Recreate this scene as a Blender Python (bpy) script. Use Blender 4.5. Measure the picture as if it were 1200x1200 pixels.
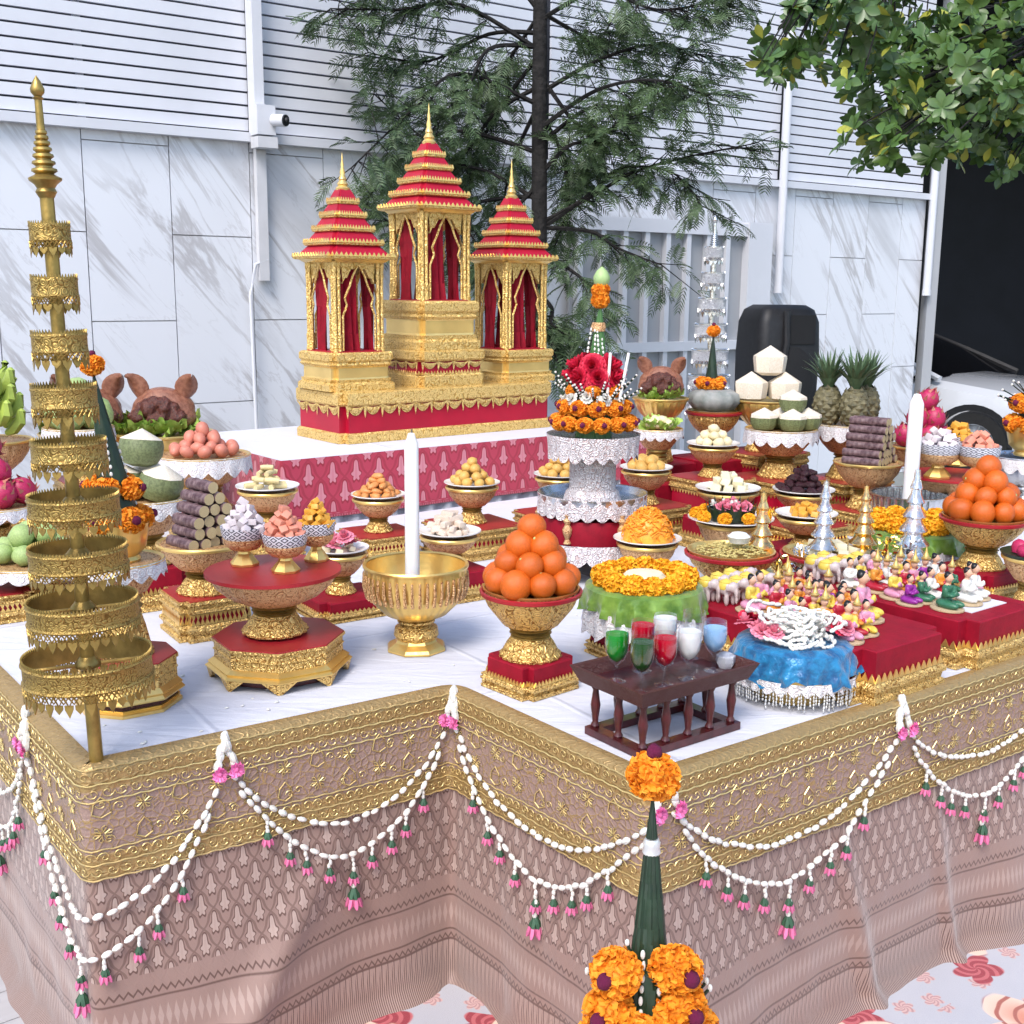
import bpy, bmesh, math, random
from mathutils import Vector, Matrix, noise
R = math.radians
random.seed(7)
for o in list(bpy.data.objects): bpy.data.objects.remove(o)
S = bpy.context.scene
C = S.collection
# ---------------------------------------------------------------- camera, sky, sun, exposure
CH, CF, CP, CR = 1.65, 1350.0, R(11.0), R(0.49)      # eye height, focal length in photo pixels, tilt, roll
cam = bpy.data.cameras.new('camera'); co = bpy.data.objects.new('camera', cam); C.objects.link(co)
cam.sensor_width = 36; cam.lens = 36 * CF / 1200; cam.clip_start = 0.05; cam.clip_end = 300
co.matrix_world = Matrix.Translation((0, 0, CH)) @ Matrix.Rotation(math.pi/2 - CP, 4, 'X') @ Matrix.Rotation(CR, 4, 'Z')
S.camera = co
SUN_EL, SUN_AZ = R(50), R(200)                       # azimuth clockwise from +Y: light from behind the camera, a little left
w = bpy.data.worlds.new('World'); S.world = w; w.use_nodes = True
wn = w.node_tree; bg = wn.nodes['Background']
sky = wn.nodes.new('ShaderNodeTexSky'); sky.sky_type = 'NISHITA'; sky.sun_disc = False
sky.sun_elevation = SUN_EL; sky.sun_rotation = SUN_AZ; sky.air_density = 1.0; sky.dust_density = 1.8; sky.ozone_density = 1.0
wn.links.new(sky.outputs[0], bg.inputs[0]); bg.inputs[1].default_value = 0.15
sl = bpy.data.lights.new('sun', 'SUN'); sl.energy = 1.35; sl.angle = R(24); sl.color = (1, 0.965, 0.94)
so = bpy.data.objects.new('sun', sl); C.objects.link(so)
sd = Vector((math.sin(SUN_AZ)*math.cos(SUN_EL), math.cos(SUN_AZ)*math.cos(SUN_EL), math.sin(SUN_EL)))
so.rotation_euler = (-sd).to_track_quat('-Z', 'Y').to_euler(); so.location = (0, 0, 8)
S.view_settings.view_transform = 'Standard'; S.view_settings.look = 'None'; S.view_settings.gamma = 1
S.view_settings.exposure = 1.02
S.render.engine = 'CYCLES'
S.cycles.use_denoising = True; S.cycles.use_adaptive_sampling = True; S.cycles.adaptive_threshold = .025; S.cycles.max_bounces = 8; S.cycles.transparent_max_bounces = 16
S.cycles.caustics_reflective = False; S.cycles.caustics_refractive = False; S.cycles.sample_clamp_indirect = 6

# ---------------------------------------------------------------- measuring helpers (photo measurements -> metres)
def ray(x, y):
    dx, dy = (x-600)/CF, (600-y)/CF
    dx, dy = dx*math.cos(CR)-dy*math.sin(CR), dx*math.sin(CR)+dy*math.cos(CR)
    return Vector((dx, math.cos(CP)+dy*math.sin(CP), -math.sin(CP)+dy*math.cos(CP)))
TZ = 0.75                                             # table height
def at(x, y, z=TZ):
    r = ray(x, y); return Vector((0, 0, CH)) + r*((z-CH)/r.z)
def atd(x, y, d):                                     # point at distance d along the view axis
    return Vector((0, 0, CH)) + ray(x, y)*d
def proj(P):
    X, Y, Z = P[0], P[1], P[2]-CH
    F = Y*math.cos(CP)-Z*math.sin(CP); U = Y*math.sin(CP)+Z*math.cos(CP)
    dx, dy = X/F, U/F
    dx, dy = dx*math.cos(CR)+dy*math.sin(CR), -dx*math.sin(CR)+dy*math.cos(CR)
    return 600+CF*dx, 600-CF*dy, F
def zat(P, row):
    a, b = -4.0, 8.0
    for _ in range(40):
        m = (a+b)/2
        if proj((P[0], P[1], m))[1] > row: a = m
        else: b = m
    return a
def px(P, n): return n*proj(P)[2]/CF                  # n photo pixels at P, in metres
def xat(P, col, row):                                 # shift P sideways so that it stands at column col for that row
    z = zat(P, row); q = Vector((P[0], P[1], z)); return Vector((P[0]+px(q, col-proj(q)[0]), P[1], P[2]))

# ---------------------------------------------------------------- mesh builder
class MB:
    def __init__(s): s.v = []; s.f = []; s.m = []; s.uv = None
    def add(s, vs, fs, mi=0):
        n = len(s.v); s.v += [tuple(v) for v in vs]; s.f += [tuple(i+n for i in f) for f in fs]; s.m += [mi]*len(fs); return s
    def box(s, c, d, rz=0, mi=0):
        ca, sa = math.cos(rz), math.sin(rz); vs = []
        for z in (-.5, .5):
            for x, y in ((-.5, -.5), (.5, -.5), (.5, .5), (-.5, .5)):
                X, Y = x*d[0], y*d[1]; vs.append((c[0]+X*ca-Y*sa, c[1]+X*sa+Y*ca, c[2]+z*d[2]))
        return s.add(vs, [(3, 2, 1, 0), (4, 5, 6, 7), (0, 1, 5, 4), (1, 2, 6, 5), (2, 3, 7, 6), (3, 0, 4, 7)], mi)
    def loft(s, rings, mi=0, cap=(True, True), closed=True):
        n = len(rings[0]); vs = [p for r in rings for p in r]; fs = []
        for k in range(len(rings)-1):
            for i in range(n if closed else n-1):
                j = (i+1) % n; fs.append((k*n+i, k*n+j, (k+1)*n+j, (k+1)*n+i))
        if cap[0]: fs.append(tuple(range(n-1, -1, -1)))
        if cap[1]: fs.append(tuple((len(rings)-1)*n+i for i in range(n)))
        return s.add(vs, fs, mi)
    def lathe(s, prof, seg=32, c=(0, 0, 0), mi=0, rip=0, nr=0, ph=0, cap=(True, True)):
        rings = []
        for r, z in prof:
            ring = []
            for i in range(seg):
                a = 2*math.pi*i/seg+ph; rr = max(r, 1e-4)*(1+(rip*math.cos(nr*a) if nr else 0))
                ring.append((c[0]+rr*math.cos(a), c[1]+rr*math.sin(a), c[2]+z))
            rings.append(ring)
        return s.loft(rings, mi, cap)
    def tube(s, pts, r, seg=6, mi=0):
        pts = [Vector(p) for p in pts]; rs = r if isinstance(r, (list, tuple)) else [r]*len(pts); rings = []
        ref = Vector((0.13, 0.21, 1)).normalized()
        for i, p in enumerate(pts):
            t = (pts[min(i+1, len(pts)-1)]-pts[max(i-1, 0)])
            t = t.normalized() if t.length > 1e-9 else Vector((0, 0, 1))
            a = t.cross(ref)
            if a.length < 1e-3: a = t.cross(Vector((1, 0, 0)))
            a.normalize(); b = t.cross(a)
            rings.append([p+(a*math.cos(2*math.pi*k/seg)+b*math.sin(2*math.pi*k/seg))*rs[i] for k in range(seg)])
        return s.loft(rings, mi)
    def ball(s, c, r, seg=12, rg=8, mi=0, nz=0, fr=3, rot=None):
        if not isinstance(r, (tuple, list)): r = (r, r, r)
        rings = []
        for k in range(rg+1):
            t = math.pi*k/rg; ring = []
            for i in range(seg):
                a = 2*math.pi*i/seg; d = Vector((math.sin(t)*math.cos(a), math.sin(t)*math.sin(a), -math.cos(t)))
                if k in (0, rg): d = Vector((0, 0, -1 if k == 0 else 1))
                q = 1+(nz*noise.noise(d*fr+Vector(c)*31) if nz else 0)
                p = Vector((d.x*r[0]*q, d.y*r[1]*q, d.z*r[2]*q))
                if rot: p = rot @ p
                ring.append(p+Vector(c))
            rings.append(ring)
        vs = [rings[0][0]]+[p for q in rings[1:-1] for p in q]+[rings[-1][0]]; fs = []
        for i in range(seg):
            j = (i+1) % seg; fs.append((0, 1+j, 1+i))
            for k in range(rg-2): fs.append((1+k*seg+i, 1+k*seg+j, 1+(k+1)*seg+j, 1+(k+1)*seg+i))
            fs.append((1+(rg-2)*seg+i, 1+(rg-2)*seg+j, len(vs)-1))
        return s.add(vs, fs, mi)
    def mesh(s, name, mats, ang=38, flat=False):
        m = bpy.data.meshes.new(name); m.from_pydata(s.v, [], s.f)
        for k in (mats if isinstance(mats, (list, tuple)) else [mats]): m.materials.append(k)
        if any(s.m): m.polygons.foreach_set('material_index', s.m)
        if s.uv:
            l = m.uv_layers.new(name='UVMap'); idx = [0]*len(m.loops); m.loops.foreach_get('vertex_index', idx)
            l.data.foreach_set('uv', [c for i in idx for c in s.uv[i]])
        if not flat:
            m.shade_smooth(); m.set_sharp_from_angle(angle=R(ang))
        m.update(); return m
    def build(s, name, mats, parent=None, loc=None, ang=38, flat=False):
        return inst(s.mesh(name, mats, ang, flat), name, parent, loc)
def inst(mesh, name, parent=None, loc=None, rot=None, sc=None):
    o = bpy.data.objects.new(name, mesh); C.objects.link(o)
    if parent is not None: o.parent = parent
    if loc is not None: o.location = loc
    if rot is not None: o.rotation_euler = rot
    if sc is not None: o.scale = (sc, sc, sc) if isinstance(sc, (int, float)) else sc
    return o
def tag(o, label, cat, group=None, kind=None):
    if label: o['label'] = label
    if cat: o['category'] = cat
    if group: o['group'] = group
    if kind: o['kind'] = kind
    return o
def thing(name, label, cat, loc=(0, 0, 0), rz=0, group=None):
    o = bpy.data.objects.new(name, None); C.objects.link(o); o.location = loc; o.rotation_euler = (0, 0, rz); o.empty_display_size = .05
    return tag(o, label, cat, group)
def sub(name, parent, loc=(0, 0, 0), rz=0):           # a part that is itself made of sub-parts
    o = bpy.data.objects.new(name, None); C.objects.link(o); o.parent = parent; o.location = loc; o.rotation_euler = (0, 0, rz); return o
def struct(o): o['kind'] = 'structure'; return o

# ---------------------------------------------------------------- materials
NT = None
class X:                                              # a shader value with arithmetic
    def __init__(s, k): s.k = k
    def __add__(s, o): return mth('ADD', s, o)
    __radd__ = __add__
    def __sub__(s, o): return mth('SUBTRACT', s, o)
    def __rsub__(s, o): return mth('SUBTRACT', o, s)
    def __mul__(s, o): return mth('MULTIPLY', s, o)
    __rmul__ = __mul__
    def __truediv__(s, o): return mth('DIVIDE', s, o)
def plug(sock, v):
    if isinstance(v, X): NT.links.new(v.k, sock)
    elif isinstance(v, (tuple, list)): sock.default_value = (*v, 1) if len(v) == 3 and len(sock.default_value) == 4 else v
    else: sock.default_value = v
def mth(op, *a):
    n = NT.nodes.new('ShaderNodeMath'); n.operation = op
    for i, v in enumerate(a): plug(n.inputs[i], v)
    return X(n.outputs[0])
def step(v, lo, hi):                                  # smooth 0..1 ramp
    n = NT.nodes.new('ShaderNodeMapRange'); n.interpolation_type = 'SMOOTHSTEP'
    plug(n.inputs[0], v); n.inputs[1].default_value = lo; n.inputs[2].default_value = hi; return X(n.outputs[0])
def band(v, a, b, s=.002): return step(v, a-s, a+s)*(1-step(v, b-s, b+s))
def mixc(f, a, b):
    n = NT.nodes.new('ShaderNodeMix'); n.data_type = 'RGBA'
    plug(n.inputs[0], f); plug(n.inputs[6], a); plug(n.inputs[7], b); return X(n.outputs[2])
def coord(kind='Object', scale=1.0, rot=(0, 0, 0)):
    t = NT.nodes.new('ShaderNodeTexCoord') if kind != 'Position' else NT.nodes.new('ShaderNodeNewGeometry')
    o = t.outputs[kind]
    m = NT.nodes.new('ShaderNodeMapping'); NT.links.new(o, m.inputs[0])
    m.inputs[3].default_value = (scale,)*3 if isinstance(scale, (int, float)) else scale; m.inputs[2].default_value = rot
    return X(m.outputs[0])
def noi(vec, scale=5, detail=3, rough=.5, dist=0):
    n = NT.nodes.new('ShaderNodeTexNoise'); plug(n.inputs['Vector'], vec)
    n.inputs['Scale'].default_value = scale; n.inputs['Detail'].default_value = detail; n.inputs['Roughness'].default_value = rough; n.inputs['Distortion'].default_value = dist
    return X(n.outputs[0])
def vor(vec, scale=5, feat='F1', out='Distance', rnd=1.0):
    n = NT.nodes.new('ShaderNodeTexVoronoi'); n.feature = feat; plug(n.inputs['Vector'], vec)
    n.inputs['Scale'].default_value = scale; n.inputs['Randomness'].default_value = rnd; return X(n.outputs[out])
def sep(vec):
    n = NT.nodes.new('ShaderNodeSeparateXYZ'); plug(n.inputs[0], vec); return X(n.outputs[0]), X(n.outputs[1]), X(n.outputs[2])
def rnd_island():
    n = NT.nodes.new('ShaderNodeNewGeometry'); return X(n.outputs['Random Per Island'])
def rnd_obj():
    n = NT.nodes.new('ShaderNodeObjectInfo'); return X(n.outputs['Random'])
def start(name):
    global NT
    m = bpy.data.materials.new(name); m.use_nodes = True; NT = m.node_tree; b = NT.nodes['Principled BSDF']; return m, b
def bump(b, h, st=.5, d=.01):
    n = NT.nodes.new('ShaderNodeBump'); plug(n.inputs['Height'], h); n.inputs['Strength'].default_value = st; n.inputs['Distance'].default_value = d
    NT.links.new(n.outputs[0], b.inputs['Normal'])
def mat(name, col, rough=.5, metal=0, var=.12, vs=20, bmp=None, col2=None, spec=.5, sss=0, trans=0, ior=1.45, sheen=0, coat=0, isl=0, obj=0):
    m, b = start(name); c = coord()
    f = noi(c, vs, 4, .6)
    d = col2 or tuple(x*(1-var*2) for x in col)
    cc = mixc(step(f, .3, .7), col, d)
    if isl: cc = mixc(rnd_island()*isl, cc, tuple(min(1, x*1.7+.03) for x in col))
    if obj: cc = mixc(rnd_obj()*obj, cc, tuple(x*.55 for x in col))
    plug(b.inputs['Base Color'], cc); b.inputs['Roughness'].default_value = rough; b.inputs['Metallic'].default_value = metal
    b.inputs['Specular IOR Level'].default_value = spec; b.inputs['IOR'].default_value = ior
    b.inputs['Transmission Weight'].default_value = trans; b.inputs['Sheen Weight'].default_value = sheen; b.inputs['Coat Weight'].default_value = coat
    if sss: b.inputs['Subsurface Weight'].default_value = sss; b.inputs['Subsurface Radius'].default_value = (.02, .008, .005)
    if bmp: bump(b, noi(c, bmp[0], 3), bmp[1], bmp[2] if len(bmp) > 2 else .005)
    return m
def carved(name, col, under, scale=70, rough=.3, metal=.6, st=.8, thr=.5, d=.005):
    """gilt ornament: little rosettes and scrolls in relief, recess shade painted in as a toned ground"""
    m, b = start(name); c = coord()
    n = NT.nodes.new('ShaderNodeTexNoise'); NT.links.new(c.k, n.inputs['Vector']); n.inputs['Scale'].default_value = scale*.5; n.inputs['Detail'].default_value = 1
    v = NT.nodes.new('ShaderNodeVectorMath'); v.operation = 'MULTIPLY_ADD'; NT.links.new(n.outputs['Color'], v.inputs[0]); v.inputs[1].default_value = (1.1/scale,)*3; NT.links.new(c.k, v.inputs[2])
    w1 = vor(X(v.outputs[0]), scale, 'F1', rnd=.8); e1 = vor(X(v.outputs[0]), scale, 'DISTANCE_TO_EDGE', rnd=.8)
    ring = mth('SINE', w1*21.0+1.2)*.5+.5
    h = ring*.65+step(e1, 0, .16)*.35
    tone = step(h, thr-.32, thr+.1)  # low parts of the relief coloured darker, shade put into the colour
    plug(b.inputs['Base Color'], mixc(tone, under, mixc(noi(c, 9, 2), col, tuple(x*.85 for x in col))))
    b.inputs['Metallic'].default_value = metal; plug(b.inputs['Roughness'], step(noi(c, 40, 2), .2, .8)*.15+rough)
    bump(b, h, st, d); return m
M = {}
M['gold'] = mat('gold_smooth', (.93, .63, .20), .31, .8, .08, 14, (60, .12))
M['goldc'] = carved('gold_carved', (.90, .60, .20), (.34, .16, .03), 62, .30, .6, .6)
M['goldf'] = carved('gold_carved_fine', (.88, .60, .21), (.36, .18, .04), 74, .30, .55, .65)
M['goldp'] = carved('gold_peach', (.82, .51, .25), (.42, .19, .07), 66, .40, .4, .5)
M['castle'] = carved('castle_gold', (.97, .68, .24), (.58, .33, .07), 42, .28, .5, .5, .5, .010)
M['castles'] = mat('castle_gold_smooth', (.97, .68, .24), .2, .65, .08, 10)
M['bronze'] = mat('antique_gold', (.46, .31, .09), .38, .75, .2, 30, (140, .2, .003))
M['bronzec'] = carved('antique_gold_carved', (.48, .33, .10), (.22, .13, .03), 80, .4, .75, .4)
M['red'] = mat('red_lacquer', (.44, .006, .030), .42, 0, .08, 8, (300, .05))
M['redv'] = mat('red_velvet', (.30, .003, .018), .6, 0, .12, 30, (500, .2), spec=.3)
M['redt'] = mat('red_tray', (.38, .018, .026), .38, 0, .12, 8)
M['maroon'] = mat('maroon_wood', (.085, .012, .014), .3, 0, .3, 25, (80, .1), coat=.4)
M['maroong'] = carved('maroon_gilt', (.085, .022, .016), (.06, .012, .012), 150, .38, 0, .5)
m, b = start('white_cloth'); M['white'] = m
c = coord('Position', 1, (0, 0, -R(34))); x, y, z = sep(c)
def crease(v, pos): return 1-step(mth('ABSOLUTE', v-pos+(noi(c, 3, 2)-.5)*.02), .0, .012)
cr_ = crease(y, 2.62)+crease(y, 3.2)+crease(y, 2.08)+crease(x, .75)+crease(x, 1.45)+crease(x, 2.2)
wr = noi(coord('Position', (2.2, 7, 3), (0, 0, .3)), 2.2, 4, .55, .6)
plug(b.inputs['Base Color'], mixc(noi(c, 1.6, 4), (.67, .67, .71), (.62, .62, .67))); b.inputs['Roughness'].default_value = .9
bump(b, wr*.7+cr_*.25+noi(c, 420, 1)*.03, .55, .02)
M['porc'] = mat('white_porcelain', (.80, .77, .73), .18, 0, .03, 4, spec=.6)
M['wax'] = mat('candle_wax', (.86, .83, .80), .4, 0, .02, 10, sss=.3)
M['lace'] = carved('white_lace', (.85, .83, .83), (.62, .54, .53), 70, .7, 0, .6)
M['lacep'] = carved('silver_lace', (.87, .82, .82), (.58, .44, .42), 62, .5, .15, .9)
M['fringe'] = mat('fringe_white', (.78, .78, .78), .5, 0, .1, 60)
M['silver'] = mat('silver_metal', (.72, .73, .74), .22, .95, .1, 20, (90, .2))
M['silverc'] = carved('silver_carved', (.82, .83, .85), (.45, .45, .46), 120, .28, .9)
M['black'] = mat('black_plastic', (.016, .016, .018), .5, 0, .2, 30, (200, .1))
M['grille'] = mat('black_grille', (.012, .012, .013), .7, 0, .3, 400, (700, .6))
M['wick'] = mat('wick', (.2, .17, .13), .9)
M['orange'] = mat('orange_peel', (.70, .135, .010), .36, 0, .1, 9, (260, .3, .002), obj=.6)
M['marig'] = mat('marigold_petal', (.90, .26, .005), .7, 0, .15, 60, isl=.5, sss=.1)
M['marigy'] = mat('marigold_petal_yellow', (.93, .38, .005), .7, 0, .15, 60, isl=.5, sss=.1)
M['purple'] = mat('globe_amaranth', (.16, .005, .05), .8, 0, .2, 90, (300, .5))
M['leafd'] = mat('banana_leaf_dark', (.010, .030, .012), .38, 0, .3, 12, (30, .3), isl=.25)
M['leafg'] = mat('banana_leaf', (.05, .15, .03), .4, 0, .2, 12, isl=.3)
M['bud'] = mat('jasmine_bud', (.72, .70, .63), .6, 0, .05, 40, sss=.15, isl=.2)
M['pink'] = mat('pink_ribbon', (.80, .16, .38), .5, 0, .2, 30, isl=.6)
M['pinkd'] = mat('crown_flower_pink', (.62, .14, .28), .6, 0, .2, 50, isl=.6)
M['tgreen'] = mat('tassel_green', (.03, .09, .045), .5, 0, .2, 50, isl=.4)
M['rosered'] = mat('red_petal', (.62, .008, .045), .6, 0, .2, 40, isl=.4)
M['rosepink'] = mat('pink_petal', (.85, .22, .30), .6, 0, .2, 40, isl=.5)
M['coco'] = mat('coconut_green', (.20, .235, .105), .45, 0, .2, 9, (40, .15), col2=(.11, .13, .055))
M['cocow'] = mat('coconut_husk_white', (.80, .74, .62), .7, 0, .06, 14, (90, .3), col2=(.72, .60, .45))
M['egg'] = mat('salted_egg_pink', (.72, .25, .17), .45, 0, .12, 30, obj=.4)
M['cane'] = mat('sugarcane_skin', (.23, .15, .15), .42, 0, .3, 5, (60, .2), col2=(.06, .024, .03))
M['canee'] = mat('sugarcane_flesh', (.66, .52, .28), .7, 0, .15, 90, (200, .3))
M['pig'] = mat('boiled_pork_skin', (.34, .15, .09), .28, 0, .25, 12, (70, .4), col2=(.20, .07, .04), sss=.1)
M['pigd'] = mat('dark_pork_flesh', (.15, .045, .028), .28, 0, .4, 22, (40, .5, .01), col2=(.05, .014, .010))
M['lett'] = mat('lettuce', (.30, .46, .07), .5, 0, .2, 20, (50, .4), col2=(.42, .55, .14), isl=.3, sss=.1)
M['guava'] = mat('guava_skin', (.42, .56, .20), .4, 0, .15, 8, (60, .2), obj=.2)
M['banana'] = mat('green_banana', (.36, .46, .08), .45, 0, .2, 12, isl=.3)
M['dragon'] = mat('dragonfruit_pink', (.46, .018, .09), .45, 0, .2, 9, isl=.2)
M['dragong'] = mat('dragonfruit_scale', (.40, .26, .10), .5, 0, .25, 30, col2=(.45, .04, .10))
M['pine'] = mat('pineapple_eye', (.13, .11, .05), .6, 0, .3, 60, (90, .6), col2=(.05, .05, .03), isl=.5)
M['pineg'] = mat('pineapple_leaf', (.09, .15, .07), .5, 0, .2, 20, isl=.35)
M['pump'] = mat('grey_pumpkin', (.33, .33, .31), .7, 0, .2, 16, (50, .3), col2=(.20, .22, .20))
M['lotus'] = mat('lotus_bud', (.42, .58, .24), .5, 0, .12, 8)
M['date'] = mat('dried_date', (.055, .012, .018), .35, 0, .3, 30, (60, .6))
M['foi'] = mat('golden_threads', (.90, .30, .02), .4, 0, .12, 90, isl=.4, sss=.1)
M['bun'] = mat('golden_bun', (.82, .48, .12), .45, 0, .2, 14, obj=.3)
M['bunp'] = mat('pale_dumpling', (.84, .72, .44), .5, 0, .1, 20, obj=.2)
M['prawn'] = mat('orange_snack', (.82, .34, .10), .45, 0, .2, 20, obj=.4)
M['banan'] = mat('peeled_banana', (.80, .66, .34), .55, 0, .12, 30, obj=.3)
M['nougat'] = mat('sesame_bar', (.68, .48, .34), .6, 0, .25, 160, (200, .4), col2=(.86, .78, .68), obj=.2)
M['taro'] = mat('white_taro_cube', (.80, .74, .74), .6, 0, .12, 30, col2=(.62, .52, .55), obj=.35)
M['coral'] = mat('coral_candy', (.86, .33, .22), .5, 0, .15, 20, obj=.5)
M['amber'] = mat('amber_candy', (.86, .42, .05), .45, 0, .15, 20, obj=.4)
M['cream'] = mat('cream_cube', (.84, .76, .52), .6, 0, .08, 20, obj=.25)
M['seed'] = mat('mixed_grain', (.45, .36, .12), .7, 0, .2, 90, isl=.6)
M['satin'] = mat('green_satin', (.055, .14, .014), .26, .1, .12, 16, (16, .6, .012), col2=(.20, .34, .05), sheen=.3)  # dark olive against yellow-green paints fold shading into the colour
M['blue'] = mat('blue_satin', (.006, .075, .20), .34, .1, .2, 34, (34, .8, .012), col2=(.016, .22, .44), sheen=.3)  # two blues mixed by noise, painted shading of the crumpled folds
M['tassel'] = mat('silver_tinsel', (.74, .73, .70), .3, .5, .2, 50, isl=.5)
M['skin'] = mat('painted_skin', (.72, .42, .28), .5, 0, .1, 60)
M['hair'] = mat('painted_hair', (.012, .011, .011), .35)
for k, c in dict(fo=(.78, .30, .04), fp=(.72, .32, .46), fg=(.04, .17, .09), fw=(.80, .78, .72), fy=(.80, .60, .10), fr=(.45, .02, .04), fu=(.30, .03, .30)).items():
    M[k] = mat('paint_'+k, c, .35, 0, .15, 80)
M['base'] = mat('figurine_base', (.66, .50, .30), .5, .2, .2, 60)
M['steel'] = mat('brushed_steel', (.55, .56, .58), .35, .9)
M['wpaint'] = mat('white_paint', (.66, .67, .71), .4, 0, .03, 3, (30, .04))
M['wpaint2'] = mat('louvre_white_paint', (.68, .69, .73), .42, 0, .04, 2, (20, .05))
M['gpanel'] = mat('grey_panel', (.36, .37, .39), .5, 0, .04, 2)
M['greybox'] = mat('grey_plastic', (.64, .64, .66), .5, 0, .05, 5)
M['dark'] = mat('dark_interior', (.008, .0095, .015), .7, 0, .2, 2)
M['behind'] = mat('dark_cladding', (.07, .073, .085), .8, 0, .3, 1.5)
M['bark'] = mat('tree_bark', (.016, .014, .013), .9, 0, .35, 20, (30, .8, .02))
M['needle'] = mat('needle_foliage', (.066, .112, .040), .5, 0, .25, 1.6, col2=(.020, .042, .018), isl=.6)
M['broad'] = mat('broad_leaf', (.042, .090, .018), .33, 0, .25, 1.5, col2=(.07, .13, .02), isl=.6)
M['broady'] = mat('yellowing_leaf', (.32, .33, .04), .4, 0, .2, 6, isl=.4)
M['carp'] = mat('car_paint', (.56, .58, .61), .12, 0, .02, 2, coat=1.0)
M['cglass'] = mat('tinted_glass', (.003, .003, .004), .05, 0, .1, 2, spec=.8)
M['tyre'] = mat('tyre_rubber', (.012, .012, .012), .8)
M['foilg'] = mat('gold_foil', (.92, .66, .20), .18, 1, .15, 30, isl=.4)
M['foils'] = mat('silver_foil', (.84, .85, .88), .16, 1, .1, 30, isl=.3)
def glassmat(name, col, spec_col=(1, 1, 1), base=.05, fr=.9, rough=.03):
    m, b = start(name); out = NT.nodes['Material Output']; NT.nodes.remove(b)
    tr = NT.nodes.new('ShaderNodeBsdfTransparent'); tr.inputs[0].default_value = (*col, 1)
    gl = NT.nodes.new('ShaderNodeBsdfGlossy'); gl.inputs[0].default_value = (*spec_col, 1); gl.inputs['Roughness'].default_value = rough
    lw = NT.nodes.new('ShaderNodeLayerWeight'); lw.inputs[0].default_value = .35
    mx = NT.nodes.new('ShaderNodeMixShader'); plug(mx.inputs[0], X(lw.outputs['Facing'])*fr+noi(coord(), 80, 1)*base*2)
    NT.links.new(tr.outputs[0], mx.inputs[1]); NT.links.new(gl.outputs[0], mx.inputs[2]); NT.links.new(mx.outputs[0], out.inputs[0]); return m
M['glass'] = glassmat('clear_glass', (.98, .99, .99), base=.02, fr=.3)
M['acr'] = glassmat('clear_acrylic', (.90, .93, .97), base=.30, fr=.7, rough=.10)
M['acg'] = glassmat('gold_acrylic', (.88, .60, .24), (.95, .75, .35), base=.42, fr=.6, rough=.16)
for k, c in dict(lg=(.008, .26, .02), ldg=(.016, .065, .012), lr=(.50, .002, .02), lw=(.82, .81, .80), lb=(.30, .52, .82), lc=(.75, .80, .86)).items():
    M[k] = mat('drink_'+k, c, .12, 0, .04, 10, spec=.5, sss=.15 if k == 'lw' else 0)
# woven Thai brocade: ogee lattice with a flame motif in each cell, borders near the hem
def brocade(name, ground, dark, pale, cw, chh, hem, gold, rough=.55):
    m, b = start(name); t = NT.nodes.new('ShaderNodeTexCoord'); u, v, _ = sep(X(t.outputs['UV']))
    a = u/cw; bb = v/chh
    wob = mth('SINE', bb*6.2832*2)*.05
    p = mth('FRACT', a+bb+wob); q = mth('FRACT', a-bb-wob)
    dp = mth('ABSOLUTE', p-.5); dq = mth('ABSOLUTE', q-.5)                     # .5 on the lattice lines
    line = step(mth('MAXIMUM', dp, dq), .43, .46)*.6
    x = (p+q-1); y = (p-q)                                                       # cell axes: x sideways, y up
    ang = mth('ARCTAN2', x, y); rr = mth('SQRT', x*x*1.9+y*y)
    lob = mth('COSINE', ang*5)*.10+mth('COSINE', ang)*.12+.46
    mo = 1-step(rr-lob, -.02, .03)
    vein = band(mth('ABSOLUTE', x), .03, .06, .02)*mo; line = mth('MAXIMUM', line, band(rr-lob, .015, .13, .02))
    col = mixc(line, ground, dark); col = mixc(mo*.85, col, pale); col = mixc(vein*.5, col, ground)
    bp = band(v, 0, hem, .001)                                                 # hem borders
    f2 = mth('FRACT', u/(cw*.33)); tri = mth('ABSOLUTE', f2-.5)*2
    fr = step(mth('FRACT', u/(cw*.11)), .35, .5)
    low = mixc(fr, dark, mixc(.45, ground, pale))
    arch = step(tri*.35*hem-(v-hem*.22), -.002, .002)
    low = mixc(arch, mixc(.35, ground, pale), low)
    loz = 1-step(tri+mth('ABSOLUTE', v-hem*.68)/(hem*.12), .7, .8)
    mid = mixc(loz*.55, ground, pale)
    zz = band(mth('ABSOLUTE', v-hem*.68)-tri*.012, hem*.17, hem*.17+.006, .001)
    mid = mixc(zz, mid, dark)
    ln = band(v, hem*.44, hem*.46)+band(v, hem*.53, hem*.545)+band(v, hem*.82, hem*.835)
    hc = mixc(step(v, hem*.45-.002, hem*.45+.002), low, mid); hc = mixc(ln, hc, dark)
    col = mixc(bp, col, hc)
    th = noi(coord('UV', (900, 240, 1)), 1, 2)
    col = mixc(th*.35, col, mixc(.5, col, ground))
    plug(b.inputs['Base Color'], col); b.inputs['Roughness'].default_value = rough; b.inputs['Sheen Weight'].default_value = .3; b.inputs['Metallic'].default_value = gold
    bump(b, (mo+line*.6)*.6+th*.5, .35, .002); return m
M['broc'] = brocade('mauve_brocade', (.28, .180, .148), (.100, .048, .036), (.46, .345, .295), .047, .080, .30, .1)
M['brocr'] = brocade('crimson_brocade', (.48, .035, .075), (.30, .012, .03), (.68, .30, .34), .105, .155, .02, .1)
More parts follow.
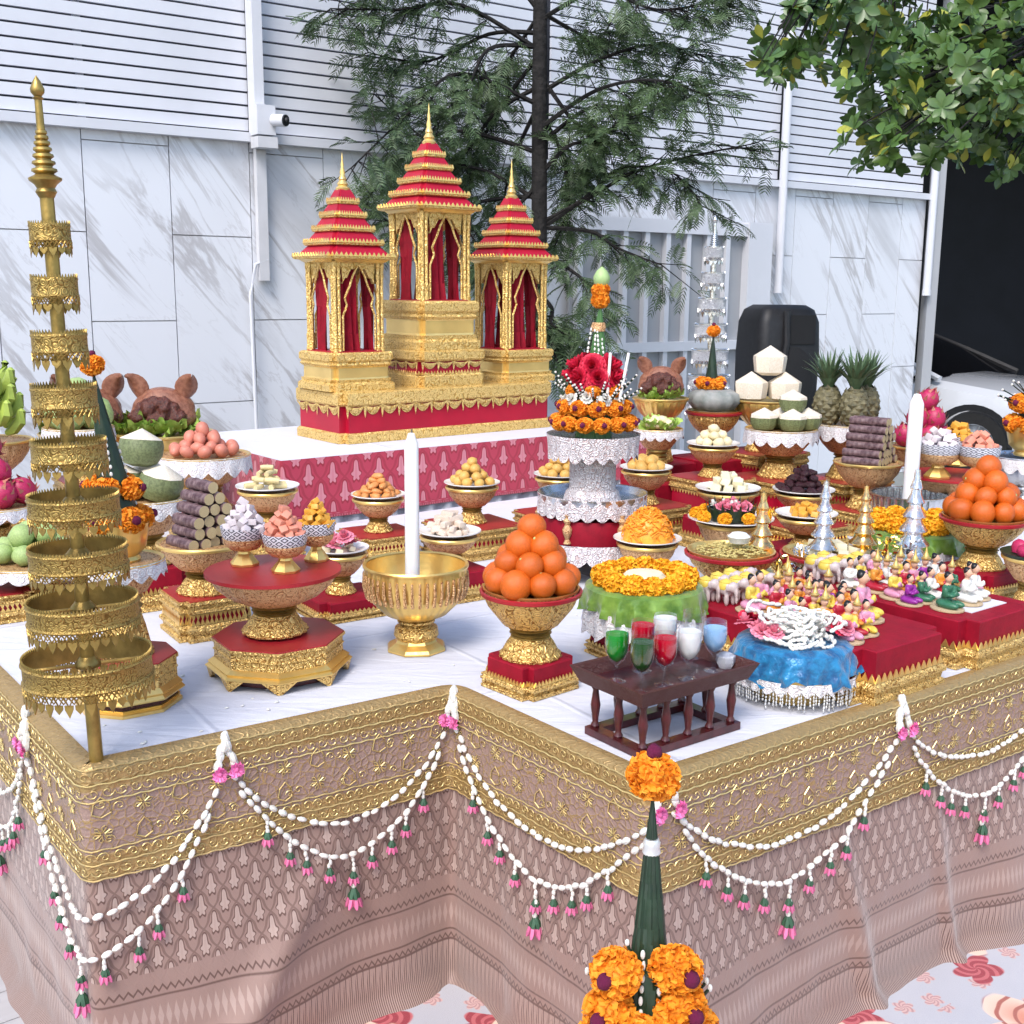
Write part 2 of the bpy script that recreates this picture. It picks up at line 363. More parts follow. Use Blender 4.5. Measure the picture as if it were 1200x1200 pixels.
# gold lace border: net ground with dense gold bands
m, b = start('gold_lace'); M['glace'] = m
t = NT.nodes.new('ShaderNodeTexCoord'); u, v, _ = sep(X(t.outputs['UV'])); c = coord('UV', 1)
den = band(v, .185, .30, .004)+band(v, -.01, .055, .004)
vn = vor(c, 55, 'DISTANCE_TO_EDGE'); sc_ = vor(c, 130, 'F1')
g = mth('MAXIMUM', den*.85, (1-step(vn, .015, .06))*.8)
plug(b.inputs['Base Color'], mixc(g, (.30, .20, .165), mixc(noi(c, 60, 3), (.54, .37, .14), (.33, .21, .07)))); plug(b.inputs['Metallic'], g*.55); b.inputs['Roughness'].default_value = .42
bump(b, (1-sc_)*.6+(1-step(vn, 0, .2))*.6, .6, .003)
M['gthread'] = mat('gold_thread', (.72, .52, .22), .36, .5, .15, 50, isl=.3)
# ================================================================ SETTING
m, b = start('grey_paving'); M['pave'] = m
c = coord(); plug(b.inputs['Base Color'], mixc(noi(c, 3, 5), (.27, .29, .27), (.17, .18, .17))); b.inputs['Roughness'].default_value = .8; bump(b, noi(c, 60, 3), .3, .004)
g = MB(); g.add([(-60, -30, 0), (60, -30, 0), (60, 90, 0), (-60, 90, 0)], [(0, 1, 2, 3)])
struct(g.build('ground', M['pave'], flat=True))
m, b = start('deck_plank'); M['deck'] = m
c = coord(); plug(b.inputs['Base Color'], mixc(noi(coord('Object', (3, 40, 3)), 1, 4), (.50, .49, .49), (.38, .37, .37))); b.inputs['Roughness'].default_value = .7; bump(b, noi(coord('Object', (4, 120, 4)), 1, 3), .3, .003)
deck = struct(sub('wooden_deck', None, (-1.45, 2.15, 0), R(38)))
pl = MB().box((0, 0, .01), (1.5, .118, .02)).mesh('plank', M['deck'])
for i in range(14): inst(pl, 'plank', deck, (random.uniform(-.03, .03), (i-7)*.122, 0))
# printed floral carpet under and before the tables
m, b = start('floral_carpet'); M['carpet'] = m
c = coord()
def blossoms(c, sc, off, r0, nl):
    mp = NT.nodes.new('ShaderNodeMapping'); NT.links.new(c.k, mp.inputs[0]); mp.inputs[1].default_value = off; mp.inputs[3].default_value = (sc, sc, 1)
    n = NT.nodes.new('ShaderNodeTexVoronoi'); n.inputs['Scale'].default_value = 1; n.inputs['Randomness'].default_value = .55; NT.links.new(mp.outputs[0], n.inputs['Vector'])
    s = NT.nodes.new('ShaderNodeVectorMath'); s.operation = 'SUBTRACT'; NT.links.new(mp.outputs[0], s.inputs[0]); NT.links.new(n.outputs['Position'], s.inputs[1])
    x, y, _ = sep(X(s.outputs[0])); a = mth('ARCTAN2', y, x); r = mth('SQRT', x*x+y*y)
    sw = a*nl+noi(c, 6, 2)*5
    edge = mth('ABSOLUTE', mth('SINE', sw))*.4+.6
    return r/(edge*r0), mth('SINE', r*60+sw*2)
fa, sa = blossoms(c, 2.7, (.25, .1, 0), .40, 2.5); fb, sb = blossoms(c, 4.3, (.6, .35, 0), .30, 2.5); fc, sc2 = blossoms(c, 9, (.1, .7, 0), .26, 3)
col = mixc(noi(c, 4, 3), (.50, .50, .53), (.40, .40, .44))
col = mixc((1-step(fc, .85, 1))*.8, col, mixc(step(sc2, -.2, .6), (.62, .36, .30), (.42, .18, .18)))
col = mixc(1-step(fb, .9, 1), col, mixc(step(sb, -.1, .5), (.30, .015, .03), (.50, .10, .11)))
col = mixc(1-step(fa, .92, 1), col, mixc(step(sa, .5, .9), mixc(step(fa, .2, 1), (.60, .20, .12), (.78, .56, .44)), (.36, .09, .06)))
plug(b.inputs['Base Color'], col); b.inputs['Roughness'].default_value = .9; b.inputs['Sheen Weight'].default_value = .3; bump(b, noi(c, 500, 2), .5, .003)
g = MB(); n = 40
for i in range(n+1):
    for j in range(n+1):
        x, y = -1.05+4.6*i/n, -.4+4.4*j/n; g.v.append((x, y, .026+.004*noise.noise(Vector((x*2, y*2, 0)))))
g.f = [(i*(n+1)+j, (i+1)*(n+1)+j, (i+1)*(n+1)+j+1, i*(n+1)+j+1) for i in range(n) for j in range(n)]; g.m = [0]*len(g.f)
o = g.build('floral_carpet', M['carpet'], loc=(0, 0, 0)); o.rotation_euler = (0, 0, R(0)); tag(o, 'white carpet printed with large red and peach flowers under the table skirt', 'carpet')

# ---------------------------------------------------------------- marble wall, louvres, gate
WK = .78
WA = R(36); wu = Vector((math.cos(WA), math.sin(WA), 0)); wnrm = Vector((math.sin(WA), -math.cos(WA), 0))
W0 = atd(203, 275, 8.2*WK); TW, TH = .60*WK, 1.21*WK; ZJ = W0.z; W0.z = 0
ZL = zat(W0, 158)                                       # top of the marble
def wp(u, z, out=0): return W0+wu*u+wnrm*out+Vector((0, 0, z))
def ucol(col):                                          # wall distance u seen at a photo column (at eye height)
    a, b_ = -4.0, 20.0
    for _ in range(40):
        mm = (a+b_)/2
        if proj(wp(mm, 1.65))[0] < col: a = mm
        else: b_ = mm
    return a
UEND = ucol(1079)
m, b = start('marble_tile'); M['marble'] = m
c = coord('Object', 1); x, y, z = sep(c)
off = rnd_obj()*.5
wv = NT.nodes.new('ShaderNodeCombineXYZ'); plug(wv.inputs[0], x*.62+z*.52+off*.2); plug(wv.inputs[1], (z*.62-x*.72)*.16); wv.inputs[2].default_value = 2.3
wc = X(wv.outputs[0])
n1 = noi(wc, 2.6, 7, .60, .7); n2 = noi(wc, 7.5, 6, .6, .5); n3 = noi(c, 1.2, 2)
v1 = (1-step(mth('ABSOLUTE', n1-.5), 0, .035)); v2 = (1-step(mth('ABSOLUTE', n2-.52), 0, .018))*.6
cl = step(n1, .52, .72)
col = mixc(cl*.75, (.72, .735, .775), (.47, .47, .49)); col = mixc(v1*.65*step(n3, .28, .6), col, (.33, .31, .31)); col = mixc(v2*.6*step(n3, .32, .6), col, (.44, .43, .44))
plug(b.inputs['Base Color'], col); b.inputs['Roughness'].default_value = .22; b.inputs['Specular IOR Level'].default_value = .4
wall = thing('marble_wall', 'grey veined marble clad boundary wall behind the offering tables', 'wall', W0, WA)
bk = MB(); bk.box(((UEND-5.5)/2+.0, .16, ZL/2), (UEND+5.5, .26, ZL)); bk.build('wall_core', M['greybox'], wall)
tile_u0 = -6*TW
i = 0
while tile_u0+i*TW < UEND-.02:
    u0 = tile_u0+i*TW; u1 = min(u0+TW, UEND); zj = ZJ-(TH*.5 if (i % 2 == 1) else 0)
    cuts = [0]; k = zj-TH*2
    while k < ZL-.02:
        if k > .02: cuts.append(k)
        k += TH
    cuts.append(ZL)
    for z0, z1 in zip(cuts[:-1], cuts[1:]):
        t = MB(); w_, h_ = u1-u0-.006, z1-z0-.006
        t.box((0, 0, 0), (w_, .02, h_)); oo = t.mesh('tile', M['marble'])
        # texture runs on along the wall: keep the mesh in wall coordinates
        oo.transform(Matrix.Translation(((u0+u1)/2, 0, (z0+z1)/2))); inst(oo, 'tile', wall, (0, .02+random.uniform(-.0012, .0012), 0))
    i += 1
cp = MB().box(((UEND-5.5)/2, .10, ZL+.02), (UEND+5.5, .30, .05)); cp.build('coping', M['wpaint'], wall)
# louvre bays between posts
posts = [ucol(303), ucol(640), ucol(908), UEND-.06]
bays = [(-4.2, posts[0]), (posts[0], posts[1]), (posts[1], posts[2]), (posts[2], posts[3]+.02)]
PIT = 0.0915*WK; LZ0 = ZL+.05; NS = 27
bl = ['white slatted louvre screen above the left marble, behind the bronze tiered tower', 'white slatted louvre screen right of the security camera, half behind the tree',
      'white slatted louvre screen in the middle, right of the tree trunk', 'white slatted louvre screen farthest right, meeting the broad leaved branches']
for k, (a, b_) in enumerate(bays):
    lv = thing('louvre_screen', bl[k], 'louvre', wp(a, LZ0), WA, 'louvre screens above the marble wall')
    L = b_-a; sm = MB().box((L/2, 0, .036*WK), (L-.05, .018, .0765*WK)).mesh('slat', M['wpaint2'])
    for j in range(NS): inst(sm, 'slat', lv, (0, .02, j*PIT+.012), (R(random.uniform(-2, 2)), 0, 0))
    nst = max(2, int(L/.85))
    st = MB().box((0, .055, NS*PIT/2), (.035, .03, NS*PIT)).mesh('stile', M['wpaint'])
    for j in range(1, nst): inst(st, 'stile', lv, (L*j/nst, 0, 0))
pm_ = MB().box((0, 0, NS*PIT/2), (.058, .09, NS*PIT)).mesh('post', M['wpaint'])
pl_ = ['white screen post above the security camera', 'white screen post hidden behind the tree trunk', 'white screen post right of the tree', 'white screen post at the wall end beside the dark garage']
for k, u in enumerate(posts[:1]):
    tag(inst(pm_, 'screen_post', None, wp(u, LZ0-.02, .05), (0, 0, WA)), pl_[k], 'post', 'posts of the louvre screen')
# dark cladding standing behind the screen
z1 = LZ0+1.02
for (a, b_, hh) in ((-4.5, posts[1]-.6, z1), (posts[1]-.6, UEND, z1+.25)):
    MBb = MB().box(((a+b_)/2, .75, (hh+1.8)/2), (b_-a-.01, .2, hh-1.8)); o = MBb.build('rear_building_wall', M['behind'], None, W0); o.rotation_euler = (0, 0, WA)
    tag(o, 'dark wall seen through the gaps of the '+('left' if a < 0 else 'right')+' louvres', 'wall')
# thin pipes on the marble, right half
for col0, r0, r1, lab in ((907, 8, 342, 'white vertical pipe on the marble right of the gate'), (1081, 130, 345, 'white vertical pipe at the right end of the marble wall')):
    u = ucol(col0-2); P = wp(u, 0, .06); t = MB(); za, zb = zat(P, r1), zat(P, r0)
    t.tube([(0, 0, za), (0, 0, (za+zb)/2), (0, 0, zb)], .045*WK, 10); t.lathe([(.05*WK, za-.01), (.05*WK, za+.04)], 10)
    tag(t.build('downpipe', M['wpaint'], None, P), lab, 'pipe')
# gate let into the wall
ug0, ug1 = ucol(655), ucol(892); Pg = wp(ug1, 0); GH = zat(Pg, 263); GW = ug1-ug0
gate = thing('metal_gate', 'white framed gate with grey panels and upright bars in the marble wall', 'gate', wp(ug0, 0, .05), WA)
MB().box((GW/2, .0, GH/2), (GW-.1, .02, GH-.06)).build('panel', M['gpanel'], gate)
fr = MB(); fr.box((GW-.17, -.03, GH/2), (.34*WK, .10, GH)); fr.build('gate_post', M['wpaint'], gate)
MB().box((GW/2-.13, -.035, GH-.06), (GW-.30, .06, .12*WK)).build('top_rail', M['wpaint'], gate)
zmid = zat(Pg, 402); MB().box((GW/2-.13, -.035, zmid), (GW-.30, .06, .09*WK)).build('middle_rail', M['wpaint'], gate)
nb = 8; bm_ = MB().box((0, -.03, GH/2), (.055*WK, .05, GH-.1)).mesh('bar', M['wpaint'])
for j in range(nb): inst(bm_, 'bar', gate, ((GW-.40)*(j+.5)/nb, 0, 0))
# security camera with its box and conduit
u = posts[0]; P = wp(u+.03, 0, .14); zc = zat(P, 141)
cc = thing('security_camera', 'white bullet security camera on a box at the post', 'camera', Vector((P.x, P.y, zc)), WA)
MB().box((-.02, .03, 0), (.11, .10, .16)).build('mount_box', M['wpaint'], cc)
MB().box((-.015, .03, -.12), (.12, .10, .06)).build('junction_box', M['greybox'], cc)
t = MB(); t.tube([(.02, -.02, .0), (.06, -.09, -.005)], .034, 14); t.build('housing', M['wpaint'], cc)
t = MB(); t.tube([(.06, -.09, -.005), (.064, -.097, -.0055)], .031, 14); t.ball((.064, -.099, -.005), .017, 10, 6); t.build('lens', M['black'], cc)
t = MB(); ub = posts[0]+.02
t.box((0, 0, zat(wp(ub, 0, .03), 248)), (.06, .04, 1.0*WK)); o = t.build('cable_trunking', M['greybox'], None, wp(ub, 0, .03)); o.rotation_euler = (0, 0, WA); tag(o, 'grey cable trunking running down the marble below the security camera', 'trunking')
t = MB(); q = [wp(ucol(c_), 0, .04) for c_ in (312, 297, 290, 292)]; rows = (304, 310, 345, 520); pts = []
for P, rr in zip(q, rows): pts.append(Vector((P.x, P.y, zat(P, rr))))
t.tube(pts, .011, 8); tag(t.build('cable_conduit', M['wpaint'], None), 'thin white conduit bending down the marble wall from the trunking', 'conduit')
# ---------------------------------------------------------------- dark garage at the right end of the wall
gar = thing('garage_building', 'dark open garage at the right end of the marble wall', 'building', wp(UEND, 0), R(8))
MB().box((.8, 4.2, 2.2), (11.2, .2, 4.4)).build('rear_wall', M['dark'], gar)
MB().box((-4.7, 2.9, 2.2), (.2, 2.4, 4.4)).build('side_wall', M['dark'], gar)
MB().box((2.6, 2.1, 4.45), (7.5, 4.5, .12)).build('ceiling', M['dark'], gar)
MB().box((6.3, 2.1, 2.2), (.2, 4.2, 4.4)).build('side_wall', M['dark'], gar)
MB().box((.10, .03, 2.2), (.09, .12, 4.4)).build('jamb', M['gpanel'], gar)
# ---------------------------------------------------------------- white car
def car():
    P = atd(1146, 508, 10.6); P.z = 0
    cr = thing('parked_car', 'white car with dark windscreen parked in the garage mouth', 'car', P, R(-47)); cr.scale = (1, 1, .9)
    # front wheel nearest the camera is the origin; x forward, y to the far side
    prof = [(-3.3, .35, .78, .80), (-3.2, .3, .95, .97), (-2.6, .28, 1.0, 1.03), (-1.6, .26, .97, 1.0), (-.62, .25, .93, .97), (-.45, .25, .915, .955), (0, .25, .86, .925), (.45, .27, .80, .86), (.72, .3, .68, .72), (.80, .36, .55, .56)]
    t = MB(); rings = []
    for x, lo, hi, mid in prof:
        hw = .88 if x < .3 else .88-(x-.3)*.30; ring = []
        for (yy, zz) in ((-1, lo), (-1.02, lo+.2), (-1, (lo+hi)/2+.06), (-.95, hi-.06), (-.82, hi), (-.4, mid), (.4, mid), (.82, hi), (.95, hi-.06), (1, (lo+hi)/2+.06), (1.02, lo+.2), (1, lo)):
            ring.append((x, .85+yy*hw, zz))
        rings.append(ring)
    t.loft(rings); t.build('body', M['carp'], cr, ang=16)
    t = MB(); gl = []
    for x, hw, z in ((-.50, .80, .93), (-.95, .74, 1.18), (-1.45, .66, 1.40), (-2.2, .62, 1.45), (-2.9, .62, 1.36), (-3.25, .68, 1.0)):
        gl.append((x, hw, z))
    t.loft([[(x, .85-hw, z), (x, .85-hw*.6, z+.015), (x, .85+hw*.6, z+.015), (x, .85+hw, z)] for x, hw, z in gl], closed=False, cap=(False, False)); t.build('windscreen', M['cglass'], cr, ang=60)
    for sgn in (-1, 1):
        t = MB(); t.loft([[(x, .85+sgn*hw, z-.01), (x, .85+sgn*(.88 if x < -.6 else .83), .93)] for x, hw, z in gl], closed=False, cap=(False, False)); t.build('side_window', M['cglass'], cr)
        t = MB(); t.tube([(-.42, .85+sgn*.83, .94), (-.95, .85+sgn*.77, 1.17), (-1.5, .85+sgn*.69, 1.40), (-2.2, .85+sgn*.65, 1.45), (-3.2, .85+sgn*.7, 1.02)], [.035, .035, .03, .03, .03], 6); t.build('roof_pillar', M['carp'] if sgn < 0 else M['black'], cr)
    for wx, wy in ((0, 0), (0, 1.7), (-2.65, 0), (-2.65, 1.7)):
        wh = sub('wheel', cr, (wx, wy, .32)); wh.rotation_euler = (R(90), 0, 0)
        MB().lathe([(.20, -.1), (.31, -.1), (.33, -.06), (.33, .06), (.31, .1), (.20, .1)], 28, cap=(False, False)).build('tyre', M['tyre'], wh)
        t = MB(); t.lathe([(.21, -.09), (.22, .085), (.19, .085), (.17, .0), (.02, .0)], 28)
        for k in range(10):
            a = k*math.pi/5; t.tube([(.04*math.cos(a), .04*math.sin(a), .07), (.2*math.cos(a+.08), .2*math.sin(a+.08), .08)], .013, 4)
        t.build('rim', M['steel'], wh)
        t = MB(); t.loft([[(math.cos(a)*r_, math.sin(a)*r_, zz) for a in [math.pi*k/14 for k in range(15)]] for r_, zz in ((.335, .115 if wy == 0 else -.115), (.40, .13 if wy == 0 else -.13))], closed=False, cap=(False, False)); t.build('wheel_arch', M['black'], wh)
    t = MB(); t.ball((.70, .12, .66), (.06, .16, .05), 10, 6); t.build('headlight', M['porc'], cr)
    t = MB(); t.ball((-.66, -.13, 1.0), (.08, .07, .055), 10, 6); t.build('wing_mirror', M['carp'], cr)
car()

# ---------------------------------------------------------------- trees
def needle_tree():
    base = atd(632, 330, 6.5); base.z = 0; D0 = 6.5
    tr = thing('needle_leaf_tree', 'feathery dark green tree rising behind the gold shrine', 'tree', base)
    def q(c_, r_, d): return atd(c_, r_, d)-base
    rng = random.Random(3)
    t = MB(); pts = [Vector((0, 0, 0)), q(628, 520, D0), q(630, 380, D0), q(632, 250, D0), q(632, 120, D0), q(633, 0, D0), q(634, -140, D0), q(635, -300, D0)]
    t.tube(pts, [.075, .06, .052, .045, .043, .04, .035, .02], 10)
    B = [[(632, 60), (540, 5), (470, 15), (385, 12)], [(632, 120), (540, 90), (480, 130), (415, 195)], [(632, 180), (530, 150), (455, 200), (400, 265)], [(632, 230), (560, 235), (480, 270), (420, 230)],
         [(632, 20), (590, -30), (520, -40), (430, 0)], [(632, 100), (580, 130), (520, 200), (470, 150)], [(632, 30), (700, -10), (770, 10), (835, 5)], [(632, 110), (700, 75), (770, 55), (830, 70)],
         [(632, 150), (700, 110), (770, 95), (825, 110)], [(632, 170), (690, 130), (750, 125), (790, 85)], [(640, 262), (690, 228), (740, 205), (800, 185), (885, 172)], [(640, 262), (690, 225), (730, 200), (785, 205), (822, 240)],
         [(640, 265), (690, 270), (720, 290), (775, 310)], [(632, 200), (670, 170), (700, 165), (730, 140)], [(632, 290), (660, 310), (690, 340), (700, 385)], [(632, 300), (610, 340), (640, 370), (668, 400)], [(632, 320), (600, 330), (560, 320), (520, 300)],
         [(632, 240), (580, 200), (520, 180), (440, 110)], [(632, 70), (600, 110), (560, 170), (540, 230)], [(632, 90), (670, 140), (690, 165), (680, 210)], [(632, 40), (570, 40), (500, 70), (430, 60)], [(632, 10), (660, 30), (700, 50), (720, 20)],
         [(632, -40), (560, -60), (480, -30), (400, -50)], [(632, -40), (720, -50), (800, -40), (850, -20)], [(632, 215), (600, 250), (570, 290), (545, 260)], [(632, 130), (610, 170), (590, 230), (600, 280)], [(632, 140), (655, 170), (668, 230), (650, 290)], [(632, 55), (575, 60), (545, 110), (490, 170)], [(632, 25), (610, 55), (585, 85), (560, 130)], [(632, 345), (650, 360), (640, 390), (655, 425)]]
    fr = MB()
    def leafy(p, d, L):                                   # one drooping pinnate spray
        d = d.normalized(); side = d.cross(Vector((0, 0, 1)));
        if side.length < .1: side = Vector((1, 0, 0))
        side.normalize(); roll = rng.uniform(-.7, .7); upv = side.cross(d); side = (side*math.cos(roll)+upv*math.sin(roll)).normalized()
        n = rng.randint(7, 9); prev = p.copy(); dd = d.copy()
        for k in range(n):
            dd = (dd+Vector((0, 0, -.07))).normalized(); cur = prev+dd*(L/n); ll = L*.42*math.sin(math.pi*(k+1.2)/(n+1.6))**.6; wd = .0045
            for sg in (-1, 1):
                tip = cur+(side*sg*.9+dd*.75+Vector((0, 0, -.16+rng.uniform(-.12, .12)))).normalized()*ll
                a_ = (dd*wd); mid = cur.lerp(tip, .5)+Vector((0, 0, .004)); i0 = len(fr.v)
                fr.v += [tuple(cur-a_*.4), tuple(cur+a_*.4), tuple(mid+a_*1.1), tuple(tip), tuple(mid-a_*1.1)]; fr.f.append((i0, i0+1, i0+2, i0+3, i0+4)); fr.m.append(0)
            prev = cur
    for br in B:
        dep = rng.uniform(-.6, .6) if len(br) < 5 else -.2
        n = len(br); P = [q(c_+rng.uniform(-4, 4), r_+rng.uniform(-4, 4), D0+dep*(i/(n-1))) for i, (c_, r_) in enumerate(br)]
        # smooth resample
        S_ = []
        for i in range(n-1):
            for k in range(6):
                f_ = k/6; p0, p1, p2, p3 = P[max(i-1, 0)], P[i], P[i+1], P[min(i+2, n-1)]
                S_.append(.5*((2*p1)+(p2-p0)*f_+(2*p0-5*p1+4*p2-p3)*f_*f_+(3*p1-p0-3*p2+p3)*f_**3))
        S_.append(P[-1]); t.tube(S_, [.012*(1-i/len(S_))+.003 for i in range(len(S_))], 5)
        for i in range(4, len(S_)):
            w_ = i/len(S_); d = (S_[i]-S_[i-1]).normalized()
            for _ in range((2 if br[0][1] > 255 else 3) if w_ > .35 else 1):
                sd_ = Vector((rng.gauss(0, 1), rng.gauss(0, 1), rng.gauss(-.1, .55))).normalized(); tw = (d*.8+sd_).normalized(); LL = rng.uniform(.07, .22)*(.7+.5*w_)
                p0 = S_[i]; p1 = p0+tw*LL+Vector((0, 0, -.02)); t.tube([p0, p1], [.004, .002], 3)
                for e in range(rng.randint(3, 4)):
                    f_ = rng.uniform(.25, 1); d2 = (tw+Vector((rng.gauss(0, .7), rng.gauss(0, .7), rng.gauss(-.12, .4)))).normalized(); leafy(p0.lerp(p1, f_), d2, rng.uniform(.09, .16))
    t.build('trunk', M['bark'], tr); fr.build('crown', M['needle'], tr, flat=True)
needle_tree()
def broad_tree():
    D0 = 5.2; base = Vector((3.1, 5.6, 0))
    tr = thing('broad_leaf_tree', 'broad leaved green tree hanging in at the upper right corner', 'tree', base)
    rng = random.Random(11)
    def q(c_, r_, d): return atd(c_, r_, d)-base
    t = MB(); t.tube([(0, 0, 0), (.05, 0, 1.0), (0, .05, 2.0), (-.05, 0, 2.9), (-.1, 0, 3.9)], [.10, .09, .08, .07, .05], 10)
    leafs = []
    for k in range(4):                                    # leaf shapes: obovate, a little cupped
        L = MB(); n = 6; bend = (.1, .18, .05, .25)[k]; vs = []
        for i in range(n+1):
            s_ = i/n; wd = .30*math.sin(math.pi*min(1, s_**1.25*.93+.03))**.9*(.72+.28*s_); z = -bend*s_*s_
            vs += [(s_, -wd, z+wd*.25), (s_, 0, z), (s_, wd, z+wd*.25)]
        fs = []
        for i in range(n): fs += [(3*i, 3*i+3, 3*i+4, 3*i+1), (3*i+1, 3*i+4, 3*i+5, 3*i+2)]
        L.add(vs, fs); leafs.append(L)
    lm = [l.mesh('leaf', M['broad']) for l in leafs]; ly = [l.mesh('leaf', M['broady']) for l in leafs]
    pool = []
    def rosette(p, ax, sz):
        ax = ax.normalized(); a0 = rng.uniform(0, 6.28); u = ax.orthogonal().normalized(); v_ = ax.cross(u); n = rng.randint(6, 9)
        for k in range(n):
            a = a0+k*2.4; rad = u*math.cos(a)+v_*math.sin(a); d = (rad*1.0+ax*rng.uniform(-.05, .7)).normalized(); up = (ax-d*ax.dot(d)).normalized(); y_ = up.cross(d)
            s_ = sz*rng.uniform(.75, 1.15); mtx = Matrix((d, y_, up)).transposed().to_4x4(); mtx = Matrix.Translation(p) @ mtx @ Matrix.Scale(s_, 4); pool.append((mtx, rng.randrange(4), rng.random()))
    # twig tips given by the outline of the hanging mass
    tips = [(905, 65), (925, 55), (900, 80), (945, 40), (960, 60), (985, 75), (1005, 60), (940, 75), (970, 20), (1000, 30), (1020, 80), (955, 5), (1040, 85), (1035, 40), (1060, 60), (1065, 100), (1090, 60), (1075, 20), (1110, 95), (1130, 40), (1140, 110), (1160, 70), (1180, 30), (1190, 100), (1010, 150), (1030, 140), (1045, 170), (1025, 170), (1060, 140), (1040, 190), (1080, 165), (1095, 190), (1085, 130), (1110, 150), (1120, 175), (1140, 150), (1150, 180), (1170, 160), (1185, 140), (1195, 175), (1105, 125), (1160, 125), (1050, 10), (1100, 10), (1150, 5), (1195, 60), (1130, 75), (1015, 110), (1070, 80), (1020, 0), (1170, 190), (1060, 115), (1205, 20), (1210, 120), (1000, 45), (1125, 120), (1155, 95), (1180, 110), (1090, 100), (1075, 45), (1115, 50), (1145, 50)]
    hub = [q(1190, -170, D0+.3), q(1080, -190, D0+.1), q(1290, 40, D0+.2)]
    for h_ in hub: t.tube([(-.08, 0, 3.3), Vector((-.08, 0, 3.3)).lerp(h_, .6)+Vector((0, 0, .12)), h_], [.05, .035, .02], 6)
    for c_, r_ in tips:
        for rep in range(2):
            tip = q(c_+rng.uniform(-14, 14), r_+rng.uniform(-10, 10), D0+rng.uniform(-.5, .5)); h_ = min(hub, key=lambda z: (z-tip).length)
            md = h_.lerp(tip, .55)+Vector((rng.uniform(-.06, .06), rng.uniform(-.06, .06), .08)); t.tube([h_, md, tip], [.012, .007, .003], 4)
            ax = (tip-md).normalized()*.4+Vector((rng.gauss(0, .5), rng.gauss(-.4, .5), rng.gauss(.25, .6))); rosette(tip, ax, .070); rosette(tip+Vector((rng.uniform(-.08, .08), rng.uniform(-.1, .2), rng.uniform(-.08, .06))), Vector((rng.gauss(0, .6), rng.gauss(-.5, .5), .3)), .066)
            rosette(md.lerp(tip, .6), Vector((rng.gauss(0, .6), rng.gauss(-.4, .5), .4)), .066)
            rosette(tip+Vector((rng.uniform(-.1, .1), rng.uniform(0, .25), rng.uniform(-.05, .12))), Vector((rng.gauss(0, .6), rng.gauss(-.3, .5), .5)), .068)
    t.build('trunk', M['bark'], tr); crown = sub('crown', tr)
    pool.sort(key=lambda z: z[0].translation.y)
    for mtx, k, r_ in pool[:290]:
        o = inst((ly if r_ > .93 else lm)[k], 'leaf', crown); o.matrix_local = mtx
    rest = [MB(), MB()]
    for mtx, k, r_ in pool[290:]:
        rest[1 if r_ > .93 else 0].add([mtx @ Vector(v) for v in leafs[k].v], leafs[k].f)
    for r_, mm in zip(rest, (M['broad'], M['broady'])): o = r_.build('foliage', mm, crown); o['kind'] = 'stuff'
broad_tree()

# ---------------------------------------------------------------- tables and cloths
P1 = Vector((-.810, 2.050)); PI = Vector((-.133, 2.502)); P3 = Vector((.259, 2.014)); P4 = Vector((1.276, 2.742)); P0 = Vector((-1.173, 2.522))
dB = (P0-P1).normalized(); dA = (P4-P3).normalized()
AA = math.atan2((PI-P1).y, (PI-P1).x)                  # direction of the table front
PL = P1+dB*3.3; PR = P3+dA*3.2
ZR = 1.0                                               # rear table height
RC = at(330, 541, ZR); RR = at(640, 512, ZR); RA = math.atan2(RR.y-RC.y, RR.x-RC.x); ru = Vector((math.cos(RA), math.sin(RA))); rv = Vector((-ru.y, ru.x))
bk1 = RC.xy-ru*.06-rv*.06; bk0 = RC.xy-ru*.06+rv*1.2; bk2 = RC.xy+ru*1.75-rv*.06; bk3 = bk2+rv*1.5; bk4 = PR+Vector((-dA.y, dA.x))*3.3
top = [PL, P1, PI, P3, PR, bk4, bk3, bk2, bk1, bk0]
def path_len(pts): return [(pts[i+1]-pts[i]).length for i in range(len(pts)-1)]
tb = thing('offering_table', 'long offering table hidden under white and brocade cloths', 'table', (0, 0, 0))
def inset(pts, d):
    out = []; n = len(pts)
    for i in range(n):
        a, b_, c_ = pts[i-1], pts[i], pts[(i+1) % n]; e1 = (b_-a).normalized(); e2 = (c_-b_).normalized(); n1 = Vector((-e1.y, e1.x)); n2 = Vector((-e2.y, e2.x)); k = n1+n2; out.append(b_+k*(d/max(.35, k.dot(n1))))
    return out
ti = inset(top, .012)
MB().loft([[(p.x, p.y, z) for p in ti] for z in (TZ-.045, TZ-.012)]).build('table_top', M['greybox'], tb, flat=True)
for p in inset(top, .1): MB().box((p.x, p.y, (TZ-.05)/2), (.05, .05, TZ-.05)).build('leg', M['steel'], tb)
# white cloth as a fine sheet with faint creases
t2 = inset(top, -.002)
me = MB().loft([[(p.x, p.y, z) for p in t2] for z in (TZ-.010, TZ-.0005)]).mesh('white_tablecloth', M['white'], flat=True)
tag(inst(me, 'white_tablecloth'), 'white cloth spread over the top of the big offering table', 'tablecloth')
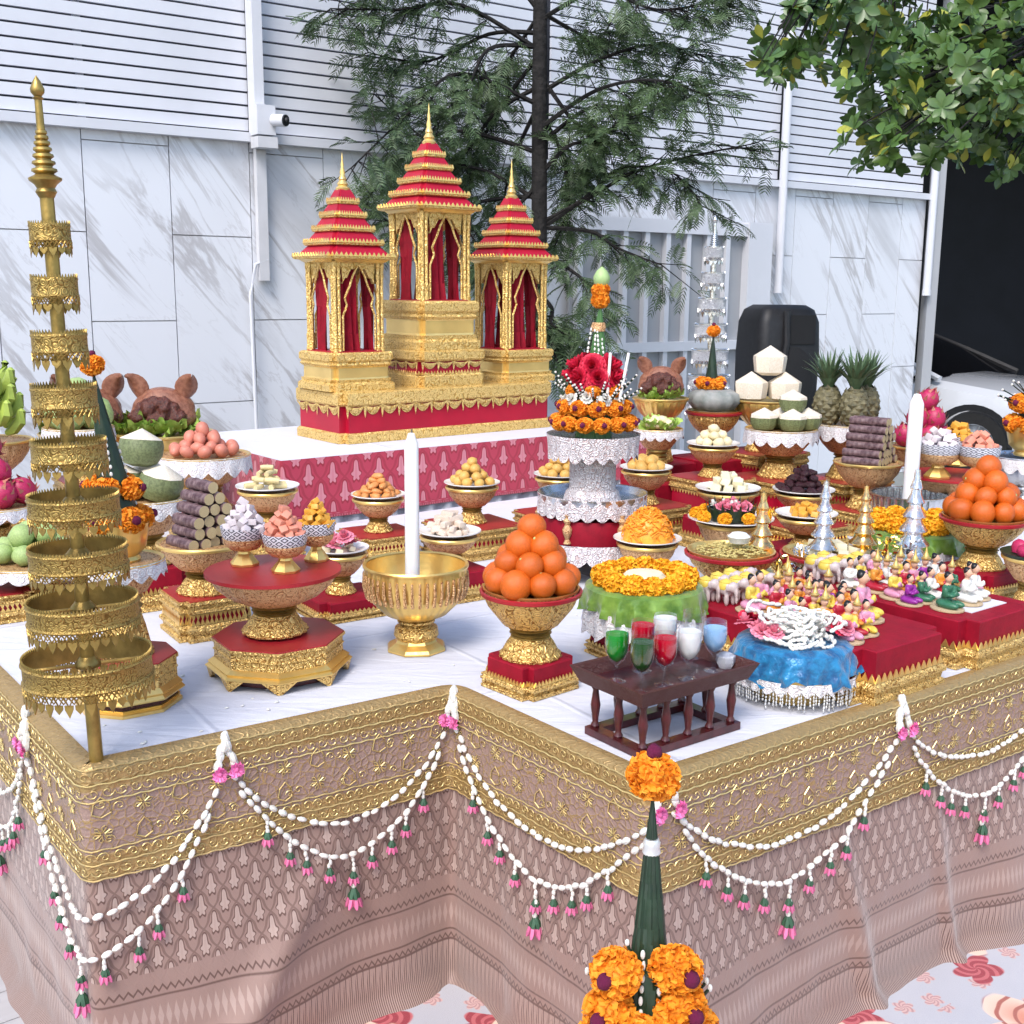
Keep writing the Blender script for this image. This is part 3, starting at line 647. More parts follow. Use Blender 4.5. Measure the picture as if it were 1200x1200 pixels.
# brocade skirt round the visible edge
sk = [PL, P1, PI, P3, PR]
seglen = path_len(sk); U0 = -seglen[0]                  # u = 0 at the front left corner P1
def rounded():
    pts = []; r = .02
    for i, p in enumerate(sk):
        if 0 < i < len(sk)-1:
            a = (sk[i-1]-p).normalized(); b_ = (sk[i+1]-p).normalized()
            for k in range(5):
                f = k/4; pts.append((p+a*r)*(1-f)**2+p*2*f*(1-f)+(p+b_*r)*f*f)
        else: pts.append(p)
    return pts
RP = rounded(); RL = [0]
for i in range(len(RP)-1): RL.append(RL[-1]+(RP[i+1]-RP[i]).length)
TOT = RL[-1]
def on_path(s):
    s = max(0, min(TOT-1e-6, s))
    for i in range(len(RP)-1):
        if RL[i+1] >= s: break
    f = (s-RL[i])/(RL[i+1]-RL[i]); p = RP[i].lerp(RP[i+1], f); e = (RP[i+1]-RP[i]).normalized(); return p, Vector((e.y, -e.x))
sP1 = seglen[0]-.004; sPI = sP1+seglen[1]-.006; sP3 = sPI+seglen[2]-.008
def drape(s, z):                                        # how far the skirt stands off the table edge
    low = max(0, (TZ-z))/TZ; k = max(0, (low-.25)/.75)
    d = .006+.02*k+.004*noise.noise(Vector((s*9, z*7, 1)))*min(1, low*4)+.006*k*noise.noise(Vector((s*14+z*9, z*11, 5)))
    d += 1.3*k**1.3*(.024*math.sin(s*5.2+1+2.2*(1-low))+.013*math.sin(s*13.1+1.7*math.sin(s*3))+.02*noise.noise(Vector((s*2.5, z*2.2, 3))))
    d += .018*k*math.sin((s*4.4-z*5.5))*(1 if s < sPI else .6)                         # slanting pulls
    d += .05*math.exp(-((s-sP1-.42+(.35-z)*.75)/.05)**2)*k*(s > sP1)*1.0               # a big fold on the left front
    d += .035*math.exp(-((s-sP3-.62-(.3-z)*.35)/.03)**2)*k+.03*math.exp(-((s-sP3-.95-(.3-z)*.3)/.025)**2)*k
    if z < .05: d += (.05-z)*.9
    return max(d, .004)
def skirt_pt(s, z, out=0):
    p, n = on_path(s)
    # average the outward direction near the corners so that folds do not cross
    n2 = Vector((0, 0))
    for dd in (-.06, -.03, 0, .03, .06): n2 += on_path(s+dd)[1]
    n2.normalize(); q = p+n2*(drape(s, z)+out); return Vector((q.x, q.y, z))
g = MB(); g.uv = []
ss = [max(0, sP1-1.9)+i*.0085 for i in range(int((min(TOT, sP3+2.9)-max(0, sP1-1.9))/.0085))]; zz = [TZ+.001-.0005]+[TZ-i*.0165 for i in range(1, 46)]
zz[-1] = .006
for s in ss:
    for z in zz: g.v.append(tuple(skirt_pt(s, z))); g.uv.append((s, z))
nz = len(zz); g.f = [(i*nz+j+1, (i+1)*nz+j+1, (i+1)*nz+j, i*nz+j) for i in range(len(ss)-1) for j in range(nz-1)]; g.m = [0]*len(g.f)
skirt = thing('brocade_table_skirt', 'mauve Thai brocade skirt with gold border hanging round the big table', 'table skirt')
g.build('skirt', M['broc'], skirt, ang=180)
g = MB(); g.uv = []; zb = [TZ+.004]+[TZ-.235*i/14 for i in range(15)]
for s in ss:
    for j, z in enumerate(zb):
        q = skirt_pt(s, min(z, TZ), .005)
        if j == 0: pp, nn = on_path(s); q = Vector((pp.x-nn.x*.03, pp.y-nn.y*.03, TZ+.0035))
        if j == 1: q.z = TZ+.003
        if j == len(zb)-1: q.z += .006*abs(math.sin(s*60))
        g.v.append(tuple(q)); g.uv.append((s, z-(TZ-.235)+(.03 if j == 0 else 0)))
nz = len(zb); g.f = [(i*nz+j+1, (i+1)*nz+j+1, (i+1)*nz+j, i*nz+j) for i in range(len(ss)-1) for j in range(nz-1)]; g.m = [0]*len(g.f)
gb = g.build('gold_border', M['glace'], skirt, ang=180)
# raised gold cord: scrolls, rosettes and edge braids
em = MB(); rg = random.Random(5); s_lo, s_hi = sP1-1.0, sP3+2.0
def cord(uvpts, r): em.tube([skirt_pt(u, v, .0075) for u, v in uvpts], r, 4)
def scroll(u, v, sz, fl, up):
    pts = []
    for k in range(13):
        a = k/12*7.2; r_ = sz*(1-k/13.5); pts.append((u+fl*(r_*math.cos(a)), v+up*r_*math.sin(a)))
    cord(pts, sz*.10)
s = s_lo; k = 0
while s < s_hi:
    fl = 1 if k % 2 else -1
    scroll(s, TZ-.020, .010, fl, 1); scroll(s+.012, TZ-.052, .012, -fl, -1); scroll(s, TZ-.186, .012, fl, 1); scroll(s+.012, TZ-.214, .011, -fl, -1)
    if k % 3 == 0:                                       # motifs on the net
        vv = TZ-.115+(.026 if (k//3) % 2 else -.022); cu = s
        for q_ in range(6):
            a = q_*math.pi/3+.3; cord([(cu+.003*math.cos(a), vv+.003*math.sin(a)), (cu+.014*math.cos(a+.25), vv+.014*math.sin(a+.25)), (cu+.018*math.cos(a), vv+.018*math.sin(a)), (cu+.014*math.cos(a-.25), vv+.014*math.sin(a-.25)), (cu+.004*math.cos(a), vv+.004*math.sin(a))], .0013)
        v2 = TZ-.115+(-.03 if (k//3) % 2 else .03); cord([(cu-.016, v2-.01), (cu-.013, v2+.010), (cu, v2+.024), (cu+.013, v2+.010), (cu+.016, v2-.010), (cu, v2-.018), (cu-.016, v2-.010)], .0016); scroll(cu+.03, v2+.0, .010, fl, 1)
    if k % 5 == 2: scroll(s, TZ-.085+rg.uniform(-.01, .01), .009, fl, -1); scroll(s+.01, TZ-.150, .010, -fl, 1)
    s += .0245; k += 1
for v in (TZ-.004, TZ-.036, TZ-.070, TZ-.170, TZ-.200, TZ-.231):
    pts = []; s = s_lo
    while s < s_hi: pts.append((s, v+.0012*math.sin(s*180))); s += .009
    cord(pts, .0017)
em.build('embroidery', M['gthread'], gb)['kind'] = 'stuff'
# rear table with crimson cloth and white gathered under-skirt
rt = thing('rear_shrine_table', 'higher rear table under the gold shrine with crimson brocade cloth', 'table', (RC.x, RC.y, 0), RA)
RW, RD = 2.05, .95
MB().box((RW/2, RD/2, ZR-.02), (RW-.01, RD-.01, .036)).build('table_top', M['greybox'], rt)
for x in (.06, RW-.06):
    for y in (.06, RD-.06): MB().box((x, y, ZR/2-.02), (.05, .05, ZR-.04)).build('leg', M['steel'], rt)
MB().box((RW/2, RD/2, ZR+.001), (RW+.006, RD+.006, .006)).build('white_cover', M['white'], rt)
per = [Vector((RW, 0)), Vector((0, 0)), Vector((0, RD))]; g = MB(); g.uv = []; g2 = MB(); n = 0; n2 = 0
def rear(sv):
    if sv < RW: return Vector((RW-sv, 0)), Vector((0, -1))
    return Vector((0, sv-RW)), Vector((-1, 0))
cols = int((RW+RD)/.012)
for i in range(cols+1):
    sv = i*(RW+RD)/cols; p, nn = rear(sv)
    if abs(sv-RW) < .02: nn = Vector((-.7, -.7))
    for j, z in enumerate([ZR+.004, ZR-.01, ZR-.06, ZR-.12, ZR-.18, ZR-.235]):
        d = .008+.012*(ZR-z)*(1+math.sin(sv*9)); g.v.append((p.x+nn.x*d, p.y+nn.y*d, z)); g.uv.append((sv, z-(ZR-.235)))
    for j, z in enumerate([ZR-.2, ZR-.3, ZR-.6, .02]):
        d = -.004+.012*math.sin(sv*70)*min(1, (ZR-z)*3)-.002; g2.v.append((p.x+nn.x*d, p.y+nn.y*d, z))
g.f = [(i*6+j, (i+1)*6+j, (i+1)*6+j+1, i*6+j+1) for i in range(cols) for j in range(5)]; g.m = [0]*len(g.f)
g2.f = [(i*4+j, (i+1)*4+j, (i+1)*4+j+1, i*4+j+1) for i in range(cols) for j in range(3)]; g2.m = [0]*len(g2.f)
g.build('crimson_cloth', M['brocr'], rt, ang=180); g2.build('white_skirt', M['white'], rt, ang=180)
# ================================================================ BUILDERS OF THINGS ON THE TABLES
def notch(hx, hy, c, ins=0):
    hx -= ins; hy -= ins
    return [(hx, -hy+c), (hx, hy-c), (hx-c, hy-c), (hx-c, hy), (-hx+c, hy), (-hx+c, hy-c), (-hx, hy-c), (-hx, -hy+c), (-hx+c, -hy+c), (-hx+c, -hy), (hx-c, -hy), (hx-c, -hy+c)]
def lv(pts, z): return [(x, y, z) for x, y in pts]
def spikes(t, pts, z, h, w_, up=1, out=.002):            # a crest of little leaf points along a closed outline
    n = len(pts)
    for i in range(n):
        a = Vector(pts[i]); b_ = Vector(pts[(i+1) % n]); L = (b_-a).length; k = max(1, int(round(L/w_))); e = (b_-a)/k; nn = Vector((e.y, -e.x)).normalized()*out
        for j in range(k):
            p = a+e*j+nn; q = p+e; md = (p+q)/2
            vs = []
            for o_ in (0, 1):
                f = nn*(-1.6*o_)
                vs += [(p.x+f.x, p.y+f.y, z), (q.x+f.x, q.y+f.y, z), (md.x+f.x+e.x*.2, md.y+f.y+e.y*.2, z+up*h*.62), (md.x+f.x, md.y+f.y, z+up*h), (md.x+f.x-e.x*.2, md.y+f.y-e.y*.2, z+up*h*.62)]
            fs = [(0, 1, 2, 3, 4), (9, 8, 7, 6, 5), (1, 6, 7, 2), (2, 7, 8, 3), (3, 8, 9, 4), (4, 9, 5, 0)]
            t.add(vs, fs)
def plinth(label, P, z0, z1, hx, hy=None, style='red', rz=None, group='red and gold plinths under the offerings'):
    hy = hy or hx; h = z1-z0; rz = AA if rz is None else rz; c = min(hx, hy)*.22
    o = thing('plinth', label, 'plinth', (P[0], P[1], z0), rz, group)
    m0 = min(.055, h*.42)
    t = MB(); t.loft([lv(notch(hx, hy, c, i), z) for i, z in ((-.006, 0), (-.006, m0*.22), (.001, m0*.3), (-.001, m0*.55), (-.007, m0*.62), (-.007, m0*.8), (-.001, m0*.9), (.002, m0))]); t.build('base_moulding', M['goldf'], o, flat=True)
    t = MB(); spikes(t, notch(hx, hy, c, .001), m0*.98, m0*.38, max(.010, hx*.13)); t.build('leaf_crest', M['gold'], o, flat=True)
    top_ = h
    if style == 'band':
        bh = min(.045, h*.34); top_ = h-bh
        t = MB(); t.loft([lv(notch(hx, hy, c, i), z) for i, z in ((.004, top_), (-.003, top_+bh*.12), (-.003, top_+bh*.3), (.002, top_+bh*.4), (.002, top_+bh*.66), (-.006, top_+bh*.75), (-.006, h-.002))]); t.build('top_moulding', M['goldf'], o, flat=True)
        t = MB(); spikes(t, notch(hx, hy, c, .003), top_+.001, min(.016, bh*.5), max(.010, hx*.13), -1); t.build('leaf_fringe', M['gold'], o, flat=True)
        t = MB(); t.loft([lv(notch(hx, hy, c, .002), z) for z in (h-.003, h)]); t.build('top_board', M['redt'], o, flat=True)
        t = MB(); t.loft([lv(notch(hx, hy, c, .006), z) for z in (m0*.9, top_+.003)]); t.build('body', M['red'], o, flat=True)
    else:
        t = MB(); t.loft([lv(notch(hx, hy, c, .005), m0*.9), lv(notch(hx, hy, c, .005), h-.003), lv(notch(hx, hy, c, .008), h)]); t.build('body', M['redv'], o, flat=True)
    return o
def lace(t, r0, z0, r1, z1, n, amp=.35, seg=None, mi=0):  # ruffled skirt with a scalloped lower edge
    seg = seg or n*6; rows = 5; H = z0-z1; rings = []
    for k in range(rows+1):
        f = k/rows; ring = []
        for i in range(seg):
            a = 2*math.pi*i/seg; sc = abs(math.sin(a*n/2)); z = z0-H*f*(1-amp*(1-sc)*f); r = r0+(r1-r0)*math.sin(f*1.57)+.03*r0*math.sin(a*n)*f
            ring.append((r*math.cos(a), r*math.sin(a), z))
        rings.append(ring)
    t.loft(rings, mi, (False, False)); return t
def phan(label, P, z0, z1, r, style='gold', foot=.56, group='footed pedestal trays', name='pedestal_tray'):
    h = z1-z0; o = thing(name, label, 'pedestal tray', (P[0], P[1], z0), random.uniform(0, 1), group)
    bm = {'gold': M['goldp'], 'red': M['goldc'], 'plain': M['gold'], 'lace': M['goldp'], 'disc': M['goldp'], 'silver': M['silver']}[style]; fm = M['silverc'] if style == 'silver' else M['goldc']
    k = r*foot; q = min(h, r*1.5)/h                       # bowl depth is tied to its width
    s_ = 1-.55*q
    MB().lathe([(k, 0), (k*1.02, h*.03), (k*.96, h*.06), (k*.9, s_*h*.18), (k*.76, s_*h*.45), (k*.64, s_*h*.62), (k*.62, s_*h*.66)], 72, rip=.03, nr=18).build('foot', fm, o)
    MB().lathe([(k*.60, s_*h*.64), (k*.66, s_*h*.68), (k*.60, s_*h*.73), (k*.70, s_*h*.79), (k*.58, s_*h*.85), (k*.72, s_*h*.93), (k*.66, s_*h)], 28).build('stem', M['silver'] if style == 'silver' else M['bronze'], o)
    d = h-s_*h
    MB().lathe([(k*.6, s_*h*.98), (k*.9, s_*h+d*.06), (r*.68, s_*h+d*.30), (r*.84, s_*h+d*.58), (r*.93, s_*h+d*.88), (r*.90, h*.995), (r*.86, h-d*.06), (0, h-d*.10)], 96, rip=.016, nr=24, cap=(True, False)).build('bowl', bm, o)
    if style == 'disc':
        MB().lathe([(r*.96, h-.010), (r*1.0, h-.008), (r*1.0, h), (0, h+.0005)], 48).build('top_board', M['redt'], o)
    elif style == 'red':
        MB().lathe([(r*.92, h-.014), (r*1.0, h-.010), (r*1.01, h-.002), (r*.97, h), (r*.86, h-.008)], 48, cap=(False, False)).build('rim', M['redt'], o)
        MB().lathe([(r*.93, h+.0), (r*.95, h+.006), (r*.91, h+.006), (r*.84, h-.006), (0, h-.008)], 48, cap=(False, False)).build('inner_dish', M['gold'], o)
    else:
        MB().lathe([(r*.90, h-.012), (r*.99, h-.008), (r*1.01, h-.002), (r*.98, h+.002), (r*.88, h-.004)], 48, cap=(False, False)).build('rim', M['silver'] if style == 'silver' else M['gold'], o)
    if style in ('lace', 'silver'):
        t = MB(); lace(t, r*1.0, h+.001, r*1.02, h-min(d*.8, r*.42), 16); t.build('lace_trim', M['lace'], o, ang=60)
    return o
def plate(label, P, z, r, group='white plates on the pedestals'):
    o = thing('plate', label, 'plate', (P[0], P[1], z), 0, group)
    MB().lathe([(r*.5, 0), (r*.55, .002), (r*.8, .007), (r*1.0, .014), (r*1.0, .017), (r*.8, .010), (r*.5, .005), (0, .005)], 40).build('dish', M['porc'], o)
    MB().lathe([(r*.45, -.001), (r*.5, .0), (r*.5, .003), (r*.45, .003)], 30, cap=(False, False)).build('foot_ring', M['porc'], o); return o
def heap(P, z, layers, meshes, name, label, cat, group, jit=.15, sc=1.0, tilt=.25, rs=None, lab2=None):
    rg = rs or random.Random(int(P[0]*1e3) ^ int(P[1]*1e3)); out = []
    for li, (n, rad, dz) in enumerate(layers):
        a0 = rg.uniform(0, 6.28)
        for k in range(n):
            a = a0+2*math.pi*k/max(1, n); rr = rad*(1+rg.uniform(-jit, jit)) if n > 1 else rad*rg.uniform(0, .3)
            o = inst(rg.choice(meshes), name, None, (P[0]+rr*math.cos(a), P[1]+rr*math.sin(a), z+dz), (rg.uniform(-tilt, tilt), rg.uniform(-tilt, tilt), rg.uniform(0, 6.28)), sc*rg.uniform(.92, 1.08))
            lb = lab2[li] if lab2 else label
            tag(o, lb, cat, group); out.append(o)
    return out
def remesh(items, voxel, mats, name, fn=None, smooth=3):  # fuse overlapping ellipsoids into one skin
    t = MB()
    for it in items: t.ball(it[0], it[1], 16, 12, rot=it[2] if len(it) > 2 else None)
    me0 = t.mesh(name+'_raw', []); o = bpy.data.objects.new('raw', me0); C.objects.link(o)
    md = o.modifiers.new('r', 'REMESH'); md.mode = 'VOXEL'; md.voxel_size = voxel
    sm_ = o.modifiers.new('s', 'SMOOTH'); sm_.iterations = smooth; sm_.factor = .5
    dg = bpy.context.evaluated_depsgraph_get(); me = bpy.data.meshes.new_from_object(o.evaluated_get(dg)); bpy.data.objects.remove(o); bpy.data.meshes.remove(me0)
    me.name = name; me.materials.clear()
    for k in mats: me.materials.append(k)
    for p in me.polygons: p.use_smooth = True; p.material_index = fn(p.center) if fn else 0
    return me
# ---- small shared shapes (unit size unless said)
def marigold_mesh(mt, seed, fl=.86, n=230):
    rg = random.Random(seed); t = MB()
    t.ball((0, 0, 0), (.78, .78, .78*fl), 10, 7)
    for i in range(n):
        z = 1-2*(i+.5)/n; a = i*2.39996; d = Vector((math.sqrt(1-z*z)*math.cos(a), math.sqrt(1-z*z)*math.sin(a), z)); u = d.orthogonal().normalized(); v = d.cross(u); r_ = rg.uniform(0, 6.28); u, v = u*math.cos(r_)+v*math.sin(r_), v*math.cos(r_)-u*math.sin(r_)
        s_ = .15*rg.uniform(.8, 1.25); b0 = d*.74; L = rg.uniform(.20, .30); vs = []
        for k, (w_, q) in enumerate(((.45, 0), (1.0, .6), (1.15, 1))):
            c0 = b0+d*L*q+v*(q*q*.12*rg.uniform(-1, 1.5)); wv_ = rg.uniform(-.05, .05)
            vs += [c0-u*s_*w_+d*wv_, c0+v*(.05+.05*q), c0+u*s_*w_-d*wv_]
        vs = [Vector((p.x, p.y, p.z*fl)) for p in vs]
        t.add(vs, [(0, 1, 4, 3), (1, 2, 5, 4), (3, 4, 7, 6), (4, 5, 8, 7)])
    return t.mesh('marigold', mt, flat=True)
MG = [marigold_mesh(M['marig'], k) for k in range(3)]; MGY = [marigold_mesh(M['marigy'], k+9) for k in range(3)]
def marigold(parent, loc, r, label=None, group=None, button=True, dirn=None, mm=None):
    o = inst(random.choice(mm or MG), 'marigold', parent, loc, (random.uniform(-.4, .4), random.uniform(-.4, .4), random.uniform(0, 6)), r)
    if button:
        d = Vector(dirn or (0, 0, 1)).normalized(); b_ = MB(); b_.ball((0, 0, 0), .30, 8, 6, nz=.2, fr=4); q = inst(BTN, 'amaranth_button', parent, Vector(loc)+d*r*.92, None, r)
    if label: tag(o, label, 'flower', group)
    return o
BTN = MB().ball((0, 0, 0), .30, 10, 7, nz=.25, fr=5).mesh('amaranth_button', M['purple'])
ORANGE = []
for k in range(3):
    t = MB(); rings = [(math.sin(a)*(1+.02*math.sin(3*a+k)), -math.cos(a)*(.90+.02*k)) for a in [math.pi*i/14 for i in range(15)]]; rings[-1] = (0, .86+.02*k); t.lathe(rings, 22); t.lathe([(.11, 0), (.10, .02), (.04, .03), (.03, .06), (0, .06)], 7, c=(0, 0, .855+.02*k), mi=1); ORANGE.append(t.mesh('orange', [M['orange'], M['guava']], ang=80))
EGG = [MB().lathe([(math.sin(a)*.78*(1-.12*math.cos(a)), -math.cos(a)) for a in [math.pi*i/10 for i in range(11)]], 14).mesh('egg', M['egg'], ang=80)]
def cubes(mt, name, n=4, q=(1, .8, .7)):
    out = []
    for k in range(n):
        rg = random.Random(k+3); t = MB(); d = [x*rg.uniform(.8, 1.15) for x in q]; vs = []
        for z in (-1, 1):
            for x, y in ((-1, -1), (1, -1), (1, 1), (-1, 1)): vs.append((x*d[0]*rg.uniform(.82, 1.05), y*d[1]*rg.uniform(.82, 1.05), z*d[2]*rg.uniform(.85, 1.05)))
        t.add(vs, [(3, 2, 1, 0), (4, 5, 6, 7), (0, 1, 5, 4), (1, 2, 6, 5), (2, 3, 7, 6), (3, 0, 4, 7)])
        me = t.mesh(name, mt); bb = bmesh.new(); bb.from_mesh(me); bmesh.ops.bevel(bb, geom=bb.edges[:], offset=.16, segments=2, affect='EDGES', profile=.6); bb.to_mesh(me); bb.free(); me.shade_smooth(); me.set_sharp_from_angle(angle=R(50)); out.append(me)
    return out
def lumps(mt, name, r=(1, .8, .7), nz=.3, n=3): return [MB().ball((k*7.1, 0, 0), r, 10, 8, nz=nz, fr=1.6).mesh(name, mt, ang=180) for k in range(n)]
for ms in ():
    pass
def recentre(meshes):
    for me in meshes:
        c_ = sum((v.co for v in me.vertices), Vector())/len(me.vertices); me.transform(Matrix.Translation(-c_))
    return meshes
TARO = cubes(M['taro'], 'taro_cube'); CORAL = cubes(M['coral'], 'candy_cube'); AMBER = cubes(M['amber'], 'candy_cube'); CREAM = cubes(M['cream'], 'cream_cube'); NOUG = cubes(M['nougat'], 'sesame_bar', 3, (1.5, .55, .5))
BUN = recentre(lumps(M['bun'], 'golden_ball', (.95, .95, .8), .12)); BUNP = recentre(lumps(M['bunp'], 'dumpling', (1, .9, .72), .25)); PRAWN = recentre(lumps(M['prawn'], 'orange_snack', (1.2, .7, .6), .4)); DATE = recentre(lumps(M['date'], 'dried_date', (1.3, .7, .65), .35)); GUAVA = recentre(lumps(M['guava'], 'guava', (1, 1, .92), .15))
BAN = [MB().tube([(-1.1, 0, 0), (-.6, .08, .02), (0, .12, .03), (.6, .08, .02), (1.1, 0, 0)], [.42, .46, .47, .45, .4], 10).mesh('banana_piece', M['banan'])]
def petals_mesh(mt, n_rings, name):                      # layered rose or dahlia
    t = MB(); rg = random.Random(n_rings)
    for k in range(n_rings):
        f = k/(n_rings-1); npt = 6+3*k; rr = .18+.82*f; lift = .75*(1-f)
        for i in range(npt):
            a = 2*math.pi*i/npt+k*.5; d = Vector((math.cos(a), math.sin(a), 0)); s_ = Vector((-d.y, d.x, 0)); w_ = .22+.1*f; b0 = d*rr*.3; vs = []
            for q, ww in ((0, .5), (.55, 1), (1, .55)):
                c0 = b0+d*(rr*.75*q)+Vector((0, 0, lift*q+.15*q*(1-f)+rg.uniform(-.03, .03)-.12*f*q*q)); vs += [c0-s_*w_*ww+Vector((0, 0, .06)), c0, c0+s_*w_*ww+Vector((0, 0, .06))]
            t.add(vs, [(0, 1, 4, 3), (1, 2, 5, 4), (3, 4, 7, 6), (4, 5, 8, 7)])
    return t.mesh(name, mt, flat=True)
ROSE = petals_mesh(M['rosered'], 5, 'red_flower'); ROSEP = petals_mesh(M['rosepink'], 4, 'pink_rose'); WFL = petals_mesh(M['bud'], 3, 'white_flower')
def lettuce_mesh(seed):
    rg = random.Random(seed); t = MB(); n, m_ = 15, 10; ph = rg.uniform(0, 6); vs = []
    for i in range(n):
        u = -1+2*i/(n-1)
        for j in range(m_):
            v = j/(m_-1); e = max(abs(u)**2, v**2); vs.append((u*1.15*(.45+.55*math.sin(1.5*v+.3)), v*.8, .30*v*v+e*(.10*math.sin(u*12+v*8+ph)+.08*math.sin(u*23-v*13+ph*2))))
    t.add(vs, [(i*m_+j, (i+1)*m_+j, (i+1)*m_+j+1, i*m_+j+1) for i in range(n-1) for j in range(m_-1)]); return t.mesh('leaf', M['lett'], ang=180)
LET = [lettuce_mesh(k) for k in range(4)]
def lettuce(label, P, z, r, n=16, sz=None):
    o = thing('lettuce_bed', label, 'lettuce', (P[0], P[1], z)); sz = sz or r*.7
    for k in range(n):
        a = 2*math.pi*k/n+random.uniform(-.1, .1); rr = r*random.uniform(.25, .5)
        inst(random.choice(LET), 'leaf', o, (rr*math.cos(a), rr*math.sin(a), random.uniform(0, .012)), (random.uniform(0, .75), random.uniform(-.4, .4), a-math.pi/2+random.uniform(-.4, .4)), sz*random.uniform(.7, 1.05))
    return o
BR = random.Random(77)
def garland_string(t, pts, r, gap=1.0):                  # elongated jasmine buds threaded end to end
    P_ = [Vector(p) for p in pts]; acc = 0; L = r*3.4*gap
    for i in range(len(P_)-1):
        seg = P_[i+1]-P_[i]; sl_ = seg.length
        if sl_ < 1e-7: continue
        d = seg/sl_
        while acc < sl_:
            c_ = P_[i]+d*acc; rot = d.to_track_quat('Z', 'X').to_matrix(); k_ = BR.uniform(.86, 1.12); t.ball(c_+Vector((BR.gauss(0, r*.2), BR.gauss(0, r*.2), BR.gauss(0, r*.22))), (r*k_, r*k_, r*1.75*BR.uniform(.85, 1.1)), 7, 5, rot=rot); acc += L*BR.uniform(.94, 1.06)
        acc -= sl_
# ---- leaf cone offerings (baisri)
def cone_leaf(parent, p0, p1, r0, twist=2.2, ridges=9, name='leaf_cone', mt=None):
    t = MB(); p0, p1 = Vector(p0), Vector(p1); ax = (p1-p0); L = ax.length; ax.normalize(); u = ax.orthogonal().normalized(); v = ax.cross(u); rings = []; seg = ridges*4
    for k in range(19):
        f = k/18; rr = r0*(1-f)**.92*(1 if f < .999 else 0)+.0012; ring = []
        for i in range(seg):
            a = 2*math.pi*i/seg; sw = ((i*ridges/seg+f*twist) % 1); q = rr*(1+.13*(sw-.5)); ring.append(p0+ax*(L*f)+(u*math.cos(a)+v*math.sin(a))*q)
        rings.append(ring)
    t.loft(rings); return t.build(name, mt or M['leafd'], parent, ang=25)
def baisri(label, P, z, top, r0, mar_r, rings, top_r, base_lean=(0, 0), group='leaf cone offerings', needles=True, beads=True):
    """P,z: foot; top: height of cone tip above foot; rings: [(n, radius, height)] of marigolds"""
    o = thing('leaf_cone_offering', label, 'flower offering', (P[0], P[1], z), 0, group)
    tip = Vector((base_lean[0], base_lean[1], top)); cone_leaf(o, (0, 0, 0), tip, r0)
    for n, rad, hh in rings:
        for k in range(n):
            a = -math.pi/2+2*math.pi*(k+.5)/n+hh*7; f = hh/top; c_ = Vector((rad*math.cos(a), rad*math.sin(a), hh))+tip*f*.9*Vector((1, 1, 0)).length*0
            c_.x += tip.x*f; c_.y += tip.y*f
            marigold(o, c_, mar_r*random.uniform(.92, 1.08), dirn=(math.cos(a), math.sin(a), .15))
    marigold(o, tip+Vector((0, 0, top_r*.5)), top_r)
    if beads:
        t = MB()
        for a in (-1.75, -1.2, .4, 2.2):
            pts = [tip*f+Vector((math.cos(a), math.sin(a), 0))*(r0*(1-f)**.92*1.06+.001) for f in [i/12*.62 for i in range(13)]]; garland_string(t, pts, r0*.075, 1.35)
        t.build('bead_string', M['bud'], o)
    if needles:
        t = MB(); t2 = MB()
        for k in range(26):
            a = random.uniform(0, 6.28); hh = random.uniform(.12, .34)*top; d = Vector((math.cos(a), math.sin(a), random.uniform(.3, 1.0))).normalized(); b0 = Vector((tip.x*hh/top, tip.y*hh/top, hh))+d*r0*.5; e = b0+d*(r0*.9+mar_r*1.3); t.tube([b0, e], r0*.045, 4); t2.ball(e, r0*.09, 6, 5)
        t.build('needle', M['leafd'], o); t2.build('needle_bud', M['bud'], o)
    return o
def gold_cup(label, P, z0, z1, r, style='gold', group='gold cups holding leaf cones'):
    h = z1-z0; o = thing('offering_cup', label, 'bowl', (P[0], P[1], z0), 0, group); mm = M['gold'] if style == 'gold' else M['silver']
    MB().lathe([(r*.62, 0), (r*.66, h*.06), (r*.58, h*.16)], 30).build('foot', mm, o)
    MB().lathe([(r*.58, h*.15), (r*.86, h*.35), (r*.98, h*.75), (r*1.0, h*.98), (r*.94, h*.98), (r*.9, h*.8), (0, h*.78)], 40, rip=.02, nr=26).build('bowl', mm, o)
    MB().lathe([(r*.97, h*.95), (r*1.03, h*.96), (r*1.03, h), (r*.95, h)], 40, cap=(False, False)).build('rim', mm, o); return o
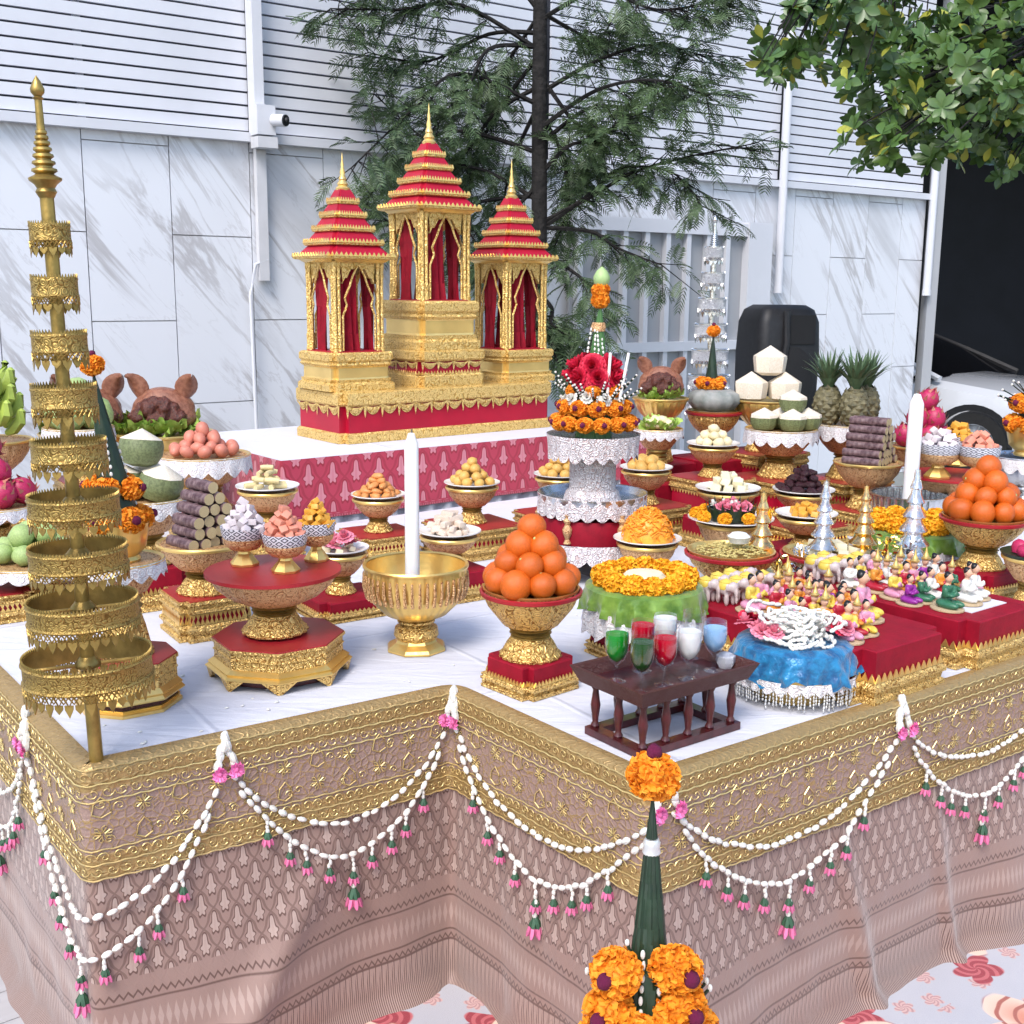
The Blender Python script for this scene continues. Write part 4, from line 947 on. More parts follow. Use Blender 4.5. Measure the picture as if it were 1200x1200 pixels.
# ---- candle bowl
def candle(label, P, z0, z1, r, group='tall white candles'):
    h = z1-z0; o = thing('candle', label, 'candle', (P[0], P[1], z0), 0, group)
    MB().lathe([(r*1.02, 0), (r, h*.3), (r*.97, h*.90), (r*.9, h*.915), (r*.62, h*.95), (r*.45, h*.975), (r*.15, h*.98)], 18).build('wax', M['wax'], o)
    MB().tube([(0, 0, h*.97), (r*.05, 0, h*.985), (0, 0, h)], r*.14, 5).build('wick', M['wick'], o); return o
def candle_bowl(label, P, zf, zb, zr, r, mt, mtb, group='candle bowls'):
    o = thing('candle_bowl', label, 'bowl', (P[0], P[1], zf), .3, group); s_ = zb-zf; h = zr-zf; k = r*.60
    MB().lathe([(k, 0), (k*1.02, s_*.06), (k*.95, s_*.14), (k*.72, s_*.25), (k*.66, s_*.34)], 8, ph=.2).build('foot', mt, o, flat=True)
    MB().lathe([(k*.64, s_*.32), (k*.74, s_*.45), (k*.70, s_*.68), (k*.5, s_*.8), (k*.62, s_*.86), (k*.62, s_*.92), (k*.45, s_*1.0)], 28).build('stem', mtb, o)
    d = h-s_; seg = 120; rings = []
    for rr, z in ((.40, s_*.98), (.62, s_+d*.08), (.84, s_+d*.3), (.96, s_+d*.55), (1.0, s_+d*.8), (1.0, h*.99)):
        ring = []
        for i in range(seg):
            a = 2*math.pi*i/seg; f = (z-s_)/d; w_ = .018*math.cos(a*30)*(1 if .28 < f < .9 else .15); ring.append((r*rr*(1+w_)*math.cos(a), r*rr*(1+w_)*math.sin(a), z))
        rings.append(ring)
    t = MB(); t.loft(rings, 0, (True, False)); t.lathe([(r*.985, h*.99), (r*.94, s_+d*.6), (r*.7, s_+d*.22), (0, s_+d*.14)], 60, cap=(False, False)); t.build('bowl', mt, o)
    MB().lathe([(r*.98, h-.006), (r*1.03, h-.005), (r*1.04, h), (r*1.02, h+.004), (r*.97, h+.001)], 60, cap=(False, False)).build('rim', mt, o)
    t = MB()
    for i in range(44):                                   # pendant gadroons round the side
        a = 2*math.pi*i/44; ca, sa = math.cos(a), math.sin(a); t.tube([(r*1.015*ca, r*1.015*sa, s_+d*.86), (r*1.02*ca, r*1.02*sa, s_+d*.62), (r*.955*ca, r*.955*sa, s_+d*.40)], [r*.022, r*.030, r*.036], 5)
    t.build('gadroon', M['goldp'] if mt is M['gold'] else M['silver'], o); return o
# ---- fruit
def coconut_mesh(white):
    t = MB(); n = 7 if white else 9
    if white: t.lathe([(.55, -.80), (.90, -.62), (1.0, .15), (.98, .30), (0, .92)], n, mi=0)
    else:
        t.lathe([(.35, -.86), (.72, -.74), (.96, -.35), (1.0, .05), (.93, .34)], 14, cap=(True, False)); t.lathe([(.93, .34), (.90, .38), (0, .84)], 9, mi=1, cap=(False, False))
    return t
COCW = coconut_mesh(True).mesh('coconut', [M['cocow']], ang=20); COCG = coconut_mesh(False).mesh('coconut', [M['coco'], M['cocow']], ang=30)
t = MB(); t.lathe([(.4, -.86), (.75, -.7), (.97, -.3), (1.0, .1)], 12, mi=1, cap=(True, False)); t.lathe([(1.0, .1), (.96, .3), (0, .8)], 8, mi=0, cap=(False, False)); COCH = t.mesh('coconut', [M['cocow'], M['coco']], ang=25)
def cane_mesh(seed):
    rg = random.Random(seed); t = MB(); prof = [(.98, -1)]; xs = [-1, -.55+rg.uniform(-.1, .1), .05, .55, 1]
    pts = []; rs = []
    for i in range(17):
        x = -1+i/8; pts.append((x, 0, 0)); near = min(abs(x-q) for q in (-.5+rg.uniform(-.02, .02), .25)); rs.append(.160+(.028 if near < .07 else 0))
    t.tube(pts, rs, 12); t.m[-1] = 1; t.m[-2] = 1; return t.mesh('sugarcane_stick', [M['cane'], M['canee']], ang=45)
CANE = [cane_mesh(k) for k in range(3)]
def canes(P, z, rows, L, r, ang, label, group):
    u = Vector((math.cos(ang), math.sin(ang), 0)); v = Vector((-u.y, u.x, 0))
    for k, n in enumerate(rows):
        for i in range(n):
            o = inst(random.choice(CANE), 'sugarcane_stick', None, Vector((P[0], P[1], z+r+k*r*1.78))+v*((i-(n-1)/2)*2.04*r)+u*random.uniform(-.006, .006), (random.uniform(0, 6), 0, ang+random.uniform(-.03, .03)), (L/2, r/.17, r/.17))
            o.rotation_euler = (0, 0, ang+random.uniform(-.03, .03)); tag(o, ('%s row of ' % ('bottom', 'second', 'third', 'fourth', 'fifth', 'topmost')[k]).join(label.split('stick in ')).replace('sugarcane', 'sugarcane stick in the'), 'sugarcane', group)
def pineapple(label, P, z, r, h, hc):
    o = thing('pineapple', label, 'pineapple', (P[0], P[1], z), random.uniform(0, 6), 'pineapples on the lace edged tray'); t = MB(); N = 64
    t.lathe([(r*.5, 0), (r*.8, h*.1), (r*.93, h*.35), (r*.95, h*.6), (r*.8, h*.88), (r*.4, h)], 18)
    for i in range(N):
        f = (i+.5)/N; a = i*2.39996; zz = h*f; rr = r*(.93*math.sin(math.pi*(f*.72+.17))**.6); d = Vector((math.cos(a), math.sin(a), (f-.5)*.5)).normalized(); c_ = Vector((rr*math.cos(a), rr*math.sin(a), zz)); u = Vector((-math.sin(a), math.cos(a), 0)); v = d.cross(u); s_ = r*.30
        t.add([c_+u*s_, c_+v*s_, c_-u*s_, c_-v*s_, c_+d*r*.14], [(0, 1, 4), (1, 2, 4), (2, 3, 4), (3, 0, 4)])
    t.build('fruit', M['pine'], o, flat=True); t = MB()
    for i in range(46):
        a = i*2.39996; f = i/46; out = (.3+1.0*f); L = hc*(1.0-.25*f)*random.uniform(.9, 1.1); d = Vector((math.cos(a), math.sin(a), 0)); s_ = Vector((-d.y, d.x, 0)); vs = []
        for q in (0, .35, .7, 1):
            c_ = Vector((0, 0, h*.97))+d*(r*.2+out*L*.65*q**1.3)+Vector((0, 0, L*(q-.30*out*q*q))); w_ = r*.20*(1-q**1.5)+.0005; vs += [c_-s_*w_+Vector((0, 0, w_*.3)), c_, c_+s_*w_+Vector((0, 0, w_*.3))]
        t.add(vs, [(3*k+j, 3*k+j+1, 3*k+j+4, 3*k+j+3) for k in range(3) for j in range(2)])
    t.build('crown', M['pineg'], o, flat=True)
def dragon_mesh():
    t = MB(); t.ball((0, 0, 0), (.86, .86, 1.0), 16, 12); N = 26
    for i in range(N):
        z = 1-2*(i+.5)/N; a = i*2.39996; q = math.sqrt(1-z*z); d = Vector((q*math.cos(a), q*math.sin(a), z)); up = Vector((0, 0, 1)); v = (up-d*up.dot(d)); v = v.normalized() if v.length > .1 else Vector((1, 0, 0)); u = d.cross(v); c_ = Vector((d.x*.86, d.y*.86, d.z))
        t.add([c_-u*.16, c_+u*.16, c_+v*.30+d*.16+u*.05, c_+v*.52+d*.24, c_+v*.30+d*.16-u*.05], [(0, 1, 2, 3, 4)], 1)
    return t.mesh('dragon_fruit', [M['dragon'], M['dragong']], ang=50)
DRAG = dragon_mesh(); APPLE = MB().lathe([(.15, -.75), (.55, -.85), (.92, -.3), (1.0, .15), (.75, .62), (.3, .72), (.05, .55)], 16).mesh('rose_apple', M['dragon'], ang=60)
# ---- pig head: domed skin shell, dark open flesh towards the viewer, curled ears
def pig_meshes():
    body = remesh([((0, .1, .42), (.80, .62, .48)), ((-.42, 0, .22), (.42, .45, .34)), ((.42, 0, .22), (.42, .45, .34)), ((0, .45, .36), (.5, .55, .36)), ((0, .0, .72), (.5, .4, .25))], .045, [M['pig']], 'skin')
    fl = remesh([((0, -.40, .42), (.56, .24, .36)), ((-.44, -.42, .22), (.30, .2, .22)), ((.44, -.42, .22), (.30, .2, .22)), ((-.20, -.58, .44), (.14, .14, .28)), ((.22, -.57, .42), (.13, .14, .28)), ((.02, -.55, .62), (.12, .12, .16)), ((0, -.62, .17), (.22, .14, .16))], .04, [M['pigd']], 'flesh')
    for v in fl.vertices: v.co += v.normal*(.07*noise.noise(v.co*7)+.03*noise.noise(v.co*19))
    ear = MB(); n, m_ = 9, 7; vs = []
    for i in range(n):
        u = -1+2*i/(n-1)
        for j in range(m_):
            v = j/(m_-1); w_ = .27*(math.sin(math.pi*min(1, .18+v*.80)))**.8*(1-.55*v); cur = .20*v*v*v; vs.append((u*w_, -.12*(1-u*u)*(1-v*.6)-cur, .62*v-.14*v*v*v+.05*u*u))
    ear.add(vs, [(i*m_+j, (i+1)*m_+j, (i+1)*m_+j+1, i*m_+j+1) for i in range(n-1) for j in range(m_-1)])
    k = len(ear.v); ear.add([(x*.93, y+.05, z) for x, y, z in vs], [(i*m_+j+1, (i+1)*m_+j+1, (i+1)*m_+j, i*m_+j) for i in range(n-1) for j in range(m_-1)])
    return body, fl, ear.mesh('ear', M['pig'], ang=180)
PIG = pig_meshes()
def pig(label, P, z, s_, rz=0):
    o = thing('pig_head', label, 'pig head', (P[0], P[1], z), rz, 'boiled pig heads on beds of lettuce')
    inst(PIG[0], 'skin', o, None, None, s_); inst(PIG[1], 'flesh', o, None, None, s_)
    for sg in (-1, 1): inst(PIG[2], 'ear', o, (sg*.50*s_, .08*s_, .72*s_), (.25, sg*.30, sg*.45), s_*1.3)
# ---- patterned paper bowls
m, b = start('blue_white_pattern'); M['pat'] = m
u, v, _ = sep(coord('Object', 1)); an = mth('ARCTAN2', v, u); _, _, zz_ = sep(coord('Object', 1))
p_ = mth('FRACT', an*2.0+zz_*60); q_ = mth('FRACT', an*2.0-zz_*60)
dd_ = mth('MINIMUM', mth('ABSOLUTE', p_-.5), mth('ABSOLUTE', q_-.5))
plug(b.inputs['Base Color'], mixc(step(dd_, .10, .14), (.74, .74, .78), mixc(step(dd_, .26, .29), (.012, .014, .04), (.70, .70, .75)))); b.inputs['Roughness'].default_value = .3
def cup(label, P, z0, zr, r, group='small gold cups lined with patterned bowls'):
    h = zr-z0; o = thing('footed_cup', label, 'cup', (P[0], P[1], z0), random.uniform(0, 6), group)
    MB().lathe([(r*.62, 0), (r*.64, h*.06), (r*.5, h*.16), (r*.3, h*.30), (r*.26, h*.38)], 8).build('foot', M['gold'], o, flat=True)
    MB().lathe([(r*.26, h*.36), (r*.6, h*.42), (r*.86, h*.56), (r*.92, h*.70), (r*.85, h*.70)], 30).build('bowl', M['goldp'], o)
    MB().lathe([(r*.80, h*.64), (r*.95, h*.78), (r*1.0, h), (r*.96, h), (r*.8, h*.8), (0, h*.78)], 30, cap=(False, False)).build('paper_bowl', M['pat'], o); return o
# ================================================================ THE OFFERINGS, from the left front
def base(c_, r_, z=TZ): return at(c_, r_, z)
def Z(P, r_): return zat(P, r_)
# ---- bronze nine tiered tower at the front left corner
def tower(label, P, z0, ztop, tiers, mt, mtc, pole_r, fin_z, group=None, name='tiered_tower', pend=True):
    o = thing(name, label, 'tiered tower', (P[0], P[1], z0), 0, group)
    if name == 'tiered_tower' and mt is M['bronze']: o.rotation_euler = (0, R(-1.3), 0)
    MB().tube([(0, 0, 0), (0, 0, (fin_z-z0)*.5), (0, 0, fin_z-z0)], [pole_r*1.05, pole_r, pole_r*.95], 14).build('pole', mt, o)
    H = ztop-fin_z; f0 = fin_z-z0; q = pole_r
    prof = [(q*1.0, 0), (q*1.45, H*.05), (q*1.2, H*.08), (q*1.5, H*.11), (q*2.2, H*.145), (q*2.25, H*.165), (q*1.4, H*.19)]
    z = .20
    for k in range(7):
        r_ = q*(1.75-.16*k); prof += [(r_*.7, H*z), (r_, H*(z+.02)), (r_*.95, H*(z+.04)), (r_*.65, H*(z+.05))]; z += .062-.004*k
    prof += [(q*.55, H*(z+.01)), (q*.5, H*.80), (q*.75, H*.815), (q*.5, H*.83), (q*.9, H*.86), (q*.95, H*.89), (q*.55, H*.95), (0, H)]
    MB().lathe(prof, 18, c=(0, 0, f0)).build('finial', mt, o)
    for zt, zb, r_ in tiers:
        t = zt-z0; bt = zb-z0; h = t-bt; tr = sub('tier', o); n = max(14, int(r_*340))
        MB().lathe([(r_*.985, t-h*.58), (r_*1.0, t-h*.58), (r_*1.03, t-h*.54), (r_*1.0, t-h*.50), (r_*1.0, t-h*.20), (r_*1.03, t-h*.15), (r_*1.0, t-h*.1), (r_*.985, t-h*.1)], 48, cap=(False, False)).build('band', mtc, tr)
        MB().lathe([(r_*.975, t-h*.58), (r_*.975, t-h*.1), (r_*.985, t-h*.1), (r_*.985, t-h*.58)], 48, cap=(False, False)).build('band_lining', mt, tr)
        c_ = MB(); m_ = n*3
        for i in range(m_):
            a0, a1 = 2*math.pi*i/m_, 2*math.pi*(i+.85)/m_; am = (a0+a1)/2
            vs = []
            for rr in (r_*.985, r_*1.01): vs += [(rr*math.cos(a0), rr*math.sin(a0), t-h*.11), (rr*math.cos(a1), rr*math.sin(a1), t-h*.11), (rr*math.cos(am+.2/n), rr*math.sin(am+.2/n), t-h*.02)]
            c_.add(vs, [(0, 2, 1), (3, 4, 5), (0, 1, 4, 3), (1, 2, 5, 4), (2, 0, 3, 5)])
        c_.build('crown_edge', mt, tr, flat=True)
        c_ = MB(); zl = t-h*.57; dz = h*.45
        def pp(a, z_, rr): return (rr*math.cos(a), rr*math.sin(a), z_)
        for i in range(n):
            a = 2*math.pi*i/n; st = 2*math.pi/n; rr = r_*1.0
            th = .0014+r_*.006
            c_.tube([pp(a, zl, rr), pp(a+st*.5, zl-dz*.42, rr), pp(a+st, zl, rr)], th, 4)
            c_.tube([pp(a+st*.5, zl, rr), pp(a+st, zl-dz*.30, rr), pp(a+st*1.5, zl, rr)], th*.8, 4)
            lo = dz*(.95 if i % 2 else .78); vs = []
            for d_ in (.99, 1.012):
                vs += [pp(a+st*.5-st*.42, zl-dz*.36, rr*d_), pp(a+st*.5+st*.42, zl-dz*.36, rr*d_), pp(a+st*.5+st*.40, zl-dz*.55, rr*d_), pp(a+st*.5, zl-lo, rr*d_), pp(a+st*.5-st*.40, zl-dz*.55, rr*d_)]
            c_.add(vs, [(4, 3, 2, 1, 0), (5, 6, 7, 8, 9), (0, 1, 6, 5), (1, 2, 7, 6), (2, 3, 8, 7), (3, 4, 9, 8), (4, 0, 5, 9)])
        c_.build('fringe', mt, tr, flat=True)
        c_ = MB()
        for k in range(4): a = k*math.pi/2+.4; c_.tube([(0, 0, t-h*.3), (r_*.99*math.cos(a), r_*.99*math.sin(a), t-h*.3)], .0028+r_*.012, 6)
        c_.lathe([(pole_r*1.1, t-h*.40), (pole_r*1.9, t-h*.34), (pole_r*1.9, t-h*.26), (pole_r*1.1, t-h*.12)], 14); c_.build('spokes', mt, tr)
    return o
Pt = Vector((P1.x+.016, P1.y+.030, TZ))
W = lambda P, n: px(P, n)
tr_ = []
for (ry0, ry1, wd) in ((258, 302, 46), (320, 369, 52), (385, 434, 62), (447, 500, 73), (512, 560, 84), (576, 622, 102), (636, 684, 110), (698, 748, 124), (762, 816, 144)):
    q = Vector((Pt.x, Pt.y, zat(Pt, (ry0+ry1)/2))); tr_.append((zat(Pt, ry0), zat(Pt, ry1), W(q, wd/2)))
tower('antique bronze nine tiered ceremonial tower at the front left table corner', Pt, TZ+.001, zat(Pt, 88), tr_, M['bronze'], M['bronzec'], .0125, zat(Pt, 232))
# ---- octagonal stands
def octo(label, P, z0, z1, r, feet, rz=None):
    h = z1-z0; o = thing('octagonal_stand', label, 'stand', (P[0], P[1], z0), (AA+R(22.5)) if rz is None else rz, 'octagonal gold stands')
    def oc(q, z): return [(q*math.cos(k*math.pi/4), q*math.sin(k*math.pi/4), z) for k in range(8)]
    fb = h*.28 if feet else h*.05
    if feet:
        ft = []
        for k in range(8):
            a = k*math.pi/4; t = MB()
            for sg in (-1, 1):
                a1 = a+sg*math.pi/4; p = Vector((math.cos(a), math.sin(a), 0))*r*1.0; q = Vector((math.cos(a1), math.sin(a1), 0))*r*1.0; e = (q-p)
                nrm = Vector((-(p+q).x, -(p+q).y, 0)).normalized()*.010
                x0, x1 = p, p+e*.34; xb = p+e*.05
                vs = []
                for d in (Vector(), nrm): vs += [x0*1.04+d+Vector((0, 0, fb)), x1*1.04+d+Vector((0, 0, fb)), xb*1.0+d+Vector((0, 0, 0)), x0*1.0+d+Vector((0, 0, 0))]
                t.add(vs, [(0, 1, 2, 3), (7, 6, 5, 4), (0, 4, 5, 1), (1, 5, 6, 2), (2, 6, 7, 3), (3, 7, 4, 0)])
            t.build('foot', M['goldc'], o, flat=True)
        MB().loft([oc(r*.80, fb*.1), oc(r*.80, fb)]).build('inner_frame', M['maroon'], o, flat=True)
    else:
        MB().loft([oc(r*1.0, 0), oc(r*1.0, h*.06), oc(r*.93, h*.10), oc(r*.97, h*.14)]).build('foot_moulding', M['gold'], o, flat=True)
        MB().loft([oc(r*.92, h*.12), oc(r*.92, h*.26)]).build('dark_band', M['maroong'], o, flat=True); fb = h*.26
    k = h-fb
    MB().loft([oc(r*1.05, fb), oc(r*1.06, fb+k*.04), oc(r*1.0, fb+k*.12), oc(r*1.02, fb+k*.18), oc(r*.93, fb+k*.30)]).build('lower_moulding', M['gold'], o, flat=True)
    MB().loft([oc(r*.925, fb+k*.28), oc(r*.92, fb+k*.55), oc(r*.94, fb+k*.58), oc(r*.94, fb+k*.62), oc(r*.92, fb+k*.65), oc(r*.92, fb+k*.84)]).build('carved_band', M['goldf'], o, flat=True)
    MB().loft([oc(r*.92, fb+k*.83), oc(r*.96, fb+k*.87), oc(r*.96, h-.003)]).build('top_moulding', M['goldf'], o, flat=True)
    MB().loft([oc(r*.945, h-.004), oc(r*.94, h)]).build('top_board', M['redt'], o, flat=True); return o
P = base(152, 822); z = TZ
octo('octagonal gold stand with dark lower band beside the bronze tower', P, z, Z(P, 766), W(P, 60), False)
z = Z(P, 766); q = Vector((P.x, P.y, Z(P, 655)))
phan('lace edged gold pedestal tray carrying the leaf cone beside the bronze tower', P, z, Z(P, 655), W(q, 49), 'lace', .62)
P2 = P+Vector((0, .01, 0)); gold_cup('gold cup holding the leaf cone beside the bronze tower', P2, q.z-.006, Z(P2, 612), W(q, 31))
zc = Z(P2, 616); lean = px(q, -22); hh = Z(P2, 430)-zc
baisri('dark leaf cone leaning left with marigolds, just right of the bronze tower', P2, zc-.01, hh, W(q, 23), W(q, 17), [(5, W(q, 24), hh*.08), (4, W(q, 21), hh*.27)], W(q, 14), (lean, 0), needles=False)
# ---- three candy cups on the red disc
P = base(328, 788); octo('octagonal gold stand with pointed feet under the three candy cups', P, TZ, Z(P, 742), W(P, 80), True)
z0 = Z(P, 739); zt = Z(P, 667); q = Vector((P.x, P.y, zt)); Pd = P+Vector((px(q, -4), 0, 0))
phan('gold pedestal with wide red disc top carrying three candy cups', Pd, z0+.001, zt, W(q, 79), 'disc', .48)
for c_, r_, rim, hw, ms, lb, cl in ((287, 662, 616, 27, TARO, 'pale taro cube heaped in the left patterned cup', 'gold cup with patterned bowl of white taro cubes'), (335, 670, 624, 27, CORAL, 'coral pink candy cube heaped in the front patterned cup', 'gold cup with patterned bowl of coral pink candy'), (371, 657, 611, 23, AMBER, 'amber candy cube heaped in the right patterned cup', 'gold cup with patterned bowl of amber candy')):
    Pc = base(c_, r_, zt); zr = Z(Pc, rim); r = W(Vector((Pc.x, Pc.y, zr)), hw); cup(cl, Pc, zt+.001, zr, r)
    heap(Pc, zr-.004, [(8, r*.70, .0), (7, r*.52, r*.28), (5, r*.36, r*.58), (3, r*.2, r*.86), (1, 0, r*1.12)], ms, ms[0].name.split('.')[0], lb, 'candy', lb, .2, r*.22, .8)
# ---- gold candle bowl
P = base(488, 760); zr = Z(P, 661); q = Vector((P.x, P.y, zr)); candle_bowl('polished gold footed bowl with a tall white candle, front centre', P, TZ+.001, Z(P, 722), zr, W(q, 60), M['gold'], M['goldc'])
Pc = P+Vector((px(q, -4), 0, 0)); candle('white candle standing in the polished gold bowl, front centre', Pc, Z(P, 700), Z(Pc, 503), W(q, 8.5))
# ---- orange pyramids
def oranges(P, zt, r, ro, where, lab):
    L = [(9, r*.74, ro*.8), (6, r*.50, ro*1.95), (3, r*.28, ro*3.1), (1, 0, ro*4.2)]
    heap(P, zt, L[:], ORANGE, 'orange', None, 'orange', 'oranges piled on the tray '+where, .06, ro, 1.6, None, ['orange in the bottom ring of the pyramid '+where, 'orange in the second layer of the pyramid '+where, 'orange in the third layer of the pyramid '+where, 'topmost orange of the pyramid '+where])
P = base(621, 803); zt = Z(P, 768); plinth('dark red velvet plinth with gold base under the front orange pyramid', P, TZ+.001, zt, W(P, 42), style='red', rz=AA+R(8))
zr = Z(P, 690); q = Vector((P.x, P.y, zr)); phan('red rimmed gold pedestal tray holding the front orange pyramid', P, zt+.001, zr, W(q, 60), 'red', .60); oranges(P, zr, W(q, 58), W(q, 17.5), 'at the front centre', '')
# ---- sugar cane, left
P = base(243, 738); zt = Z(P, 692); plinth('red and gold plinth under the left sugarcane pile', P, TZ+.001, zt, W(P, 42), style='band')
zr = Z(P, 634); q = Vector((P.x, P.y, zr)); phan('gold pedestal tray holding the left sugarcane pile', P, zt+.001, zr, W(q, 54), 'gold', .6)
canes(P+Vector((.004, 0, 0)), zr-.012, [5, 4, 4, 3, 2, 1], W(q, 48), W(q, 7.2), R(-42), 'sugarcane stick in the left pile with pale cut ends', 'sugarcane sticks in the left pile')
# ---- coconuts, left
P = base(174, 706); zt = Z(P, 660); plinth('plain red plinth under the green coconuts, left', P, TZ+.001, zt, W(P, 40), style='red')
zr = Z(P, 582); q = Vector((P.x, P.y, zr)); phan('lace edged pedestal tray under the three green coconuts', P, zt+.001, zr, W(q, 52), 'lace', .6); r = W(q, 26)
for dx, dy, dz, rr, lb in ((-.85, -.1, .8, .0, 'green coconut with white cut top, lower left of the left three'), (.95, -.25, .8, .3, 'green coconut with white cut top, lower right of the left three'), (.1, .9, .8, .2, 'green coconut with white cut top, behind the left three'), (.05, .0, 2.35, .1, 'green coconut with white cut top, topmost of the left pile')):
    tag(inst(COCG, 'coconut', None, (P.x+dx*r, P.y+dy*r, zr+dz*r-.006), (random.uniform(-.2, .2), rr-.1, random.uniform(0, 6)), r), lb, 'coconut', 'green coconuts on the left')
# ---- eggs
P = base(243, 632); zt = Z(P, 596); plinth('red and gold plinth under the tray of pink eggs', P, TZ+.001, zt, W(P, 36), style='band')
zr = Z(P, 532); q = Vector((P.x, P.y, zr)); phan('lace edged pedestal tray of pink eggs, left of the shrine', P, zt+.001, zr, W(q, 54), 'lace', .55); r = W(q, 9.2)
heap(P, zr, [(10, r*3.6, r*.7), (7, r*2.2, r*1.0), (5, r*1.6, r*2.1), (1, 0, r*3.1)], EGG, 'egg', '', 'egg', 'pink eggs on the tray', .08, r, 1.2, None, ['pinkish egg in the outer ring on the lace edged tray', 'pinkish egg in the inner ring on the lace edged tray', 'pinkish egg in the upper layer on the lace edged tray', 'topmost pinkish egg on the lace edged tray'])
# ---- pig heads, left
for c_, lab, lab2, lab3, bc, fr in ((197, 'boiled brown pig head with dark open flesh, left of the shrine', 'green lettuce under the left pig head', 'gold bowl of lettuce under the left pig head', 'left of the shrine', 0), (112, 'boiled pig head mostly hidden behind the bronze tower', 'green lettuce behind the bronze tower under the hidden pig head', 'gold bowl behind the bronze tower under the hidden pig head', 'behind the bronze tower', .3)):
    P = base(c_, 604); zt = Z(P, 560); plinth('tall red plinth under the pig head '+bc, P, TZ+.001, zt, W(P, 38), style='band')
    zr = Z(P, 506); q = Vector((P.x, P.y, zr)); phan(lab3, P, zt+.001, zr, W(q, 58), 'plain', .5); lettuce(lab2, P, zr, W(q, 52), 22, W(q, 28)); pig(lab, P, zr+W(q, 8), W(q, 46), fr)
# ---- far left fruit
P = base(-12, 722); zt = Z(P, 690); plinth('red and gold plinth at the left edge under the guava tray', P, TZ+.001, zt, W(P, 42), style='band')
zr = Z(P, 662); q = Vector((P.x, P.y, zr)); Pg = base(44, 712); Pg.z = TZ; zr = Z(Pg, 655)
plinth('red plinth under the guava tray behind the bronze tower', Pg, TZ+.001, Z(Pg, 690), W(Pg, 42), style='band'); q = Vector((Pg.x, Pg.y, zr)); phan('lace edged gold tray of green guavas behind the bronze tower', Pg, Z(Pg, 690)+.001, zr, W(q, 66), 'lace', .5); r = W(q, 14)
heap(Pg, zr, [(7, r*2.4, r*.8), (2, r*.9, r*.9), (3, r*1.1, r*2.2)], GUAVA, 'guava', '', 'guava', 'green guavas behind the tower', .1, r, .4, None, ['green guava in the outer ring on the tray behind the bronze tower', 'green guava in the middle of the tray behind the bronze tower', 'green guava in the upper layer behind the bronze tower'])
P = base(-2, 655); zt = Z(P, 628); plinth('red plinth under the dragon fruit at the left edge', P, TZ+.001, zt, W(P, 38), style='red')
zr = Z(P, 592); q = Vector((P.x, P.y, zr)); phan('gold pedestal tray of dragon fruit at the left edge', P, zt+.001, zr, W(q, 46), 'lace', .55); r = W(q, 18)
for (dx, dy, dz) in ((-.9, -.5, .8), (.9, -.6, .8), (0, .8, .8), (-1.9, .4, .9), (1.7, .5, .9), (.35, -.1, 2.3), (-1.1, .2, 2.3), (-.1, 0, 3.9)):
    tag(inst(DRAG, 'dragon_fruit', None, (P.x+dx*r, P.y+dy*r, zr+dz*r), (random.uniform(-.8, .8), random.uniform(-.8, .8), random.uniform(0, 6)), r), ('topmost pink dragon fruit at the left edge' if dz > 3 else 'pink dragon fruit in the second layer at the left edge' if dz > 2 else 'pink dragon fruit in the bottom layer at the left edge'), 'dragon fruit', 'dragon fruit pile at the left edge')
P = base(-2, 615); zt = Z(P, 585); plinth('tall plinth at the left edge under the green bananas', P, TZ+.001, zt, W(P, 36), style='band')
zr = Z(P, 515); q = Vector((P.x, P.y, zr)); phan('gold pedestal tray of green bananas at the left edge', P, zt+.001, zr, W(q, 46), 'gold', .5); bn = thing('banana_bunch', 'bunch of small green bananas at the left edge', 'bananas', (P.x, P.y, zr)); r = W(q, 9)
for k in range(26):
    a = k*2.39996; f = k/26; rr = r*(3.6-2.6*f); zz = r*(.8+f*6.5); d = Vector((math.cos(a), math.sin(a), 0)); p0 = d*rr*.55+Vector((0, 0, zz)); t = MB(); t.tube([p0, p0+d*r*.9+Vector((0, 0, r*.5)), p0+d*r*1.9+Vector((0, 0, r*1.6)), p0+d*r*2.2+Vector((0, 0, r*3.0)), p0+d*r*2.2+Vector((0, 0, r*3.3))], [r*.35, r*.75, r*.8, r*.5, r*.15], 6); t.build('banana', M['banana'], bn)
P = base(100, 630); zt = Z(P, 600); zr = Z(P, 500); plinth('red plinth behind the bronze tower under the green melons', P, TZ+.001, zt, W(P, 34), style='band'); q = Vector((P.x, P.y, zr)); phan('gold tray of round green melons behind the bronze tower', P, zt+.001, zr, W(q, 40), 'lace', .5); r = W(q, 20)
heap(P, zr, [(4, r*1.15, r*.8), (1, 0, r*1.9)], GUAVA, 'green_melon', 'round pale green melon behind the bronze tower', 'melon', 'green melons behind the tower', .05, r, .3)
# ---- plates of sweets on pedestals
def sweet(c_, rb, r_pl, half, rp, style, hx, meshes, mname, lab, cat, layers, sc, plab, glab, fr=.55, lace_=False, tilt=.4):
    """c_: column, rb: table row of the foot, rp: row of the plinth top (None = no plinth), r_pl: row of the plate"""
    P = base(c_, rb); z = TZ+.001
    if rp: zt = Z(P, rp); plinth('plinth under the '+glab, P, z, zt, W(P, hx), style=style); z = zt+.001
    zr = Z(P, r_pl)-.012; q = Vector((P.x, P.y, zr)); r = W(q, half); phan('gold pedestal under the '+glab, P, z, zr, r*.95, 'gold', fr); plate(plab, P, zr+.001, r)
    if meshes: heap(P, zr+.006, [(n, r*a, r*b_) for n, a, b_ in layers], meshes, mname, lab, cat, lab, .18, r*sc, tilt)
    return P, zr+.008, r
LY = [(9, .62, .10), (7, .44, .26), (5, .30, .44), (3, .16, .60), (1, 0, .76)]
